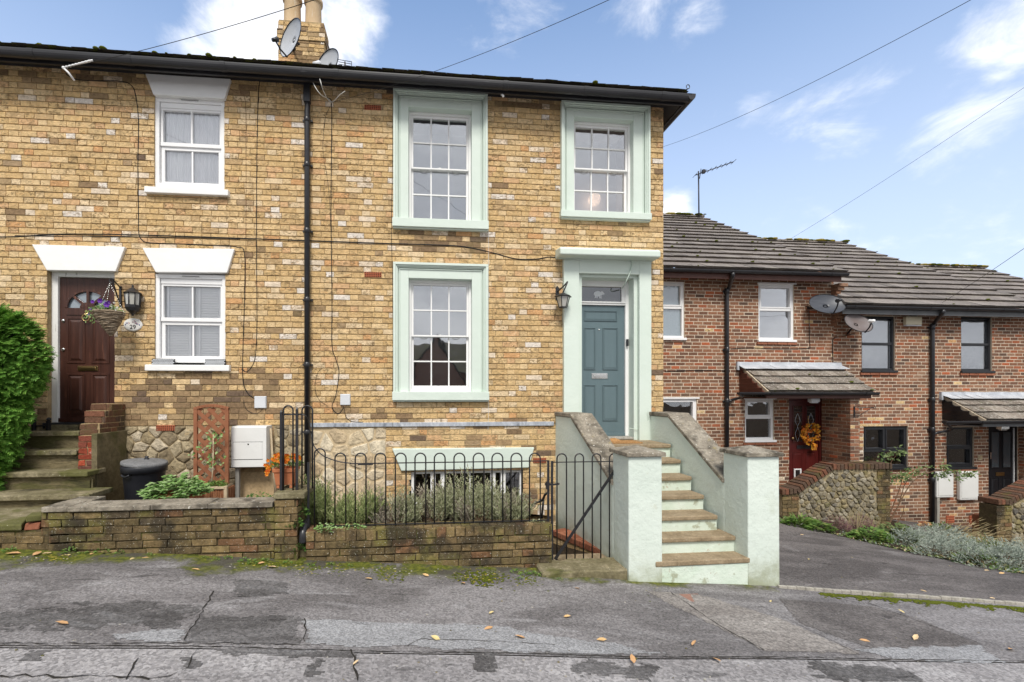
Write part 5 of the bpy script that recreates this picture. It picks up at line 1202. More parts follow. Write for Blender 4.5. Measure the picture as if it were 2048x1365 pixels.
for q in (.27,.73):
    cx2=xa+W*q; 
    for s_ in (-1,1):
        b.tube(curve([(cx2-s_*.0,y-.006,za+Hh*.51),(cx2+s_*.055,y-.006,za+Hh*.60),(cx2-s_*.0,y-.006,za+Hh*.69),(cx2+s_*.06,y-.006,za+Hh*.76),(cx2,y-.006,za+Hh*.85)],5),.004,5)
b.build('leading',M['lead_pale'],d)
b=MB(); b.box(xa+W*.24,xa+W*.76,y-.014,y,za+Hh*.425,za+Hh*.465); b.build('letterbox',M['black_plastic'],d)
def catflap(d,cx2,cz2,w2,h2,y,m):
    b=MB(); ring(b,cx2-w2,cx2+w2,cz2-h2,cz2+h2,w2*.32,y-.03,y,0,True); f_=b.build('cat_flap',M[m],d,bevel=.006)
    b=MB(); b.box(cx2-w2*.7,cx2+w2*.7,y-.012,y-.002,cz2-h2*.7,cz2+h2*.7); b.build('flap_pane',M['dark_glass'],f_)
catflap(d,fx(1594,y),fz(1594,947,y),.088,.105,y,'white_gloss')
b=MB(); b.ball((xa+.05,y-.03,za+Hh*.55),.03,0,10,6); b.build('knob',M['brass'],d)
d,xa,xb,za,Hh,y=panelled(rbh,BD,'black_door','black_door','door_glass_dark',None,'door'); W=xb-xa
b=MB(); b.box(xa+W*.30,xa+W*.62,y-.014,y,fz(2000,952,y),fz(2000,945,y)); b.build('letterbox',M['brass'],d)
catflap(d,fx(2013,y),fz(2013,992,y),.088,.105,y,'cat_flap_cream')
b=MB(); b.box(xa+.02,xa+.05,y-.03,y,fz(1980,918,y),fz(1980,905,y)); b.build('handle',M['chrome'],d)
b=MB(); b.box(xb-.012,xb+.012,y-.02,y+.01,za,za+Hh-.02); b.build('draught_strip',M['white_gloss'],d)
# --- porches
def porch(t,px0,px1,y_top,pe0,pe1,y_eave,Yeave,gable,side,gx0,light):
    xa,xb=fx(px0,YR),fx(px1,YR); zt=fz((px0+px1)/2,y_top,YR); ze=fz((pe0+pe1)/2,y_eave,Yeave)
    r=MB(); S=Vector((0,YR-Yeave,zt-ze)); ln=S.length; S.normalize(); O=Vector((xa+.12,Yeave,ze))
    tiles(r,O,(1,0,0),S,xb-xa-.12,ln-.03,.285,.20,.045,0,int(px0),.10,1); r.prism([(xa+.12,Yeave,ze-.02),(xb,Yeave,ze-.02),(xb,YR,zt-.02),(xa+.12,YR,zt-.02)],(0,0,-.03),0)
    pr=r.build('porch_roof',[M['porch_tile'],M['moss']],t)
    f=MB(); n=10
    N=Vector((0,-S.z,S.y))
    for i in range(n):
        a=xa+.0+(xb-xa+.02)*i/n; c=xa+(xb-xa+.02)*(i+1)/n; e=R.uniform(-.006,.006); e2=R.uniform(-.006,.006)
        A_=Vector((a,YR-.02,zt+.10+e)); B2=Vector((c,YR-.02,zt+.10+e2)); q1=Vector((c+.03,YR-.03,zt+.015))-S*.20+N*(.045+e2); q0=Vector((a+.03,YR-.03,zt+.015))-S*.20+N*(.045+e)
        m0=Vector((a,YR-.035,zt+.03+e)); m1=Vector((c,YR-.035,zt+.03+e2))
        f.quad(m0,m1,B2,A_); f.quad(q0,q1,m1,m0)
    f.box(xa-.03,xa+.02,YR-.06,YR,zt-.08,zt+.10); f.build('porch_flashing',M['lead_pale'],pr)
    g=MB(); zf_=fz(px0+20,y_eave+6,YR)
    zl=ze-.03
    g.prism([(xa+.06,YR,zl),(xa+.06,Yeave+.06,zl),(xa+.06,YR,zt-.06)],(.04,0,0))
    k=zl
    while k<zt-.14:
        yy=Yeave+.06+(YR-Yeave-.06)*(k-zl)/(zt-.06-zl); g.obox((xa+.056,(YR+yy)/2+.03,k+.055),(.006,0,.004),(0,max(.02,(YR-yy)/2-.02),0),(-.003,0,.05)); k+=.105
    g.build('porch_gable',M[gable],pr)
    b=MB(); b.obox((xa+.10,(YR+Yeave)/2+.02,(zt+ze)/2-.035),(.014,0,0),S*ln*.5,N*.048); b.build('bargeboard',M['bargeboard'],pr)
    gu=MB(); n=8; pro=[(Yeave+.05,ze-.02)]+[(Yeave-.005+.05*math.cos(a),ze-.025+.055*math.sin(a)) for a in [2*math.pi-math.pi*i/n for i in range(n+1)]]+[(Yeave-.055,ze-.02)]
    x0,x1=fx(gx0,Yeave),xb+.08; gu.yz(pro,x0,x1)
    for q in (.22,.58,.9): gu.yz([(Yeave-.005+(a-Yeave+.005)*1.18,ze-.025+(c-ze+.025)*1.12) for a,c in pro],x0+(x1-x0)*q,x0+(x1-x0)*q+.05)
    gu.build('porch_gutter',M['gutter_black'],pr)
    fa=MB(); fa.box(xa+.1,xb-.02,Yeave+.052,Yeave+.075,ze-.15,ze-.03); fa.box(xa+.1,xb-.02,Yeave+.075,YR,ze-.15,ze-.13); fa.build('porch_fascia',M['fascia_brown' if gable=='brown_board' else 'fascia_grey'],pr)
    l=MB(); lx=fx(light,9.3); l.box(lx-.10,lx+.10,9.25,9.36,ze-.225,ze-.15); l.box(lx-.08,lx+.08,9.27,9.34,ze-.25,ze-.225); l.build('porch_light',M['frost'] if gable=='brown_board' else M['chrome'],pr,bevel=.012)
    w=MB(); sx0=side; sx1=side+.22; zb_=-1.9
    w.box(sx0+.006,sx1-.006,Yeave+.106,YR,zb_,ze-.14,0)
    courses(w,front(Yeave+.10),sx0,sx1,zb_,ze-.14,[],ch=.075,sl=.2115,joint=.0125,bond='stretcher',proud=.003,mat=rowmat,seed=int(px0)+1,jit=.8)
    courses(w,facel(sx0),-YR,-(Yeave+.10),zb_,ze-.14,[],ch=.075,sl=.2115,joint=.0125,bond='stretcher',proud=.003,mat=lambda u,v:1,seed=int(px0)+2,jit=.8)
    courses(w,facer(sx1),Yeave+.10,YR,zb_,ze-.14,[],ch=.075,sl=.2115,joint=.0125,bond='stretcher',proud=.003,mat=lambda u,v:1,seed=int(px0)+3,jit=.8)
    w.build('porch_wall',RM,t)
porch(ra_,1474,1680,734,1530,1735,783,9.05,'brown_board',8.92,1476,1628)
porch(rbh,1880,2100,793,1940,2160,840,9.05,'black_door',fx(2037,YR),1888,2006)
# --- downpipes of the row
def rdown(t,px,gx,ytop,ybot,br=None):
    b=MB(); yy=YR-.06; x=fx(px,yy); zt=fz(px,ytop,yy)
    b.tube(curve([(fx(gx,RYE),RYE,(EA if t is ra_ else EB)-.03),(fx(gx,RYE)-.01,RYE+.01,(EA if t is ra_ else EB)-.10),(x+.03,yy-.03,zt+.05),(x,yy,zt-.06),(x,yy,zt-.3)],6)+[Vector((x,yy,fz(px,ybot,yy)))],.042,12)
    for py in (br or ()): z=fz(px,py,yy); b.lathe([(.042,-.06),(.05,-.055),(.05,.055),(.042,.06)],(x,yy,z),12); b.box(x-.07,x+.07,yy+.02,YR,z-.02,z+.02)
    b.build('downpipe',M['black_plastic'],t); return x,yy
x,yy=rdown(ra_,1454,1466,580,1010,(583,700,803))
b=MB(); z=fz(1460,803,yy); b.tube(curve([(x,yy,z-.02),(x+.12,yy-.02,z+.03),(x+.17,yy-.25,z+.10),(fx(1476,9.05)+.03,9.06,CZ+.02)],5),.03,10); b.build('branch_pipe',M['black_plastic'],ra_)
x,yy=rdown(rbh,1865,1886,650,1048,(655,800,860,960))
b=MB(); z=fz(1872,868,yy); b.tube(curve([(x,yy,z-.02),(x+.12,yy-.02,z+.03),(x+.18,yy-.25,z+.12),(fx(1888,9.05)+.03,9.06,fz(1888,845,9.05))],5),.03,10); b.build('branch_pipe',M['black_plastic'],rbh)
# --- things on the row
def box_thing(nm,px0,px1,py0,py1,Y,d,m,label,cat,group=None,bev=.015):
    x0,x1,z0,z1=rect(px0,px1,py0,py1,Y-d); b=MB(); b.box(x0,x1,Y-d,Y+.002,z0,z1); o=b.build(nm,m,None,bevel=bev,seg=3); return tag(o,label,cat,group),(x0,x1,z0,z1)
al=thing('alarm_box',P(1828,642,YR),'cream alarm box on the red brick wall between two upper black windows','alarm')
x0,x1,z0,z1=rect(1812,1844,633,650,YR-.08); b=MB(); b.prism([(x0,YR,z0),(x1,YR,z0),(x1,YR,z1),(x0,YR,z1)],(0,-.09,0)); b.build('cover',M['cat_flap_cream'],al,bevel=.02,seg=3)
b=MB(); b.box(x0+.01,x1-.01,YR-.085,YR,z0-.028,z0-.001); b.build('strobe',M['box_grey'],al,bevel=.008)
for (p0,p1,q0,q1,lab,post) in ((1874,1908,944,996,'smaller white meter box on a post beside the black downpipe',1),(1921,1958,943,1001,'larger white meter box between the smaller one and the black front door',0)):
    t=thing('meter_box',P((p0+p1)/2,q1,YR-.15),lab,'meter box','white meter boxes by the black door'); x0,x1,z0,z1=rect(p0,p1,q0,q1,YR-.09)
    b=MB(); b.box(x0,x1,YR-.09,YR,z0,z1); b.build('case',M['meter_white'],t,bevel=.022,seg=3)
    b=MB(); b.box(x0+.03,x1-.03,YR-.098,YR-.09,z0+.05,z1-.03); b.build('lid',M['meter_white'],t,bevel=.008)
    if post: b=MB(); b.box(x0+.02,x0+.085,YR-.08,YR-.02,fz(p0,1052,YR),z0); b.build('post',M['grey_post'],t)
for px in (1900,1946): airbrick(rbh,px-8,px+8,1032,1046,YR-.005)
t=tag(box_thing('number_plaque',1956,1965,911,921,YR,.012,M['plinth_stone'],'small round plaque on the brick between the lower black window and black door','plaque',bev=.004)[0])
b=MB(); c=P(1716,825,9.05); b.box(c.x-.010,c.x+.010,9.125,9.145,c.z-.10,c.z+.12); b.tube([(c.x,9.06,c.z+.09),(c.x+.32,9.0,c.z+.10)],.007,6); b.tube([(c.x,9.06,c.z-.09),(c.x+.30,9.0,c.z+.11)],.006,6); b.tube([(c.x+.32+.03*math.sin(a),9.0,c.z+.10+.03*math.cos(a)) for a in [i*.5 for i in range(11)]],.006,6)
tag(b.build('basket_bracket',M['black_metal']),'empty black hanging basket bracket on the end of the red door porch wall','bracket')
# autumn wreath
wr=MB(); c=P(1616,868,YR-.02)
r=random.Random(9)
for i in range(130):
    a=r.uniform(0,2*math.pi); q=.155+r.gauss(0,.032); p=c+Vector((q*math.cos(a),-.03-r.uniform(0,.05),q*1.15*math.sin(a)))
    wr.leaf(p,(r.uniform(-1,1),r.uniform(-.7,.1),r.uniform(-1,1)),(r.uniform(-.4,.4),-1,r.uniform(-.4,.4)),r.uniform(.06,.11),r.uniform(.04,.07))
for i in range(12): wr.leaf(c+Vector((.08+r.uniform(-.05,.05),-.05,-.24+r.uniform(-.06,.03))),(r.uniform(-.5,.6),-.2,-1),(0,-1,0),.10,.06)
wr.tube([c+Vector((0,-.01,.2)),c+Vector((-.01,-.015,.40))],.006,5)
tag(wr.build('wreath',M['autumn_leaf']),'autumn leaf wreath in orange and yellow hanging on the dark red door','wreath')
# --- flint wall with brick coping before the red door
FY=8.5
fw=thing('flint_wall',(fx(1670,FY),FY,-.8),'knapped flint garden wall with a brick coping in front of the red door','wall')
F=lambda px,py:(fx(px,FY),fz(px,py,FY))
prof=[F(1565,1075),F(1565,990),F(1597,985),F(1664,938),F(1780,936),F(1780,1120)]
b=MB(); b.xz(prof,FY+.02,FY+.30,0)
pl0=prof[2]; pl1=prof[3]
def inside(x,z):
    if x<fx(1600,FY) or x>fx(1754,FY): return False
    zt=prof[3][1] if x>pl1[0] else pl0[1]+(pl1[1]-pl0[1])*(x-pl0[0])/(pl1[0]-pl0[0])
    return z<zt-.07
rubble(b,front(FY+.02),prof[2][0],prof[4][0],-1.7,prof[3][1],.082,.014,.030,1,seed=21,inside=inside,asp=1.55,chop=.13)
b.build('flint_face',[M['flint_mortar'],M['flint']],fw)
b=MB()
for pxa,pxb,sd,zt in ((1565,1598,1,fz(1580,988,FY)),(1755,1781,2,prof[4][1])):
    courses(b,front(FY+.004),fx(pxa,FY),fx(pxb,FY),-1.8,zt,[],ch=.075,sl=.21,bond='mixed',mat=lambda u,v:1,seed=95+sd,jit=2); b.box(fx(pxa,FY)+.006,fx(pxb,FY)-.006,FY+.008,FY+.3,-1.8,zt-.003,0)
b.build('quoins',[M['garden_mortar'],M['garden_brick']],fw)
b=MB(); path=[Vector((F(1562,988)[0],0,F(1562,988)[1])),Vector((F(1594,985)[0],0,F(1594,985)[1])),Vector((pl1[0],0,pl1[1])),Vector((prof[4][0]+.02,0,prof[4][1]))]
for a,c in zip(path[:-1],path[1:]):
    L_=(c-a).length; d=(c-a).normalized(); n=Vector((-d.z,0,d.x)); k=0
    while k<L_-.02:
        w_=min(.077,L_-k); p=a+d*(k+w_/2); e=R.uniform(-.006,.006)
        b.obox(p+n*(.035+e)+Vector((0,FY+.145,0)),d*(w_*.44),Vector((0,.175+R.uniform(-.006,.006),0)),n*.055); k+=.081
b.build('coping',M['dark_old_brick'],fw,bevel=.008)
rw_=thing('boundary_wall',(fx(2040,8.2),8.2,-1.1),'dark brick and flint wall at the right edge beside the black door','wall')
b=MB(); BY=8.2; xa=fx(1993,BY); b.box(xa+.006,xa+.34,BY+.006,BY+.3,-2.2,fz(2010,1012,BY),0)
courses(b,front(BY),xa,xa+.34,-2.2,fz(2010,1012,BY),[],ch=.075,sl=.21,bond='mixed',mat=lambda u,v:1,seed=101,jit=2); b.build('quoins',[M['garden_mortar'],M['garden_brick']],rw_)
b=MB(); xb=fx(2150,BY); zq=fz(2025,1010,BY); b.xz([(xa+.34,-2.4),(xa+.34,zq),(xb,zq+.55),(xb,-2.4)],BY+.03,BY+.3,0); rubble(b,front(BY+.03),xa+.35,xb,-2.2,zq+.5,.10,.016,.03,1,seed=22,inside=lambda x,z:z<zq+.4*(x-xa-.34)-.05,asp=1.3); b.build('flint_face',[M['flint_mortar'],M['flint']],rw_)
b=MB(); 
p0=Vector((xa-.02,BY+.16,fz(2000,1008,BY)+.03))
for k in range(22):
    d=Vector((.7,0,.32)).normalized() if k>3 else Vector((1,0,0)); p0=p0+d*.081
    if k<4: b.obox(p0,d*.036,(0,.18,0),(0,0,.05))
    else: b.obox(p0,d*.036,(0,.18,0),Vector((-d.z,0,d.x))*.055)
b.build('coping',M['dark_old_brick'],rw_,bevel=.008)
tag(lump('path_edging',fx(1958,9.0),fx(2000,8.4),8.6,8.9,-1.8,fz(1975,1035,8.6),M['red_coping'],9,.01),'low row of red brick edging below the black door','edging')
pa=MB(); 
for (xa,xb,ya,yb) in ((fx(1900,9.5),fx(2040,9.5),8.6,9.87),): pa.quad((xa,ya,gz(xa,ya)+.05),(xb,ya,gz(xb,ya)+.06),(xb,yb,gz(xb,yb)+.06),(xa,yb,gz(xa,yb)+.05))
tag(pa.build('path',M['asphalt_dark_patch']),'dark paved path to the black front door',None,None,'structure')
# ================= wall fittings, dishes, wires, pots =================
def cable(nm,pts,r,m,label,Y=YF-.012,n=6,raw=False,cat='cable',grp='cables clipped to the house walls'):
    b=MB(); q=[p if isinstance(p,Vector) else P(p[0],p[1],p[2] if len(p)>2 else Y) for p in pts]; b.tube(curve(q,n),r,5)
    return tag(b.build(nm,m),label,cat,grp)
K=M['cable_black']
cable('wall_cable',[(-60,474),(30,474),(110,469),(200,469),(300,471),(420,475),(520,478.5),(620,482),(760,487),(890,491),(935,495),(985,506),(1030,518),(1070,519),(1100,514.5),(1122,517)],.0085,K,'thick black cable running level across both yellow house fronts')
cable('wall_cable',[(30,471.5),(110,473),(200,474),(320,474.5),(480,479)],.005,K,'thinner black cable just below the thick one above the white lintels')
cable('wall_cable',[(132,148),(140,154),(165,161),(240,163),(262,171),(271,190),(277,240),(276,330),(277,430),(278,468),(284,480),(300,486),(380,489),(440,492),(475,495),(489,508),(489,600),(486,700),(486,760),(494,785),(508,797),(519,802)],.006,K,'black cable dropping left of the upper white window then round to the lower junction box')
cable('wall_cable',[(521,160),(517,185),(514,300),(513,480),(514,640),(511,710),(503,735),(492,744),(483,738)],.006,K,'black cable running straight down left of the black drainpipe')
cable('wall_cable',[(461,178),(472,186),(490,198),(492,300),(492,460),(491,600)],.0035,M['cable_brown'],'thin brown cable down the brick right of the upper white window')
cable('wall_cable',[(487,800),(492,818),(508,828),(520,824),(526,816)],.004,K,'short loop of black cable below the white junction box of number 29')
cable('wall_cable',[(632,140,6.45),(643,178),(655,196),(663,208),(663,300),(662,420),(664,600),(664,690),(672,720),(678,745),(672,790),(664,815),(677,828),(688,814)],.006,K,'black cable falling from the small roof dish past the black drainpipe')
cable('wall_cable',[(663,208),(650,240),(646,300),(655,360),(660,420),(664,520)],.003,K,'thin slack wire beside the black cable right of the drainpipe')
cable('wall_cable',[(648,735),(636,745),(630,775),(638,800),(655,812)],.003,K,'thin looped wire on the brick between drainpipe and junction box')
cable('wall_cable',[(688,814),(691,832),(702,843),(726,845)],.004,K,'short black tail of cable under the right junction box')
cable('wall_cable',[(975,200),(976,330),(977,500),(977,640),(977,812),(976,862)],.0035,M['cable_pale'],'thin pale cable running down beside the mint window surrounds')
cable('wall_cable',[(786,200),(785,330),(783,460),(785,560),(786,690),(785,800)],.0045,K,'black cable along the left edge of the mint window surrounds')
cable('wall_cable',[(1118,517,6.60),(1140,518,6.605),(1165,515.5,6.605),(1200,516.5,6.605),(1240,519,6.605),(1257,519.5,6.605),(1264,526,6.605),(1262,540,6.605),(1257,553,6.60),(1250,568,6.66),(1245,577,6.85)],.009,M['cable_mint'],'mint painted cable looping under the door canopy into the teal door frame')
cable('wall_cable',[(1258,857,6.66),(1280,858,6.66),(1292,848,6.64),(1297,835,6.60),(1296,822,6.58)],.004,M['cable_mint'],'short mint cable low on the right of the teal door')
cable('wall_cable',[(1330,743,YR-.012),(1400,741,YR-.012),(1450,742,YR-.012)],.006,K,'thin black cable along the red brick left of the black downpipe')
for px0,px1,py0,py1,lab in ((508,532,793,817,'white square junction box beside the trellis on the wall of number 29'),(680,700.5,788.5,811,'white square junction box low on the wall right of the drainpipe')):
    t=thing('junction_box',P((px0+px1)/2,(py0+py1)/2,YF),lab,'junction box','white junction boxes'); x0,x1,z0,z1=rect(px0,px1,py0,py1,YF-.04)
    b=MB(); b.box(x0,x1,YF-.03,YF,z0,z1); b.build('case',M['box_grey'],t,bevel=.005)
    b=MB(); b.box(x0+.004,x1-.004,YF-.042,YF-.030,z0+.004,z1-.004); b.build('lid',M['box_grey'],t,bevel=.008,seg=3)
# --- satellite dishes
def dish(loc,nrm,rx,ry,m,label,arm_m,lnb_m,mount,back=True,roll=0,armdir=-1,rod=None):
    t=thing('satellite_dish',loc,label,'satellite dish','satellite dishes'); n=Vector(nrm).normalized(); right=Vector((0,0,1)).cross(n).normalized(); up=n.cross(right)
    ca,sa=math.cos(roll),math.sin(roll); right,up=right*ca+up*sa,up*ca-right*sa
    c=Vector(loc); b=MB(); N_=36; rings=7; dep=.20*rx
    def pt(q,a,o=0): return c+right*rx*q*math.cos(a)+up*ry*q*math.sin(a)+n*(dep*(q*q-1)+o)
    for o,flip in ((0,0),(-.006,1)):
        V=[pt((k+1)/rings,2*math.pi*i/N_,o) for k in range(rings) for i in range(N_)]+[pt(0,0,o)]
        Fq=[(k*N_+i,k*N_+(i+1)%N_,(k+1)*N_+(i+1)%N_,(k+1)*N_+i) for k in range(rings-1) for i in range(N_)]+[(len(V)-1,i,(i+1)%N_) for i in range(N_)]
        b.add(V,[f[::-1] if flip else f for f in Fq],0,True)
    V=[pt(1,2*math.pi*i/N_,.004)+0*n for i in range(N_)]; b.tube(V+[V[0]],.008,6,1)
    b.build('reflector',[m,M['black_metal']],t)
    b=MB(); foot=pt(1,-math.pi/2); focus=c-up*ry*.60+n*rx*.72
    b.tube([foot-n*.02,foot*.5+focus*.5-up*.02,focus],.014,8); b.build('arm',arm_m,t)
    b=MB(); d=(c-focus).normalized(); b.lathe([(.001,-.05),(.03,-.05),(.034,.0),(.045,.05),(.04,.06),(.001,.06)],focus,12,axis=d); b.build('receiver',lnb_m,t)
    if back:
        b=MB(); b.tube([c-n*dep,c-n*(dep+.10),Vector(mount)],.018,8); b.lathe([(.001,0),(.06,0),(.06,.02),(.001,.02)],mount,10,axis=(0,1,0)); b.build('bracket',M['black_metal'],t)
    return t
dish(P(581,76,8.80),(-.70,-.70,.10),.345,.33,M['dish_grey'],'large pale grey satellite dish fixed to the chimney stack',M['black_metal'],M['black_plastic'],P(585,95,9.28),roll=-.25)
dish(P(655,127,7.35),(-.60,-.78,.12),.235,.22,M['dish_grey'],'small pale grey satellite dish rising behind the gutter beside the chimney',M['box_grey'],M['box_grey'],P(650,150,7.6),roll=-.2)
dish(P(1655,608,9.58),(-.12,-.80,.52),.385,.28,M['dish_dark'],'dark grey satellite dish on the wall of the house with white windows',M['black_metal'],M['black_plastic'],P(1614,616,YR),roll=.10)
dish(P(1717,646,9.50),(.05,-.80,.50),.335,.262,M['dish_rusty'],'brownish grey satellite dish in front of the upper black window',M['black_metal'],M['white_gloss'],P(1695,668,YR),roll=.10)
cable('wall_cable',[(1618,620,YR-.012),(1619,680,YR-.012),(1620,692,YR-.012),(1614,697,YR-.012),(1560,698,YR-.012),(1500,696,YR-.012),(1462,698,YR-.012)],.006,K,'black cable from the dark dish along under the upper white window')
cable('wall_cable',[(1710,668,9.4),(1690,672,YR-.03),(1668,677,YR-.012),(1665,690,YR-.012),(1666,725,YR-.03)],.008,K,'black cable from the brownish dish down to the porch roof of the red door')
for pts,lab,m in (([(620,138,7.3),(626,165,6.5),(640,188,6.4),(656,198,6.62),(664,206,YF-.01)],'pale wire hanging slack over the gutter left of the small dish','cable_pale'),([(633,139,7.3),(640,160,6.35),(648,185,6.4),(662,205,6.6),(680,190,6.42),(690,183,6.36)],'pale wire hooked under the gutter below the small dish','cable_pale')):
    cable('dish_wire',pts,.006,M[m],lab,grp='slack wires at the gutter')
# --- aerials
b=MB(); Y0=14.6; base=P(1398,450,Y0); tp=P(1397,343,Y0); b.tube([base,tp],.022,8); a=P(1390,351,Y0-.1); c=P(1467,324,Y0-.3); b.tube([a,c],.014,6)
for k in range(9): p=a+(c-a)*(k/8.0); b.tube([p+Vector((-.02,-.16,0)),p+Vector((.02,.16,0))],.008,5); 
p=a+(c-a)*.12; b.tube([p-Vector((0,0,.16)),p+Vector((.05,0,.16))],.012,5); p=a+(c-a)*.22; b.box(p.x-.04,p.x+.05,p.y-.04,p.y+.04,p.z-.03,p.z+.08)
tag(b.build('tv_aerial',M['aerial']),'tall television aerial on a mast above the ridge of the tiled roof','aerial','television aerials')
b=MB(); Y0=9.0; c=P(690,129,Y0); b.tube([c-Vector((0,0,.25)),c+Vector((0,0,.05))],.010,6)
for k in range(4): z=c.z+.06-.042*k; b.tube([(c.x-.12,Y0,z+.02),(c.x+.12,Y0,z-.005)],.006,5)
b.tube([(c.x+.12,Y0,c.z+.06),(c.x+.12,Y0,c.z-.08)],.006,5); b.box(c.x-.012,c.x+.012,Y0-.02,Y0+.02,c.z-.04,c.z+.04)
tag(b.build('tv_aerial',M['aerial']),'small grid aerial just above the gutter right of the small dish','aerial','television aerials')
# --- overhead wires
def wire(nm,p0,p1,sag,r,label,m='cable_black'):
    b=MB(); p0=Vector(p0); p1=Vector(p1); n=40
    b.tube([p0+(p1-p0)*(i/n)-Vector((0,0,sag*4*(i/n)*(1-i/n))) for i in range(n+1)],r,5); return tag(b.build(nm,M[m]),label,'wire','overhead wires')
brk=thing('wire_bracket',P(133,145,6.45),'white hooked bracket holding an overhead wire under the gutter of number 29','bracket')
b=MB(); p=P(127,136,6.30); b.tube([p,p+Vector((.06,.0,-.06)),p+Vector((.09,.05,-.12))],.012,7); b.ball(p,.018); b.build('hook',M['white_gloss'],brk)
b=MB(); q=P(185,121,6.22); b.tube([p,q],.011,6); 
for k in range(9): s_=p+(q-p)*(k/9); b.ball(s_,.016,0,8,5,(1,1,.8))
b.build('coil',M['white_gloss'],brk)
p=P(130,136,6.30); wire('overhead_wire',p,P(1130,-178,3.2),.10,.0032,'black overhead wire rising from the white hook of number 29 past the chimney')
p=P(663,205,6.55); wire('overhead_wire',p,P(1330,-52,3.6),.10,.0026,'grey overhead wire rising from beside the drainpipe across the roofline')
wire('overhead_wire',P(1270,310,16),P(2250,-170,4.0),.30,.0042,'long overhead wire crossing the blue sky above the red brick row')
wire('overhead_wire',P(1446,556,9.45),P(2240,44,4.2),.10,.0021,'faint overhead wire from the downpipe of the red brick house upwards')
wire('overhead_wire',P(1884,606,9.45),P(2300,318,4.5),.04,.004,'short overhead wire rising from the gutter at the right edge')
# clip ring and bits at the right end of the eaves
b=MB(); c=P(1376,174,6.6); b.tube([c+Vector((.026*math.cos(a),0,.030*math.sin(a))) for a in [-2.2+i*.45 for i in range(14)]],.006,6); b.tube([c+Vector((-.016,0,-.025)),c+Vector((-.03,.0,-.085))],.006,6)
tag(b.build('eaves_hook',M['black_metal']),'small black curled hook standing on the right end of the gutter','hook')
b=MB(); c=P(1357,184,6.6); b.prism([c+Vector((-.09,0,-.03)),c+Vector((.09,0,-.04)),c+Vector((.085,0,.035)),c+Vector((.03,0,.02))],(0,.12,0)); tag(b.build('broken_tile',M['chimney_pot'],bevel=.006),'broken tan tile end above the right corner of the gutter','tile')
b=MB(); c=P(1003,189,6.46); b.tube([c,c+Vector((.02,-.02,-.035))],.016,8); b.ball(c+Vector((.02,-.02,-.035)),.018,0,8,5)
tag(b.build('eaves_fitting',M['white_gloss']),'tiny white fitting under the gutter between the two upper mint windows','fitting')
# --- lanterns
wl=thing('wall_lantern',P(266,602,YF),'black half lantern with glass sides on the brick beside the dark red door','lantern','black wall lanterns')
c=P(265.5,603,YF-.09); s=1/152
b=MB(); n=8; rz=lambda r_,z:(r_,z)
b.lathe([(.001,.205),(.008,.20),(.012,.18),(.02,.175),(.075,.125),(.108,.105),(.102,.095),(.001,.095)],c,8,sm=False); b.ball(c+Vector((0,0,.20)),.014); b.build('top',M['black_metal'],wl)
b=MB(); b.lathe([(.001,-.195),(.012,-.185),(.02,-.165),(.07,-.125),(.088,-.085),(.090,-.055),(.086,-.05),(.001,-.05)],c,8,sm=False); b.build('base',M['black_metal'],wl)
b=MB(); b.lathe([(.080,-.05),(.088,.095)],c,8,sm=False); b.build('glass',M['lamp_glass'],wl)
b=MB()
for i in range(8): a=2*math.pi*i/8; b.tube([c+Vector((.082*math.cos(a),.082*math.sin(a),-.055)),c+Vector((.090*math.cos(a),.090*math.sin(a),.098))],.008,5)
b.box(c.x-.03,c.x+.03,c.y+.05,YF,c.z-.12,c.z+.12); b.build('cage',M['black_metal'],wl)
wl=thing('wall_lantern',P(1124,596,YF),'tapered black carriage lantern on the brick beside the mint door case','lantern','black wall lanterns')
c=P(1126,600,YF-.19)
b=MB(); b.lathe([(.001,.105),(.012,.10),(.125,.045),(.12,.035),(.001,.035)],c,6,sm=False,axis=(0,0,1)); b.build('top',M['black_metal'],wl)
b=MB(); b.lathe([(.055,-.105),(.096,.035)],c,6,sm=False); b.build('glass',M['lamp_glass'],wl)
b=MB(); b.lathe([(.001,-.12),(.06,-.115),(.06,-.10),(.001,-.10)],c,6,sm=False)
for i in range(6): a=2*math.pi*i/6; b.tube([c+Vector((.056*math.cos(a),.056*math.sin(a),-.108)),c+Vector((.098*math.cos(a),.098*math.sin(a),.04))],.006,5)
b.build('cage',M['black_metal'],wl)
b=MB(); q=P(1114,582,YF); b.tube(curve([q+Vector((0,-.01,-.02)),q+Vector((.02,-.07,.0)),q+Vector((.07,-.14,.05)),q+Vector((.10,-.185,.085)),c+Vector((0,0,.10))],5),.010,7); b.box(q.x-.025,q.x+.025,YF-.02,YF,q.z-.14,q.z+.03); b.xz([(q.x-.03,q.z+.03),(q.x+.03,q.z+.03),(q.x,q.z+.07)],YF-.02,YF); b.build('arm',M['black_metal'],wl)
# --- number plaque
pq=thing('number_plaque',P(267,650,YF),'oval white plaque with painted flowers and the number 29','plaque')
c=P(267,650,YF-.006); b=MB(); n=32
b.lathe([(.001,.022),(.10,.022),(.112,.018),(.118,.0)],c,n,axis=(0,-1,0),sy=.74); o=b.build('disc',M['plaque_white'],pq)
r=random.Random(4); b=MB(); b2=MB()
for i in range(26):
    a=r.uniform(.15,math.pi-.15); q=r.uniform(.045,.088); p=c+Vector((q*math.cos(a),-.0235,q*.62*math.sin(a)-.004)); (b if r.random()<.7 else b2).ball(p,r.uniform(.004,.007),0,6,4,(1,.3,1))
for s_ in (-1,1): b2.ball(c+Vector((s_*.086,-.0235,-.004)),.009,0,6,4,(1,.3,1))
b.build('rose_painting',M['ink_rose'],pq); b2.build('blue_painting',M['ink_blue'],pq)
text('29',.078,Matrix.Translation(c+Vector((.005,-.0235,-.035)))@Matrix.Rotation(math.pi/2,4,'X'),'numerals',M['ink_black'],pq)
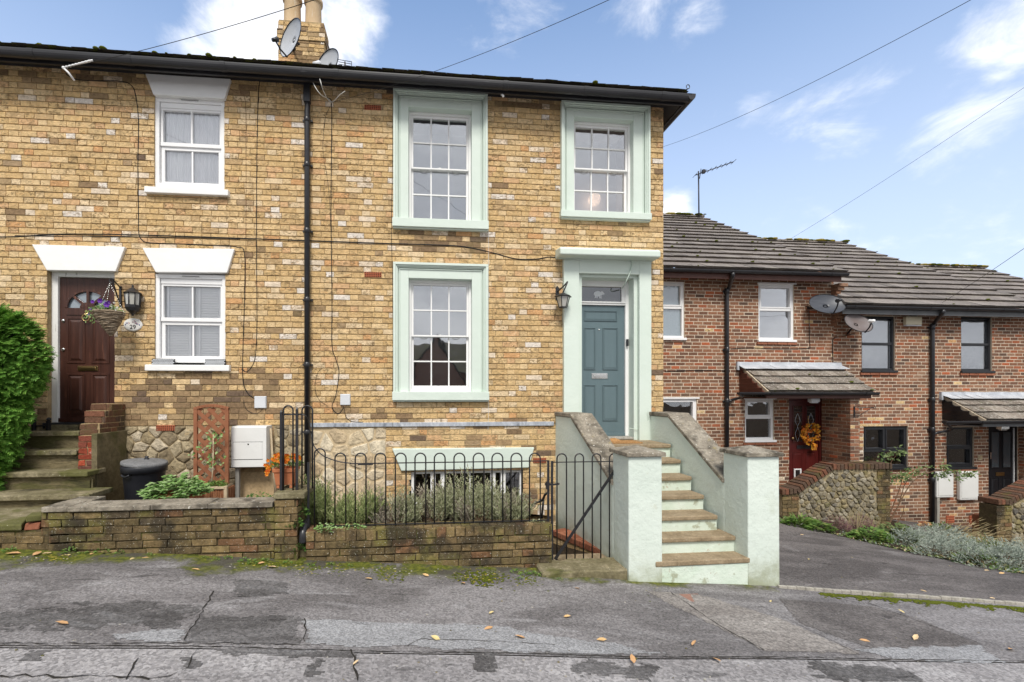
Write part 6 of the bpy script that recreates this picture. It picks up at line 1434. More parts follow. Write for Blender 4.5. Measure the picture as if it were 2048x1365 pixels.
# --- hanging basket on its bracket
hb=thing('hanging_basket',P(218,620,YF-.33),'wicker cone hanging basket of purple flowers before the dark red door','basket')
c=P(218,625,YF-.33); b=MB(); r=random.Random(8)
for k in range(15):
    t=k/14; z=.0-.275*t; rad=.148*(1-t)**.85+.012
    for j in range(2):
        b.tube([c+Vector((.02*t+rad*(1+r.uniform(-.05,.06))*math.cos(a+j),rad*math.sin(a+j)*(1+r.uniform(-.05,.06)),z+r.uniform(-.008,.008)-j*.01)) for a in [2*math.pi*i/18 for i in range(19)]],.0105,5)
b.lathe([(.135,.0),(.012,-.275)],c+Vector((.01,0,0)),16); b.build('basket',M['wicker'],hb)
b=MB()
hook=P(220,566,YF-.33)
for a in (.3,2.4,4.5):
    e=c+Vector((.155*math.cos(a),.155*math.sin(a),.0))
    for k in range(14): p=hook+(e-hook)*(k/14.0); b.tube([p,p+(e-hook)*.052],.004,4)
b.build('chain',M['chrome'],hb)
b=MB(); r=random.Random(13)
for i in range(170):
    a=r.uniform(0,6.28); q=r.uniform(0,.17); p=c+Vector((q*math.cos(a)-.03,q*math.sin(a),.0+.09*(1-(q/.18)**2)*r.uniform(.2,1)))
    b.leaf(p,(math.cos(a)+r.uniform(-.4,.4),math.sin(a),r.uniform(-.1,.8)),(0,-.4,1),r.uniform(.03,.055),r.uniform(.02,.032))
for i in range(26): b.leaf(c+Vector((-.15-r.uniform(0,.07),-.04+r.uniform(-.08,.08),r.uniform(-.13,.03))),(r.uniform(-.6,.2),-.2,-1),(0,-1,0),.035,.014)
b.build('foliage',M['parsley_leaf'],hb)
b=MB(); 
for (dx,dy,dz,s_) in ((-.12,-.10,.11,.030),(-.02,-.12,.115,.038),(.065,-.13,.07,.048),(-.17,-.06,.03,.026),(-.19,-.06,-.04,.024),(.0,.0,.12,.03)):
    p=c+Vector((dx,dy,dz))
    for k in range(6): a=k*1.047; b.leaf(p,(math.cos(a),-.45,math.sin(a)),(0,-1,0),s_,s_*.95)
b.build('purple_flowers',M['petal_purple'],hb)
b=MB()
for i in range(14): p=c+Vector((.10+r.uniform(-.03,.08),-.08+r.uniform(-.05,.05),.03+r.uniform(-.03,.07))); b.leaf(p,(r.uniform(-1,1),-.6,r.uniform(-1,1)),(0,-1,0),.028,.022)
b.build('white_flowers',M['petal_white'],hb)
bb=MB(); x=fx(243,YF); zt=fz(243,573,YF-.02); zb=fz(243,614,YF-.02); bb.box(x-.013,x+.013,YF-.03,YF,zb,zt); h2=P(219,562,YF-.33)
bb.tube([(x,YF-.03,zt-.02),(h2.x+.03,h2.y,h2.z+.03)],.009,7); bb.tube([(x,YF-.03,zb+.02),(h2.x+.03,h2.y,h2.z+.02)],.009,7); bb.tube([h2+Vector((.03+.028*math.cos(a)-.0,0,.0+.028*math.sin(a))) for a in [.6+i*.4 for i in range(12)]],.009,7)
tag(bb.build('basket_bracket',M['black_metal']),'black iron bracket carrying the wicker hanging basket beside the half lantern','bracket')
# --- meter box of number 29
mb_=thing('meter_box',P(500,930,YF-.2),'white wall mounted gas meter box on a wooden post beside the trellis','meter box')
x0,x1,z0,z1=fx(462,YF-.24),fx(531,YF-.24),fz(500,935,YF-.24),fz(500,853,YF-.24); b=MB()
b.yz([(YF-.24,z0),(YF-.24,z1-.015),(YF-.22,z1),(YF,z1+.0),(YF,z0)],x0,x1+.01); b.build('case',M['meter_white'],mb_,bevel=.006,seg=2)
b=MB(); zd0,zd1=fz(500,919,YF-.24),fz(500,885,YF-.24); b.box(x0+.03,x1-.04,YF-.246,YF-.24,zd0,zd1); b.build('door',M['meter_white'],mb_,bevel=.004)
b=MB(); b.box(x0+.025,x1-.035,YF-.2425,YF-.24,zd1,zd1+.006); b.box(x0+.025,x1-.035,YF-.2425,YF-.24,zd0-.005,zd0); b.ball(((x0+x1)/2-.0,YF-.245,zd1-.025),.010,0,8,5); b.build('lock',M['dark_gap'],mb_)
b=MB(); xx=fx(476,YF-.15); b.box(xx-.022,xx+.022,YF-.18,YF-.13,.3,z0); b.build('post',M['grey_post'],mb_)
b=MB(); b.tube([P(541,857,YF-.10),P(546,935,YF-.10),P(552,990,YF-.16)],.016,8); b.build('pipe',M['pale_wood'],mb_)
# --- dustbin
db=thing('dustbin',(fx(289,6.15),6.15,.33),'black plastic dustbin with a dusty grey lid tilted on top','dustbin')
c=Vector((fx(289,6.15),6.15,.33)); zt=fz(289,929,6.15)-.33
rr_=.228; b=MB(); b.lathe([(rr_*.80,0),(rr_*.965,zt-.10),(rr_*.985,zt-.09),(rr_*1.045,zt-.085),(rr_*1.06,zt-.02),(rr_*1.02,zt),(rr_*.95,zt),(rr_*.93,zt-.05),(.001,zt-.05)],c,40); b.build('body',M['bin_plastic'],db)
b=MB(); a0=-2.2
b.tube([c+Vector((rr_*1.05*math.cos(a),rr_*1.05*math.sin(a)-.012,zt-.095-.02*math.sin((a-a0)/.5*math.pi))) for a in [a0+i*.05 for i in range(11)]],.012,8); b.build('handle',M['bin_plastic'],db)
b=MB(); ax=Vector((.085,-.03,1)).normalized(); b.lathe([(rr_*1.05,.004),(rr_*1.06,.012),(rr_*1.05,.034),(rr_*1.0,.040),(rr_*.6,.056),(.001,.066)],c+Vector((.0,0,zt+.0)),40,axis=ax); b.build('lid',M['bin_lid'],db)
b=MB(); b.lathe([(.001,.10),(.022,.098),(.018,.08),(.03,.06)],c+Vector((.02,0,zt+.0)),12,axis=ax); b.build('lid_knob',M['bin_plastic'],db)
# --- trellis, planter, pots
tl=thing('trellis',(fx(425,6.3),6.3,.5),'red brown diamond lattice trellis panel with an arched top','trellis')
Yt=6.34; x0,x1=fx(388,Yt),fx(458,Yt); zb,zt=.42,fz(424,816,Yt); b=MB()
b.box(x0,x0+.045,Yt-.02,Yt+.02,zb,zt); b.box(x1-.045,x1,Yt-.02,Yt+.02,zb,zt); b.box(x0+.045,x1-.045,Yt-.02,Yt+.02,zb,zb+.035)
n=12
for i in range(n):
    a,c_=[x0+(x1-x0)*k/n for k in (i,i+1)]; g=lambda x:zt+.005+.04*math.sin(math.pi*(x-x0)/(x1-x0))
    b.xz([(a,g(a)-.035),(c_,g(c_)-.035),(c_,g(c_)),(a,g(a))],Yt-.022,Yt+.022)
b.build('frame',M['trellis_wood'],tl,bevel=.003)
for sgn,nm in ((-1,'front_lattice'),(1,'back_lattice')):
    b=MB(); pitch=.162; W_=x1-x0-.05; Hh=zt-zb; k=-W_
    xa,xb=x0+.025,x1-.025
    while k<Hh+W_:
        # strip along direction (1, sgn) clipped to the frame
        pts=[]
        z_a=zb+k if sgn>0 else zb+k; 
        u0,u1=0,W_
        lo=lambda u: k+(u if sgn>0 else W_-u)
        us=[u0+(u1-u0)*j/40 for j in range(41)]; ok=[u for u in us if 0<=lo(u)<=Hh+.0]
        if len(ok)>2:
            p=Vector((xa+ok[0],Yt+(.006 if sgn>0 else -.006),zb+lo(ok[0]))); q=Vector((xa+ok[-1],Yt+(.006 if sgn>0 else -.006),zb+lo(ok[-1]))); d=q-p; nn=Vector((-d.z,0,d.x)).normalized()
            b.obox((p+q)/2,d/2,nn*.024,(0,.005,0))
        k+=pitch
    b.build(nm,M['trellis_wood'],tl)
pt_=thing('planter',(fx(430,6.1),6.1,.33),'split log wooden planter box standing under the trellis','planter')
b=MB(); x0,x1=fx(402,5.98),fx(449,5.98); zt=fz(425,978,5.98); r=random.Random(6); x=x0
while x<x1: l=r.uniform(.022,.034); b.lathe([(l*.55,0),(l*.58,(zt-.33)*.5),(l*.55,zt-.33)],(x+l/2,5.98+r.uniform(-.004,.004),.33),7); x+=l
y=5.99
while y<6.22: b.lathe([(.016,0),(.016,zt-.33)],(fx(456,6.05)+.005,y,.33),7); y+=.03
b.build('log_sides',M['log_bark'],pt_)
b=MB(); b.box(x0-.02,x1+.01,5.95,6.0,zt,zt+.025); b.box(x1-.0,x1+.035,5.955,6.0,.33,zt+.03); b.box(x1+.0,fx(457,6.1),5.99,6.22,zt-.0,zt+.028); b.build('rim',M['pale_wood'],pt_,bevel=.004)
b=MB(); b.box(x0-.01,x1,6.0,6.24,zt-.05,zt-.01); b.build('soil',M['soil'],pt_)
b=MB(); r=random.Random(15)
for i in range(420):
    x=r.uniform(x0+.02,x1-.01); y=r.uniform(5.98,6.16); h=.07*math.sin(math.pi*(x-x0)/(x1-x0))**.5
    b.leaf((x,y,zt+r.uniform(0,h)),(r.uniform(-1,1),r.uniform(-1,.3),r.uniform(0,.8)),(0,-.5,1),.03,.014)
tag(b.build('low_green_plant',M['weed_leaf']),'low bright green plant growing in the log planter','plant')
cl=thing('climbing_plant',(fx(424,6.2),6.2,zt),'thin young climber tied to a cane in front of the trellis','plant')
b=MB(); b.tube([P(423,978,6.2),P(426,930,6.26),P(427,868,6.30)],.008,6); b.build('cane',M['pale_wood'],cl)
b=MB(); r=random.Random(25)
for i in range(70):
    py=r.choice((868,872,880,886,898,905,912,918,925,930)); px=426+r.gauss(0,9); 
    if 895<py<915: px=404+r.gauss(0,7) if r.random()<.6 else px
    b.leaf(P(px,py+r.uniform(-6,6),6.24+r.uniform(-.02,.02)),(r.uniform(-1,1),-.5,r.uniform(-.8,.6)),(0,-1,.3),.045,.03)
b.build('leaves',M['parsley_leaf'],cl)
b=MB(); b.tube(curve([P(426,905,6.27),P(415,896,6.28),P(400,908,6.29)],4),.003,5); b.tube(curve([P(427,880,6.28),P(432,895,6.28),P(437,925,6.29)],4),.003,5); b.build('stem',M['bare_branch'],cl)
pp=thing('potted_plant',(fx(352,5.55),5.55,.33),'bushy pale green leafy plant in a wide terracotta bowl behind the wall coping','potted plant')
c=Vector((fx(354,5.5),5.50,.33)); zr=fz(354,996,5.28); b=MB(); b.lathe([(.15,.15),(.235,zr-.33-.06),(.262,zr-.33-.055),(.268,zr-.33),(.245,zr-.33),(.23,zr-.33-.04),(.001,zr-.33-.04)],c,36); b.build('bowl',M['terracotta'],pp)
b=MB(); r=random.Random(35); top=fz(352,956,5.5)
for i in range(430):
    a=r.uniform(0,6.28); q=math.sqrt(r.random())*.30; hmax=(top-zr+.03)*(1-(q/.34)**3)*(.8+.35*math.sin(a*3+q*9)); z=zr-.03+hmax*r.uniform(.35,1.05); p=c+Vector((q*math.cos(a)*1.02,q*math.sin(a),z-.33))
    for k in range(3):
        aa=a+(k-1)*.9+r.uniform(-.3,.3); b.leaf(p,(math.cos(aa),math.sin(aa)-.25,r.uniform(-.25,.55)),(0,-.4,1),r.uniform(.05,.085),r.uniform(.030,.05),0,.12)
for (px,py) in ((293,987),(298,985),(304,984),(309,987)): b.leaf(P(px,py,5.4),(-1,-.3,.05),(0,-.3,1),.055,.035); b.leaf(P(px,py,5.4),(.3,-.5,-.4),(0,-.3,1),.04,.03)
b.build('foliage',M['parsley_leaf'],pp)
fp=thing('flower_pot',(fx(573,5.2),5.2,.765),'square terracotta pot of orange and yellow flowers on the capped brick pillar','flower pot')
c=Vector((fx(573,5.2),5.2,.765)); b=MB(); h=.185
z0=c.z+.035
b.add([(c.x+sx*w_,c.y+sy*w_,z) for z,w_ in ((z0,.085),(z0+.135,.102),(z0+.135,.112),(z0+h-.01,.114),(z0+h-.01,.10),(z0+h-.04,.10)) for sx,sy in ((-1,-1),(1,-1),(1,1),(-1,1))],[(3,2,1,0)]+[(k*4+i,k*4+(i+1)%4,(k+1)*4+(i+1)%4,(k+1)*4+i) for k in range(5) for i in range(4)]+[(20,21,22,23)])
for sx in (-1,1):
    for sy in (-1,1): b.box(c.x+sx*.065-.015,c.x+sx*.065+.015,c.y+sy*.065-.015,c.y+sy*.065+.015,.765,z0)
b.build('pot',M['terracotta'],fp,bevel=.006)
b=MB(); b2=MB(); r=random.Random(45)
for i in range(260):
    a=r.uniform(0,6.28); q=math.sqrt(r.random())*.15; p=c+Vector((q*math.cos(a),q*math.sin(a),h+.03+r.uniform(0,.13)*(1-q/.2)))
    b.leaf(p,(math.cos(a)+r.uniform(-.5,.5),math.sin(a),r.uniform(0,1)),(0,-.5,1),.04,.016)
for i in range(64):
    a=r.uniform(0,6.28); q=math.sqrt(r.random())*.165; p=c+Vector((q*math.cos(a)-.01,q*math.sin(a)-.01,h+.09+r.uniform(0,.12)*(1-q/.25)))
    if r.random()<.25: p=c+Vector((-.17+r.uniform(-.03,.04),-.05,h+r.uniform(-.05,.08)))
    for k in range(5): t=k*1.257+i; b2.leaf(p,(math.cos(t),-.5,math.sin(t)),(0,-1,.2),.026,.022)
b.build('leaves',M['weed_leaf'],fp); b2.build('flowers',M['petal_orange'],fp)
bs=MB(); c=P(83,858,6.55); bs.box(c.x-.10,c.x+.10,c.y-.04,c.y+.02,c.z-.06,c.z-.045)
for s_ in (-1,1): bs.box(c.x+s_*.085-.012,c.x+s_*.085+.012,c.y-.03,c.y+.02,c.z-.05,c.z+.10); bs.ball((c.x+s_*.085,c.y,c.z+.12),.025)
bs.box(c.x-.08,c.x+.08,c.y-.012,c.y+.012,c.z+.03,c.z+.045)
tag(bs.build('boot_scraper',M['black_metal']),'dark iron boot scraper on the top stone step beside the hedge','boot scraper')

# --- the house across the road (it shows only as a reflection in the sash windows)
oh=thing('opposite_house',(3.5,-20,0),'gabled brick house across the road, mirrored in the sash windows','house')
b=MB(); b.box(-1.6,12,-27,-20,-2.5,3.4); b.xz([(-1.0,2.2),(2.6,2.2),(.8,5.6)],-20.0,-18.2); b.box(-1.0,2.6,-20,-18.2,-2.5,2.2); b.build('wall',M['red_brick'],oh)
b=MB(); b.prism([(-1.8,-19.7,3.2),(12.3,-19.7,3.2),(12.3,-23.5,5.6),(-1.8,-23.5,5.6)],(0,0,.12)); b.prism([(-1.8,-27.3,3.2),(12.3,-27.3,3.2),(12.3,-23.5,5.6),(-1.8,-23.5,5.6)],(0,0,.10))
b.prism([(-1.25,-18.0,1.9),(.8,-18.0,5.75),(.8,-23,5.75),(-1.25,-20.,1.9)],(0,0,.1)); b.prism([(2.85,-18.0,1.9),(.8,-18.0,5.75),(.8,-23,5.75),(2.85,-20.,1.9)],(0,0,.1)); b.build('roof',M['house_tile'],oh)
b=MB(); b.box(6.2,7.2,-24,-23,5,7.1); b.build('chimney',M['red_brick'],oh)
# ================= hedge, lavender, bed, weeds, leaves =================
hd=thing('conifer_hedge',(fx(-10,6),6.0,.3),'bright green conifer hedge growing over the stone steps at the left edge','hedge')
EL=[(-55,735,6.02,.60,.68),(-4,715,6.06,.42,.50),(-85,870,5.95,.50,.6),(-25,815,6.0,.33,.42),(-120,760,6.0,.75,.85),(-75,950,5.9,.30,.45),(-10,668,6.1,.33,.25)]
Els=[(P(a,c,Y),rx,rz) for a,c,Y,rx,rz in EL]
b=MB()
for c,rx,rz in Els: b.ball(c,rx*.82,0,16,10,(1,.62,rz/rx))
b.build('hedge_core',M['conifer_dark'],hd)  # dark filler ellipsoids added inside the foliage, no stem modelled
b=MB(); r=random.Random(55)
def inE(p,s=1): return any(((p.x-c.x)/(rx*s))**2+((p.y-c.y)/(rx*.68*s))**2+((p.z-c.z)/(rz*s))**2<1 for c,rx,rz in Els)
cnt=0
while cnt<4600:
    c,rx,rz=r.choice(Els); th=r.uniform(0,6.28); u=r.uniform(-1,1); q=math.sqrt(1-u*u); sr=r.uniform(.90,1.03)
    d=Vector((q*math.cos(th),q*math.sin(th),u)); p=c+Vector((d.x*rx*sr,d.y*rx*.68*sr,d.z*rz*sr))
    if d.y>.45 or inE(p,.88) or p.z<.35: continue
    if p.x<fx(-300,6): continue
    cnt+=1
    ax=(Vector((d.x,d.y*.9,d.z*.3))*.8+Vector((r.uniform(-.6,.6)+.25,r.uniform(-.35,.15),r.uniform(-.75,.15)))).normalized()
    nn=(d+Vector((r.uniform(-.5,.5),-.35+r.uniform(-.4,.4),.45+r.uniform(-.4,.4)))).normalized(); side=nn.cross(ax)
    if side.length<.1: side=Vector((1,0,0))
    side.normalize(); nn=side.cross(ax); L=r.uniform(.09,.17)
    b.leaf(p,ax,nn,L*1.05,.013,0,.1)
    for k in range(6):
        t=.12+k*.15
        for s_ in (-1,1):
            dd=(ax*.75+side*s_*.8+nn*r.uniform(-.12,.12)); b.leaf(p+ax*L*t,dd,nn,L*.52*(1-t*.62),.017,0,.08)
b.build('foliage',M['conifer_leaf'],hd)
def lavender(px,py,Y,rx,h,n,seed,mt,label,lean=0,grp='lavender bushes behind the railing',dry=.25):
    base=P(px,py,Y); r=random.Random(seed); t=thing('lavender_bush',base,label,'shrub',grp)
    b=MB(); b2=MB(); b3=MB(); K=13; subs=[]
    for i in range(K):
        a=r.uniform(0,6.28); q=math.sqrt(r.random())*rx; subs.append((Vector((q*math.cos(a),q*.6*math.sin(a),0)),h*(1-.40*(q/rx)**2)*r.uniform(.68,1.06),r.random()<dry))
    for i in range(n):
        o,hh,isd=r.choice(subs); a=r.uniform(0,6.28); s0=base+o*.55+Vector((r.gauss(0,.03),r.gauss(0,.03),-.02))
        out=(o*.9/ rx*.75+Vector((.42*math.cos(a)*r.random(),.42*math.sin(a)*r.random(),1.0))).normalized(); L=hh*r.uniform(.55,1.1)
        bend=Vector((r.uniform(-.25,.25),r.uniform(-.3,.2),r.uniform(0,.15)))
        pts=[s0+out*L*k/5+bend*L*(k/5)**2*.5 for k in range(6)]
        tgt=b2 if (isd and r.random()<.75) else b
        for k in range(5):
            d=pts[k+1]-pts[k]
            if k<2: b3.leaf(pts[k],d,(0,-1,0),d.length*1.2,.006)
            for j in range(5 if k>0 else 2):
                p=pts[k]+d*(j/5); aa=r.uniform(0,6.28)
                dd=d.normalized()+Vector((math.cos(aa),math.sin(aa),-.05))*r.uniform(.45,1.0)
                tgt.leaf(p,dd,(r.uniform(-.6,.6),-1,r.uniform(0,1.4)),r.uniform(.026,.052),r.uniform(.008,.014),0,.05)
        if r.random()<.12: b2.leaf(pts[-1],pts[-1]-pts[-2],(0,-1,0),.06,.009)
    b.build('foliage',M[mt],t); b2.build('dry_sprigs',M['lavender_dry'],t); b3.build('stem',M['bare_branch'],t)
lavender(655,1050,5.45,.36,.62,430,61,'lavender_green','tall green lavender bush nearest the black drainpipe',dry=.08)
lavender(712,1050,5.30,.30,.44,280,62,'lavender_green','low green lavender bush second from the drainpipe',dry=.12)
lavender(790,1050,5.35,.34,.46,260,63,'lavender_leaf','straggly grey lavender bush below the left end of the mint lintel',dry=.5)
lavender(870,1046,5.40,.38,.56,340,64,'lavender_leaf','silvery lavender bush before the left end of the basement window',dry=.35)
lavender(955,1044,5.35,.38,.60,380,65,'lavender_leaf','upright lavender bush in front of the middle of the basement window',dry=.22)
lavender(1018,1044,5.30,.28,.46,260,66,'lavender_leaf','rightmost lavender bush beside the bent handrail',dry=.3)
def leafy(nm,p,rx,ry,h,n,seed,mt,label,cat,L=.05,Wd=.03,grp=None,up=.5):
    r=random.Random(seed); b=MB()
    for i in range(n):
        a=r.uniform(0,6.28); q=math.sqrt(r.random()); z=h*(1-q**2)*r.uniform(.15,1); c=Vector(p)+Vector((q*rx*math.cos(a),q*ry*math.sin(a),z))
        b.leaf(c,(math.cos(a)+r.uniform(-.5,.5),math.sin(a)+r.uniform(-.7,.3),r.uniform(-.1,1)*up),(0,-.5,1),L*r.uniform(.6,1.2),Wd*r.uniform(.6,1.2),0,.12)
    return tag(b.build(nm,M[mt]),label,cat,grp)
# ivy and herb weeds between the garden walls and on the brick tops
leafy('ivy_clump',P(590,1052,4.93),.07,.06,.10,70,71,'ivy_leaf','clump of green ivy hanging between the garden walls by the drain spout','ivy',.035,.03,'small ivy clumps')
leafy('ivy_clump',P(604,1032,5.0),.06,.05,.12,60,72,'ivy_leaf','ivy growing up the shadowed gap right of the brick pillar','ivy',.035,.03,'small ivy clumps')
leafy('ivy_clump',P(600,1102,4.92),.07,.05,.10,50,73,'ivy_leaf','small ivy growing low in the gap below the drain spout','ivy',.03,.026,'small ivy clumps')
leafy('ivy_clump',P(650,1062,4.97),.11,.06,.09,110,74,'parsley_leaf','pale green weeds trailing over the left end of the railing wall','weed',.035,.028)
leafy('ivy_clump',P(705,1058,4.98),.16,.05,.05,120,75,'parsley_leaf','line of tiny pale leaves along the top of the railing wall','weed',.026,.02)
leafy('ivy_clump',P(1075,1048,5.0),.10,.06,.05,110,76,'lavender_leaf','tuft of small grey green leaves on the gate end of the railing wall','weed',.024,.018)
leafy('ground_ivy',P(520,1000,5.6),.16,.10,.10,80,77,'ivy_leaf','dark leaves in the garden corner beside the brick pillar','plant',.04,.03)
# bed along the drive
bedm=MB(); edge=[(1568,1040),(1600,1052),(1680,1073),(1760,1092),(1830,1108),(1900,1122),(1980,1140),(2048,1150),(2150,1165)]
be=[G(*q) for q in edge]; far=[(fx(2150,9.8),9.8),(fx(1565,9.8),9.8)]
n=len(be)-1; V=[]
for i,p in enumerate(be):
    for k in range(7):
        t=k/6; y=p.y+(9.86-p.y)*t; x=p.x+(fx(edge[i][0],9.86)*.35+p.x*.65-p.x)*t; V.append((x,y,gz(x,y)+.012+.03*math.sin(t*3.1)+.012*math.sin(i*3+k*2)))
bedm.add(V,[(i*7+k,(i+1)*7+k,(i+1)*7+k+1,i*7+k+1) for i in range(n) for k in range(6)],0,True)
tag(bedm.build('bed_soil',M['soil']),'dark soil of the planted bed beside the drive',None,None,'structure')
def on(px,py): return G(px,py,.02)
leafy('green_plant',on(1600,1050),.34,.12,.14,420,81,'weed_leaf','bright green strappy weeds at the foot of the flint wall pier','plant',.12,.03,None,.8)
leafy('green_plant',on(1640,1060),.24,.12,.12,260,82,'weed_leaf','green leafy weeds under the middle of the flint wall','plant',.09,.035)
leafy('heather_plant',on(1672,1064),.30,.18,.28,700,83,'heather','low purplish brown heather in front of the flint wall','plant',.05,.012,None,1)
leafy('heather_plant',on(1722,1062),.30,.18,.30,700,84,'heather','second brownish heather clump near the right end of the flint wall','plant',.05,.012,None,1)
leafy('green_plant',on(1740,1080),.40,.22,.20,560,85,'weed_leaf','bright green leafy plant at the bed edge below the heather','plant',.08,.045)
leafy('green_plant',on(1790,1082),.42,.26,.30,620,86,'dull_green','rounded green leafy plant left of the silver foliage','plant',.09,.06)
gc=MB(); r=random.Random(133)
for i in range(2600):
    k=r.random()*(len(edge)-1.01); j=int(k); e=edge[j]; f_=edge[j+1]; px=e[0]+(f_[0]-e[0])*(k-j); py=e[1]+(f_[1]-e[1])*(k-j)
    p=on(px+r.uniform(-6,6),py-abs(r.gauss(0,14))-1); a=r.uniform(0,6.28)
    gc.leaf(p,(math.cos(a),math.sin(a)-.2,r.uniform(.05,.9)),(r.uniform(-.5,.5),-.5,1),r.uniform(.025,.07),r.uniform(.012,.03),r.choice((0,0,1,1,2,3)),.1)
tag(gc.build('ground_cover',[M['weed_leaf'],M['dull_green'],M['silver_leaf'],M['dry_grass']]),'mixed low weeds and dead leaves covering the soil of the drive bed','ground cover',None,'stuff')
def silver(px,py,rx,h,n,seed,label,mt='silver_leaf'):
    r=random.Random(seed); p=on(px,py); t=thing('silver_shrub',p,label,'shrub','silver leaved shrubs along the drive'); b=MB(); b3=MB()
    for i in range(n):
        a=r.uniform(0,6.28); q=math.sqrt(r.random()); c=p+Vector((q*rx*math.cos(a),q*rx*.55*math.sin(a),h*(1-q**2.2)*r.uniform(.25,1)))
        d=Vector((math.cos(a)*q+r.uniform(-.6,.6),math.sin(a)*q-.3+r.uniform(-.5,.5),r.uniform(.1,1))).normalized(); L=r.uniform(.08,.15)
        for k in range(7):
            aa=r.uniform(0,6.28); b.leaf(c+d*L*k/7,d+Vector((math.cos(aa),math.sin(aa),.2))*.9,(r.uniform(-1,1),-1,1),r.uniform(.028,.05),.011,0,.05)
        if i%6==0: b3.leaf(p+Vector((q*rx*.5*math.cos(a),q*rx*.3*math.sin(a),0)),c-p,(0,-1,0),(c-p).length,.008)
    b.build('foliage',M[mt],t); b3.build('stem',M['bare_branch'],t)
silver(1835,1095,.50,.32,380,91,'silvery shrub left of the dry grasses at the bed edge')
silver(1885,1087,.48,.30,360,92,'silvery shrub growing in front of the black downpipe')
silver(1905,1115,.55,.30,400,93,'low silvery shrub spreading over the middle of the drive edge')
silver(1965,1111,.46,.26,280,94,'greener shrub between the silvery ones near the brick edging','dull_green')
silver(2000,1133,.55,.32,420,95,'dense silvery shrub at the right end of the drive edge')
silver(2060,1135,.5,.36,360,96,'silvery shrub cut off by the right edge of the photo')
leafy('green_plant',on(1950,1125),.30,.12,.14,220,87,'weed_leaf','green weeds at the drive edge between two silvery shrubs','plant',.12,.03,None,.7)
leafy('green_plant',on(1880,1062),.26,.12,.18,150,88,'dull_green','yellowing green plant at the foot of the white meter post','plant',.08,.04)
leafy('leaf_litter',on(1850,1052),.10,.06,.08,26,89,'leaf_fallen','brown curled leaves at the foot of the black downpipe','leaves',.08,.05)
g=MB(); r=random.Random(97)
for i in range(130):
    p=on(1905+r.uniform(-25,60),1080+r.uniform(-12,12)); a=r.uniform(-.3,1.0); L=r.uniform(.35,.85); d=Vector((a,-.25+r.uniform(-.3,.3),r.uniform(.25,.75))).normalized(); q=[p+d*L*t+Vector((.10*t*t*a,0,-.30*t*t*L)) for t in (0,.25,.5,.75,1)]
    for k in range(4): g.leaf(q[k],q[k+1]-q[k],(0,-1,.3),(q[k+1]-q[k]).length*1.05,.009)
tag(g.build('dry_grass',M['dry_grass']),'fan of long dry straw coloured grass stalks before the brick edging','grass clump')
g=MB()
for i in range(60):
    p=on(1715+r.uniform(-25,40),1060+r.uniform(-8,8)); d=Vector((r.uniform(-.3,.4),-.1,1)).normalized(); g.leaf(p,d,(0,-1,.3),r.uniform(.2,.5),.009)
tag(g.build('dry_grass',M['dry_grass']),'thin upright dry stalks in front of the flint wall','grass clump')
# straggling rose like shrub in front of the brick wall
sh=thing('straggling_shrub',on(1775,1050),'straggling leafy shrub with thin bare arching stems by the flint wall','shrub')
b=MB(); YS=8.9; stems=[[(1768,1055),(1785,1015),(1800,975),(1806,950)],[(1772,1055),(1797,1010),(1812,965),(1840,948)],[(1766,1050),(1768,1000),(1775,960),(1782,925),(1800,905)],[(1776,1055),(1800,1005),(1830,960),(1880,940),(1910,945),(1945,950)],[(1770,1050),(1775,985),(1770,940)],[(1790,1050),(1805,1030),(1808,1010)]]
for s_ in stems: b.tube(curve([P(px,py,YS-.03*i) for i,(px,py) in enumerate(s_)],6),.013,6,r1=.004)
b.build('stem',M['bare_branch'],sh)
b=MB(); r=random.Random(98)
for (px,py,sx,sy,n) in ((1775,910,16,8,60),(1800,905,14,8,50),(1760,925,12,7,40),(1795,955,20,9,90),(1770,960,16,8,50),(1830,945,16,6,40),(1885,932,14,6,40),(1900,945,16,5,70),(1880,952,14,5,50),(1935,948,16,4,60),(1920,955,12,5,40),(1812,950,12,8,60),(1850,935,12,5,20)):
    for i in range(n):
        b.leaf(P(px+r.gauss(0,sx*.6),py+r.gauss(0,sy*.6),YS-.06+r.uniform(-.12,.12)),(r.uniform(-1,1),r.uniform(-.8,.1),r.uniform(-.8,.5)),(r.uniform(-.5,.5),-.5,1),r.uniform(.05,.085),r.uniform(.028,.045),0,.1)
b.build('leaves',M['shrub_leaf'],sh)
# --- weeds and moss where the pavement meets the walls
r=random.Random(111)
def weed(px,py,s,label,mt='weed_leaf',n=26):
    leafy('weed',G(px,py,.0),s,s*.6,s*.9,n,int(px*7+py),mt,label,'weed',s*.55,s*.36,'small weeds along the wall foot',.7)
WL='small green weed growing at the foot of the left garden wall'; WR='small green weed growing at the foot of the railing wall'
for px,py,s in ((20,1103,.05),(75,1090,.07),(85,1072,.05),(140,1106,.06),(165,1108,.04),(205,1106,.06),(240,1108,.04),(275,1104,.07),(300,1112,.035),(410,1118,.03),(430,1122,.035),(455,1118,.04),(490,1124,.05),(505,1128,.045),(530,1122,.04),(553,1116,.045),(575,1128,.04)): weed(px,py,s,WL)
for px,py,s in ((620,1132,.035),(660,1130,.03),(700,1133,.025),(760,1137,.02),(1030,1146,.045),(1050,1150,.05),(1068,1150,.045),(1085,1153,.04),(1100,1150,.04),(1040,1158,.03),(1120,1160,.03)): weed(px,py,s,WR)
ms=MB()
cen=[(r.uniform(0,600),0) for _ in range(24)]+[(r.uniform(600,1340),1) for _ in range(14)]+[(r.uniform(900,1340),1) for _ in range(22)]
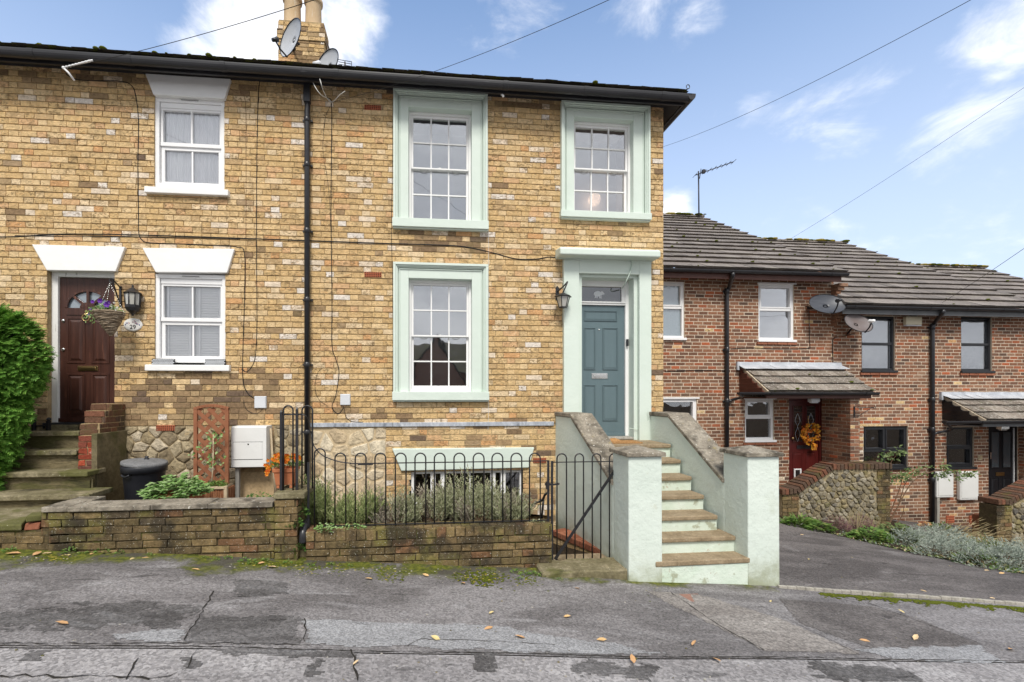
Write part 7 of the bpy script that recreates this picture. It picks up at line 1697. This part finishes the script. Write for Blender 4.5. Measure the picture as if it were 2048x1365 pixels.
for i in range(3400):
    c0,k0=r.choice(cen); px=c0+r.gauss(0,16); y_=(1110+px*.028+r.gauss(4,3.5)) if k0==0 else (1127+(px-600)*.05+r.gauss(9,8))
    p=G(px,y_); s=r.uniform(.004,.013); ms.ball(p+Vector((0,0,-.002)),s,0 if r.random()<.88 else 1,6,3,(1.5,1.1,.35))
for i in range(900):
    px=r.uniform(1640,2060); y_=1186+(px-1640)*.072+abs(r.gauss(2,4))*(.4+.6*math.sin(px*.05)**2); p=G(px,y_); s=r.uniform(.005,.015); ms.ball(p,s,0,7,4,(1.6,1.1,.30))
tag(ms.build('moss',[M['moss'],M['ochre_lichen']]),'cushions of moss in the joint between pavement, walls and drive edging','moss',None,'stuff')
pb=MB()
for i in range(420):
    if r.random()<.6: px=r.uniform(0,1340); y_=(1112+px*.03)+abs(r.gauss(0,12))
    else: px=r.uniform(0,2048); y_=r.uniform(1150,1360)
    p=G(px,y_); s=r.uniform(.003,.009); pb.ball(p,s,r.choice((0,0,1)),6,4,(1.2,1,.6))
tag(pb.build('grit',[M['kerb_concrete'],M['old_stone']]),'loose grit and tiny stones scattered on the pavement and road','grit',None,'stuff')
# --- fallen leaves
lm=MB(); lm.add([(0,0,0.004),(.035,-.022,.010),(.075,-.020,.012),(.115,0,.006),(.075,.021,.014),(.035,.024,.009),(.04,0,.004),(.08,0,.005)],[(0,1,6),(1,2,7,6),(2,3,7),(3,4,7),(4,5,6,7),(5,0,6)])
lp=lm.build('fallen_leaf',M['leaf_fallen']); me0=lp.data
lmats=[]
for k,c_ in enumerate(((.66,.43,.20),(.68,.50,.29),(.56,.33,.16),(.66,.53,.25))):
    mm=mat('leaf_tone_%d'%k,[(.3,tuple(x*.85 for x in c_)),(.7,c_)],scale=40,rough=.75,spec=.2,var=.15,vscale=60); d2=me0.copy(); d2.materials.clear(); d2.materials.append(mm); lmats.append(d2)
LG='fallen leaves on the ground'
def put(px,py,s,label):
    o=bpy.data.objects.new('fallen_leaf',r.choice(lmats)); C.objects.link(o); o.location=G(px,py,.006); s*=.82; o.scale=(s,s*r.uniform(.8,1.3),s); o.rotation_euler=(r.uniform(-.25,.25),r.uniform(-.25,.25),r.uniform(0,6.28)); tag(o,label,'leaf',LG)
for px,py,s in ((745,1158,.75),(858,1153,.8),(978,1228,.6),(930,1168,.8),(400,1140,.8),(1127,1234,.65),(1540,1205,.5),(1810,1227,.6),(1384,1292,.75),(1828,1281,1.0),(1718,1280,.9),(2026,1299,.9),(986,1254,.9),(880,1280,.8),(1051,1277,.9),(1214,1280,.85),(137,1249,1.0),(1160,1178,.6)): put(px,py,s,'pale orange fallen leaf lying flat on the dark pavement')
for px,py,s in ((1268,1328,.9),(1425,1316,.8),(706,1330,.5)): put(px,py,s,'pale orange fallen leaf lying on the grey road')
for px,py,s in ((10,1108,1.3),(65,1112,1.0),(104,1106,.9),(137,1112,.9),(300,1116,1.0),(180,1110,.8),(270,1116,.7),(535,1134,1.0),(515,1128,.7)): put(px,py,s,'brown fallen leaf among the weeds at the foot of the left garden wall')
for px,py,s in ((1618,1118,.7),(1707,1117,.9),(1600,1070,.6),(1900,1132,.8),(1925,1137,.9),(1954,1149,.8),(1840,1180,.7),(1990,1197,.7),(1970,1142,.9),(1998,1148,.8)): put(px,py,s,'pale fallen leaf on the drive beside the planted bed')
bpy.data.objects.remove(lp)
for px,py,s in ((352,1158,.03),(300,1150,.02)): pass
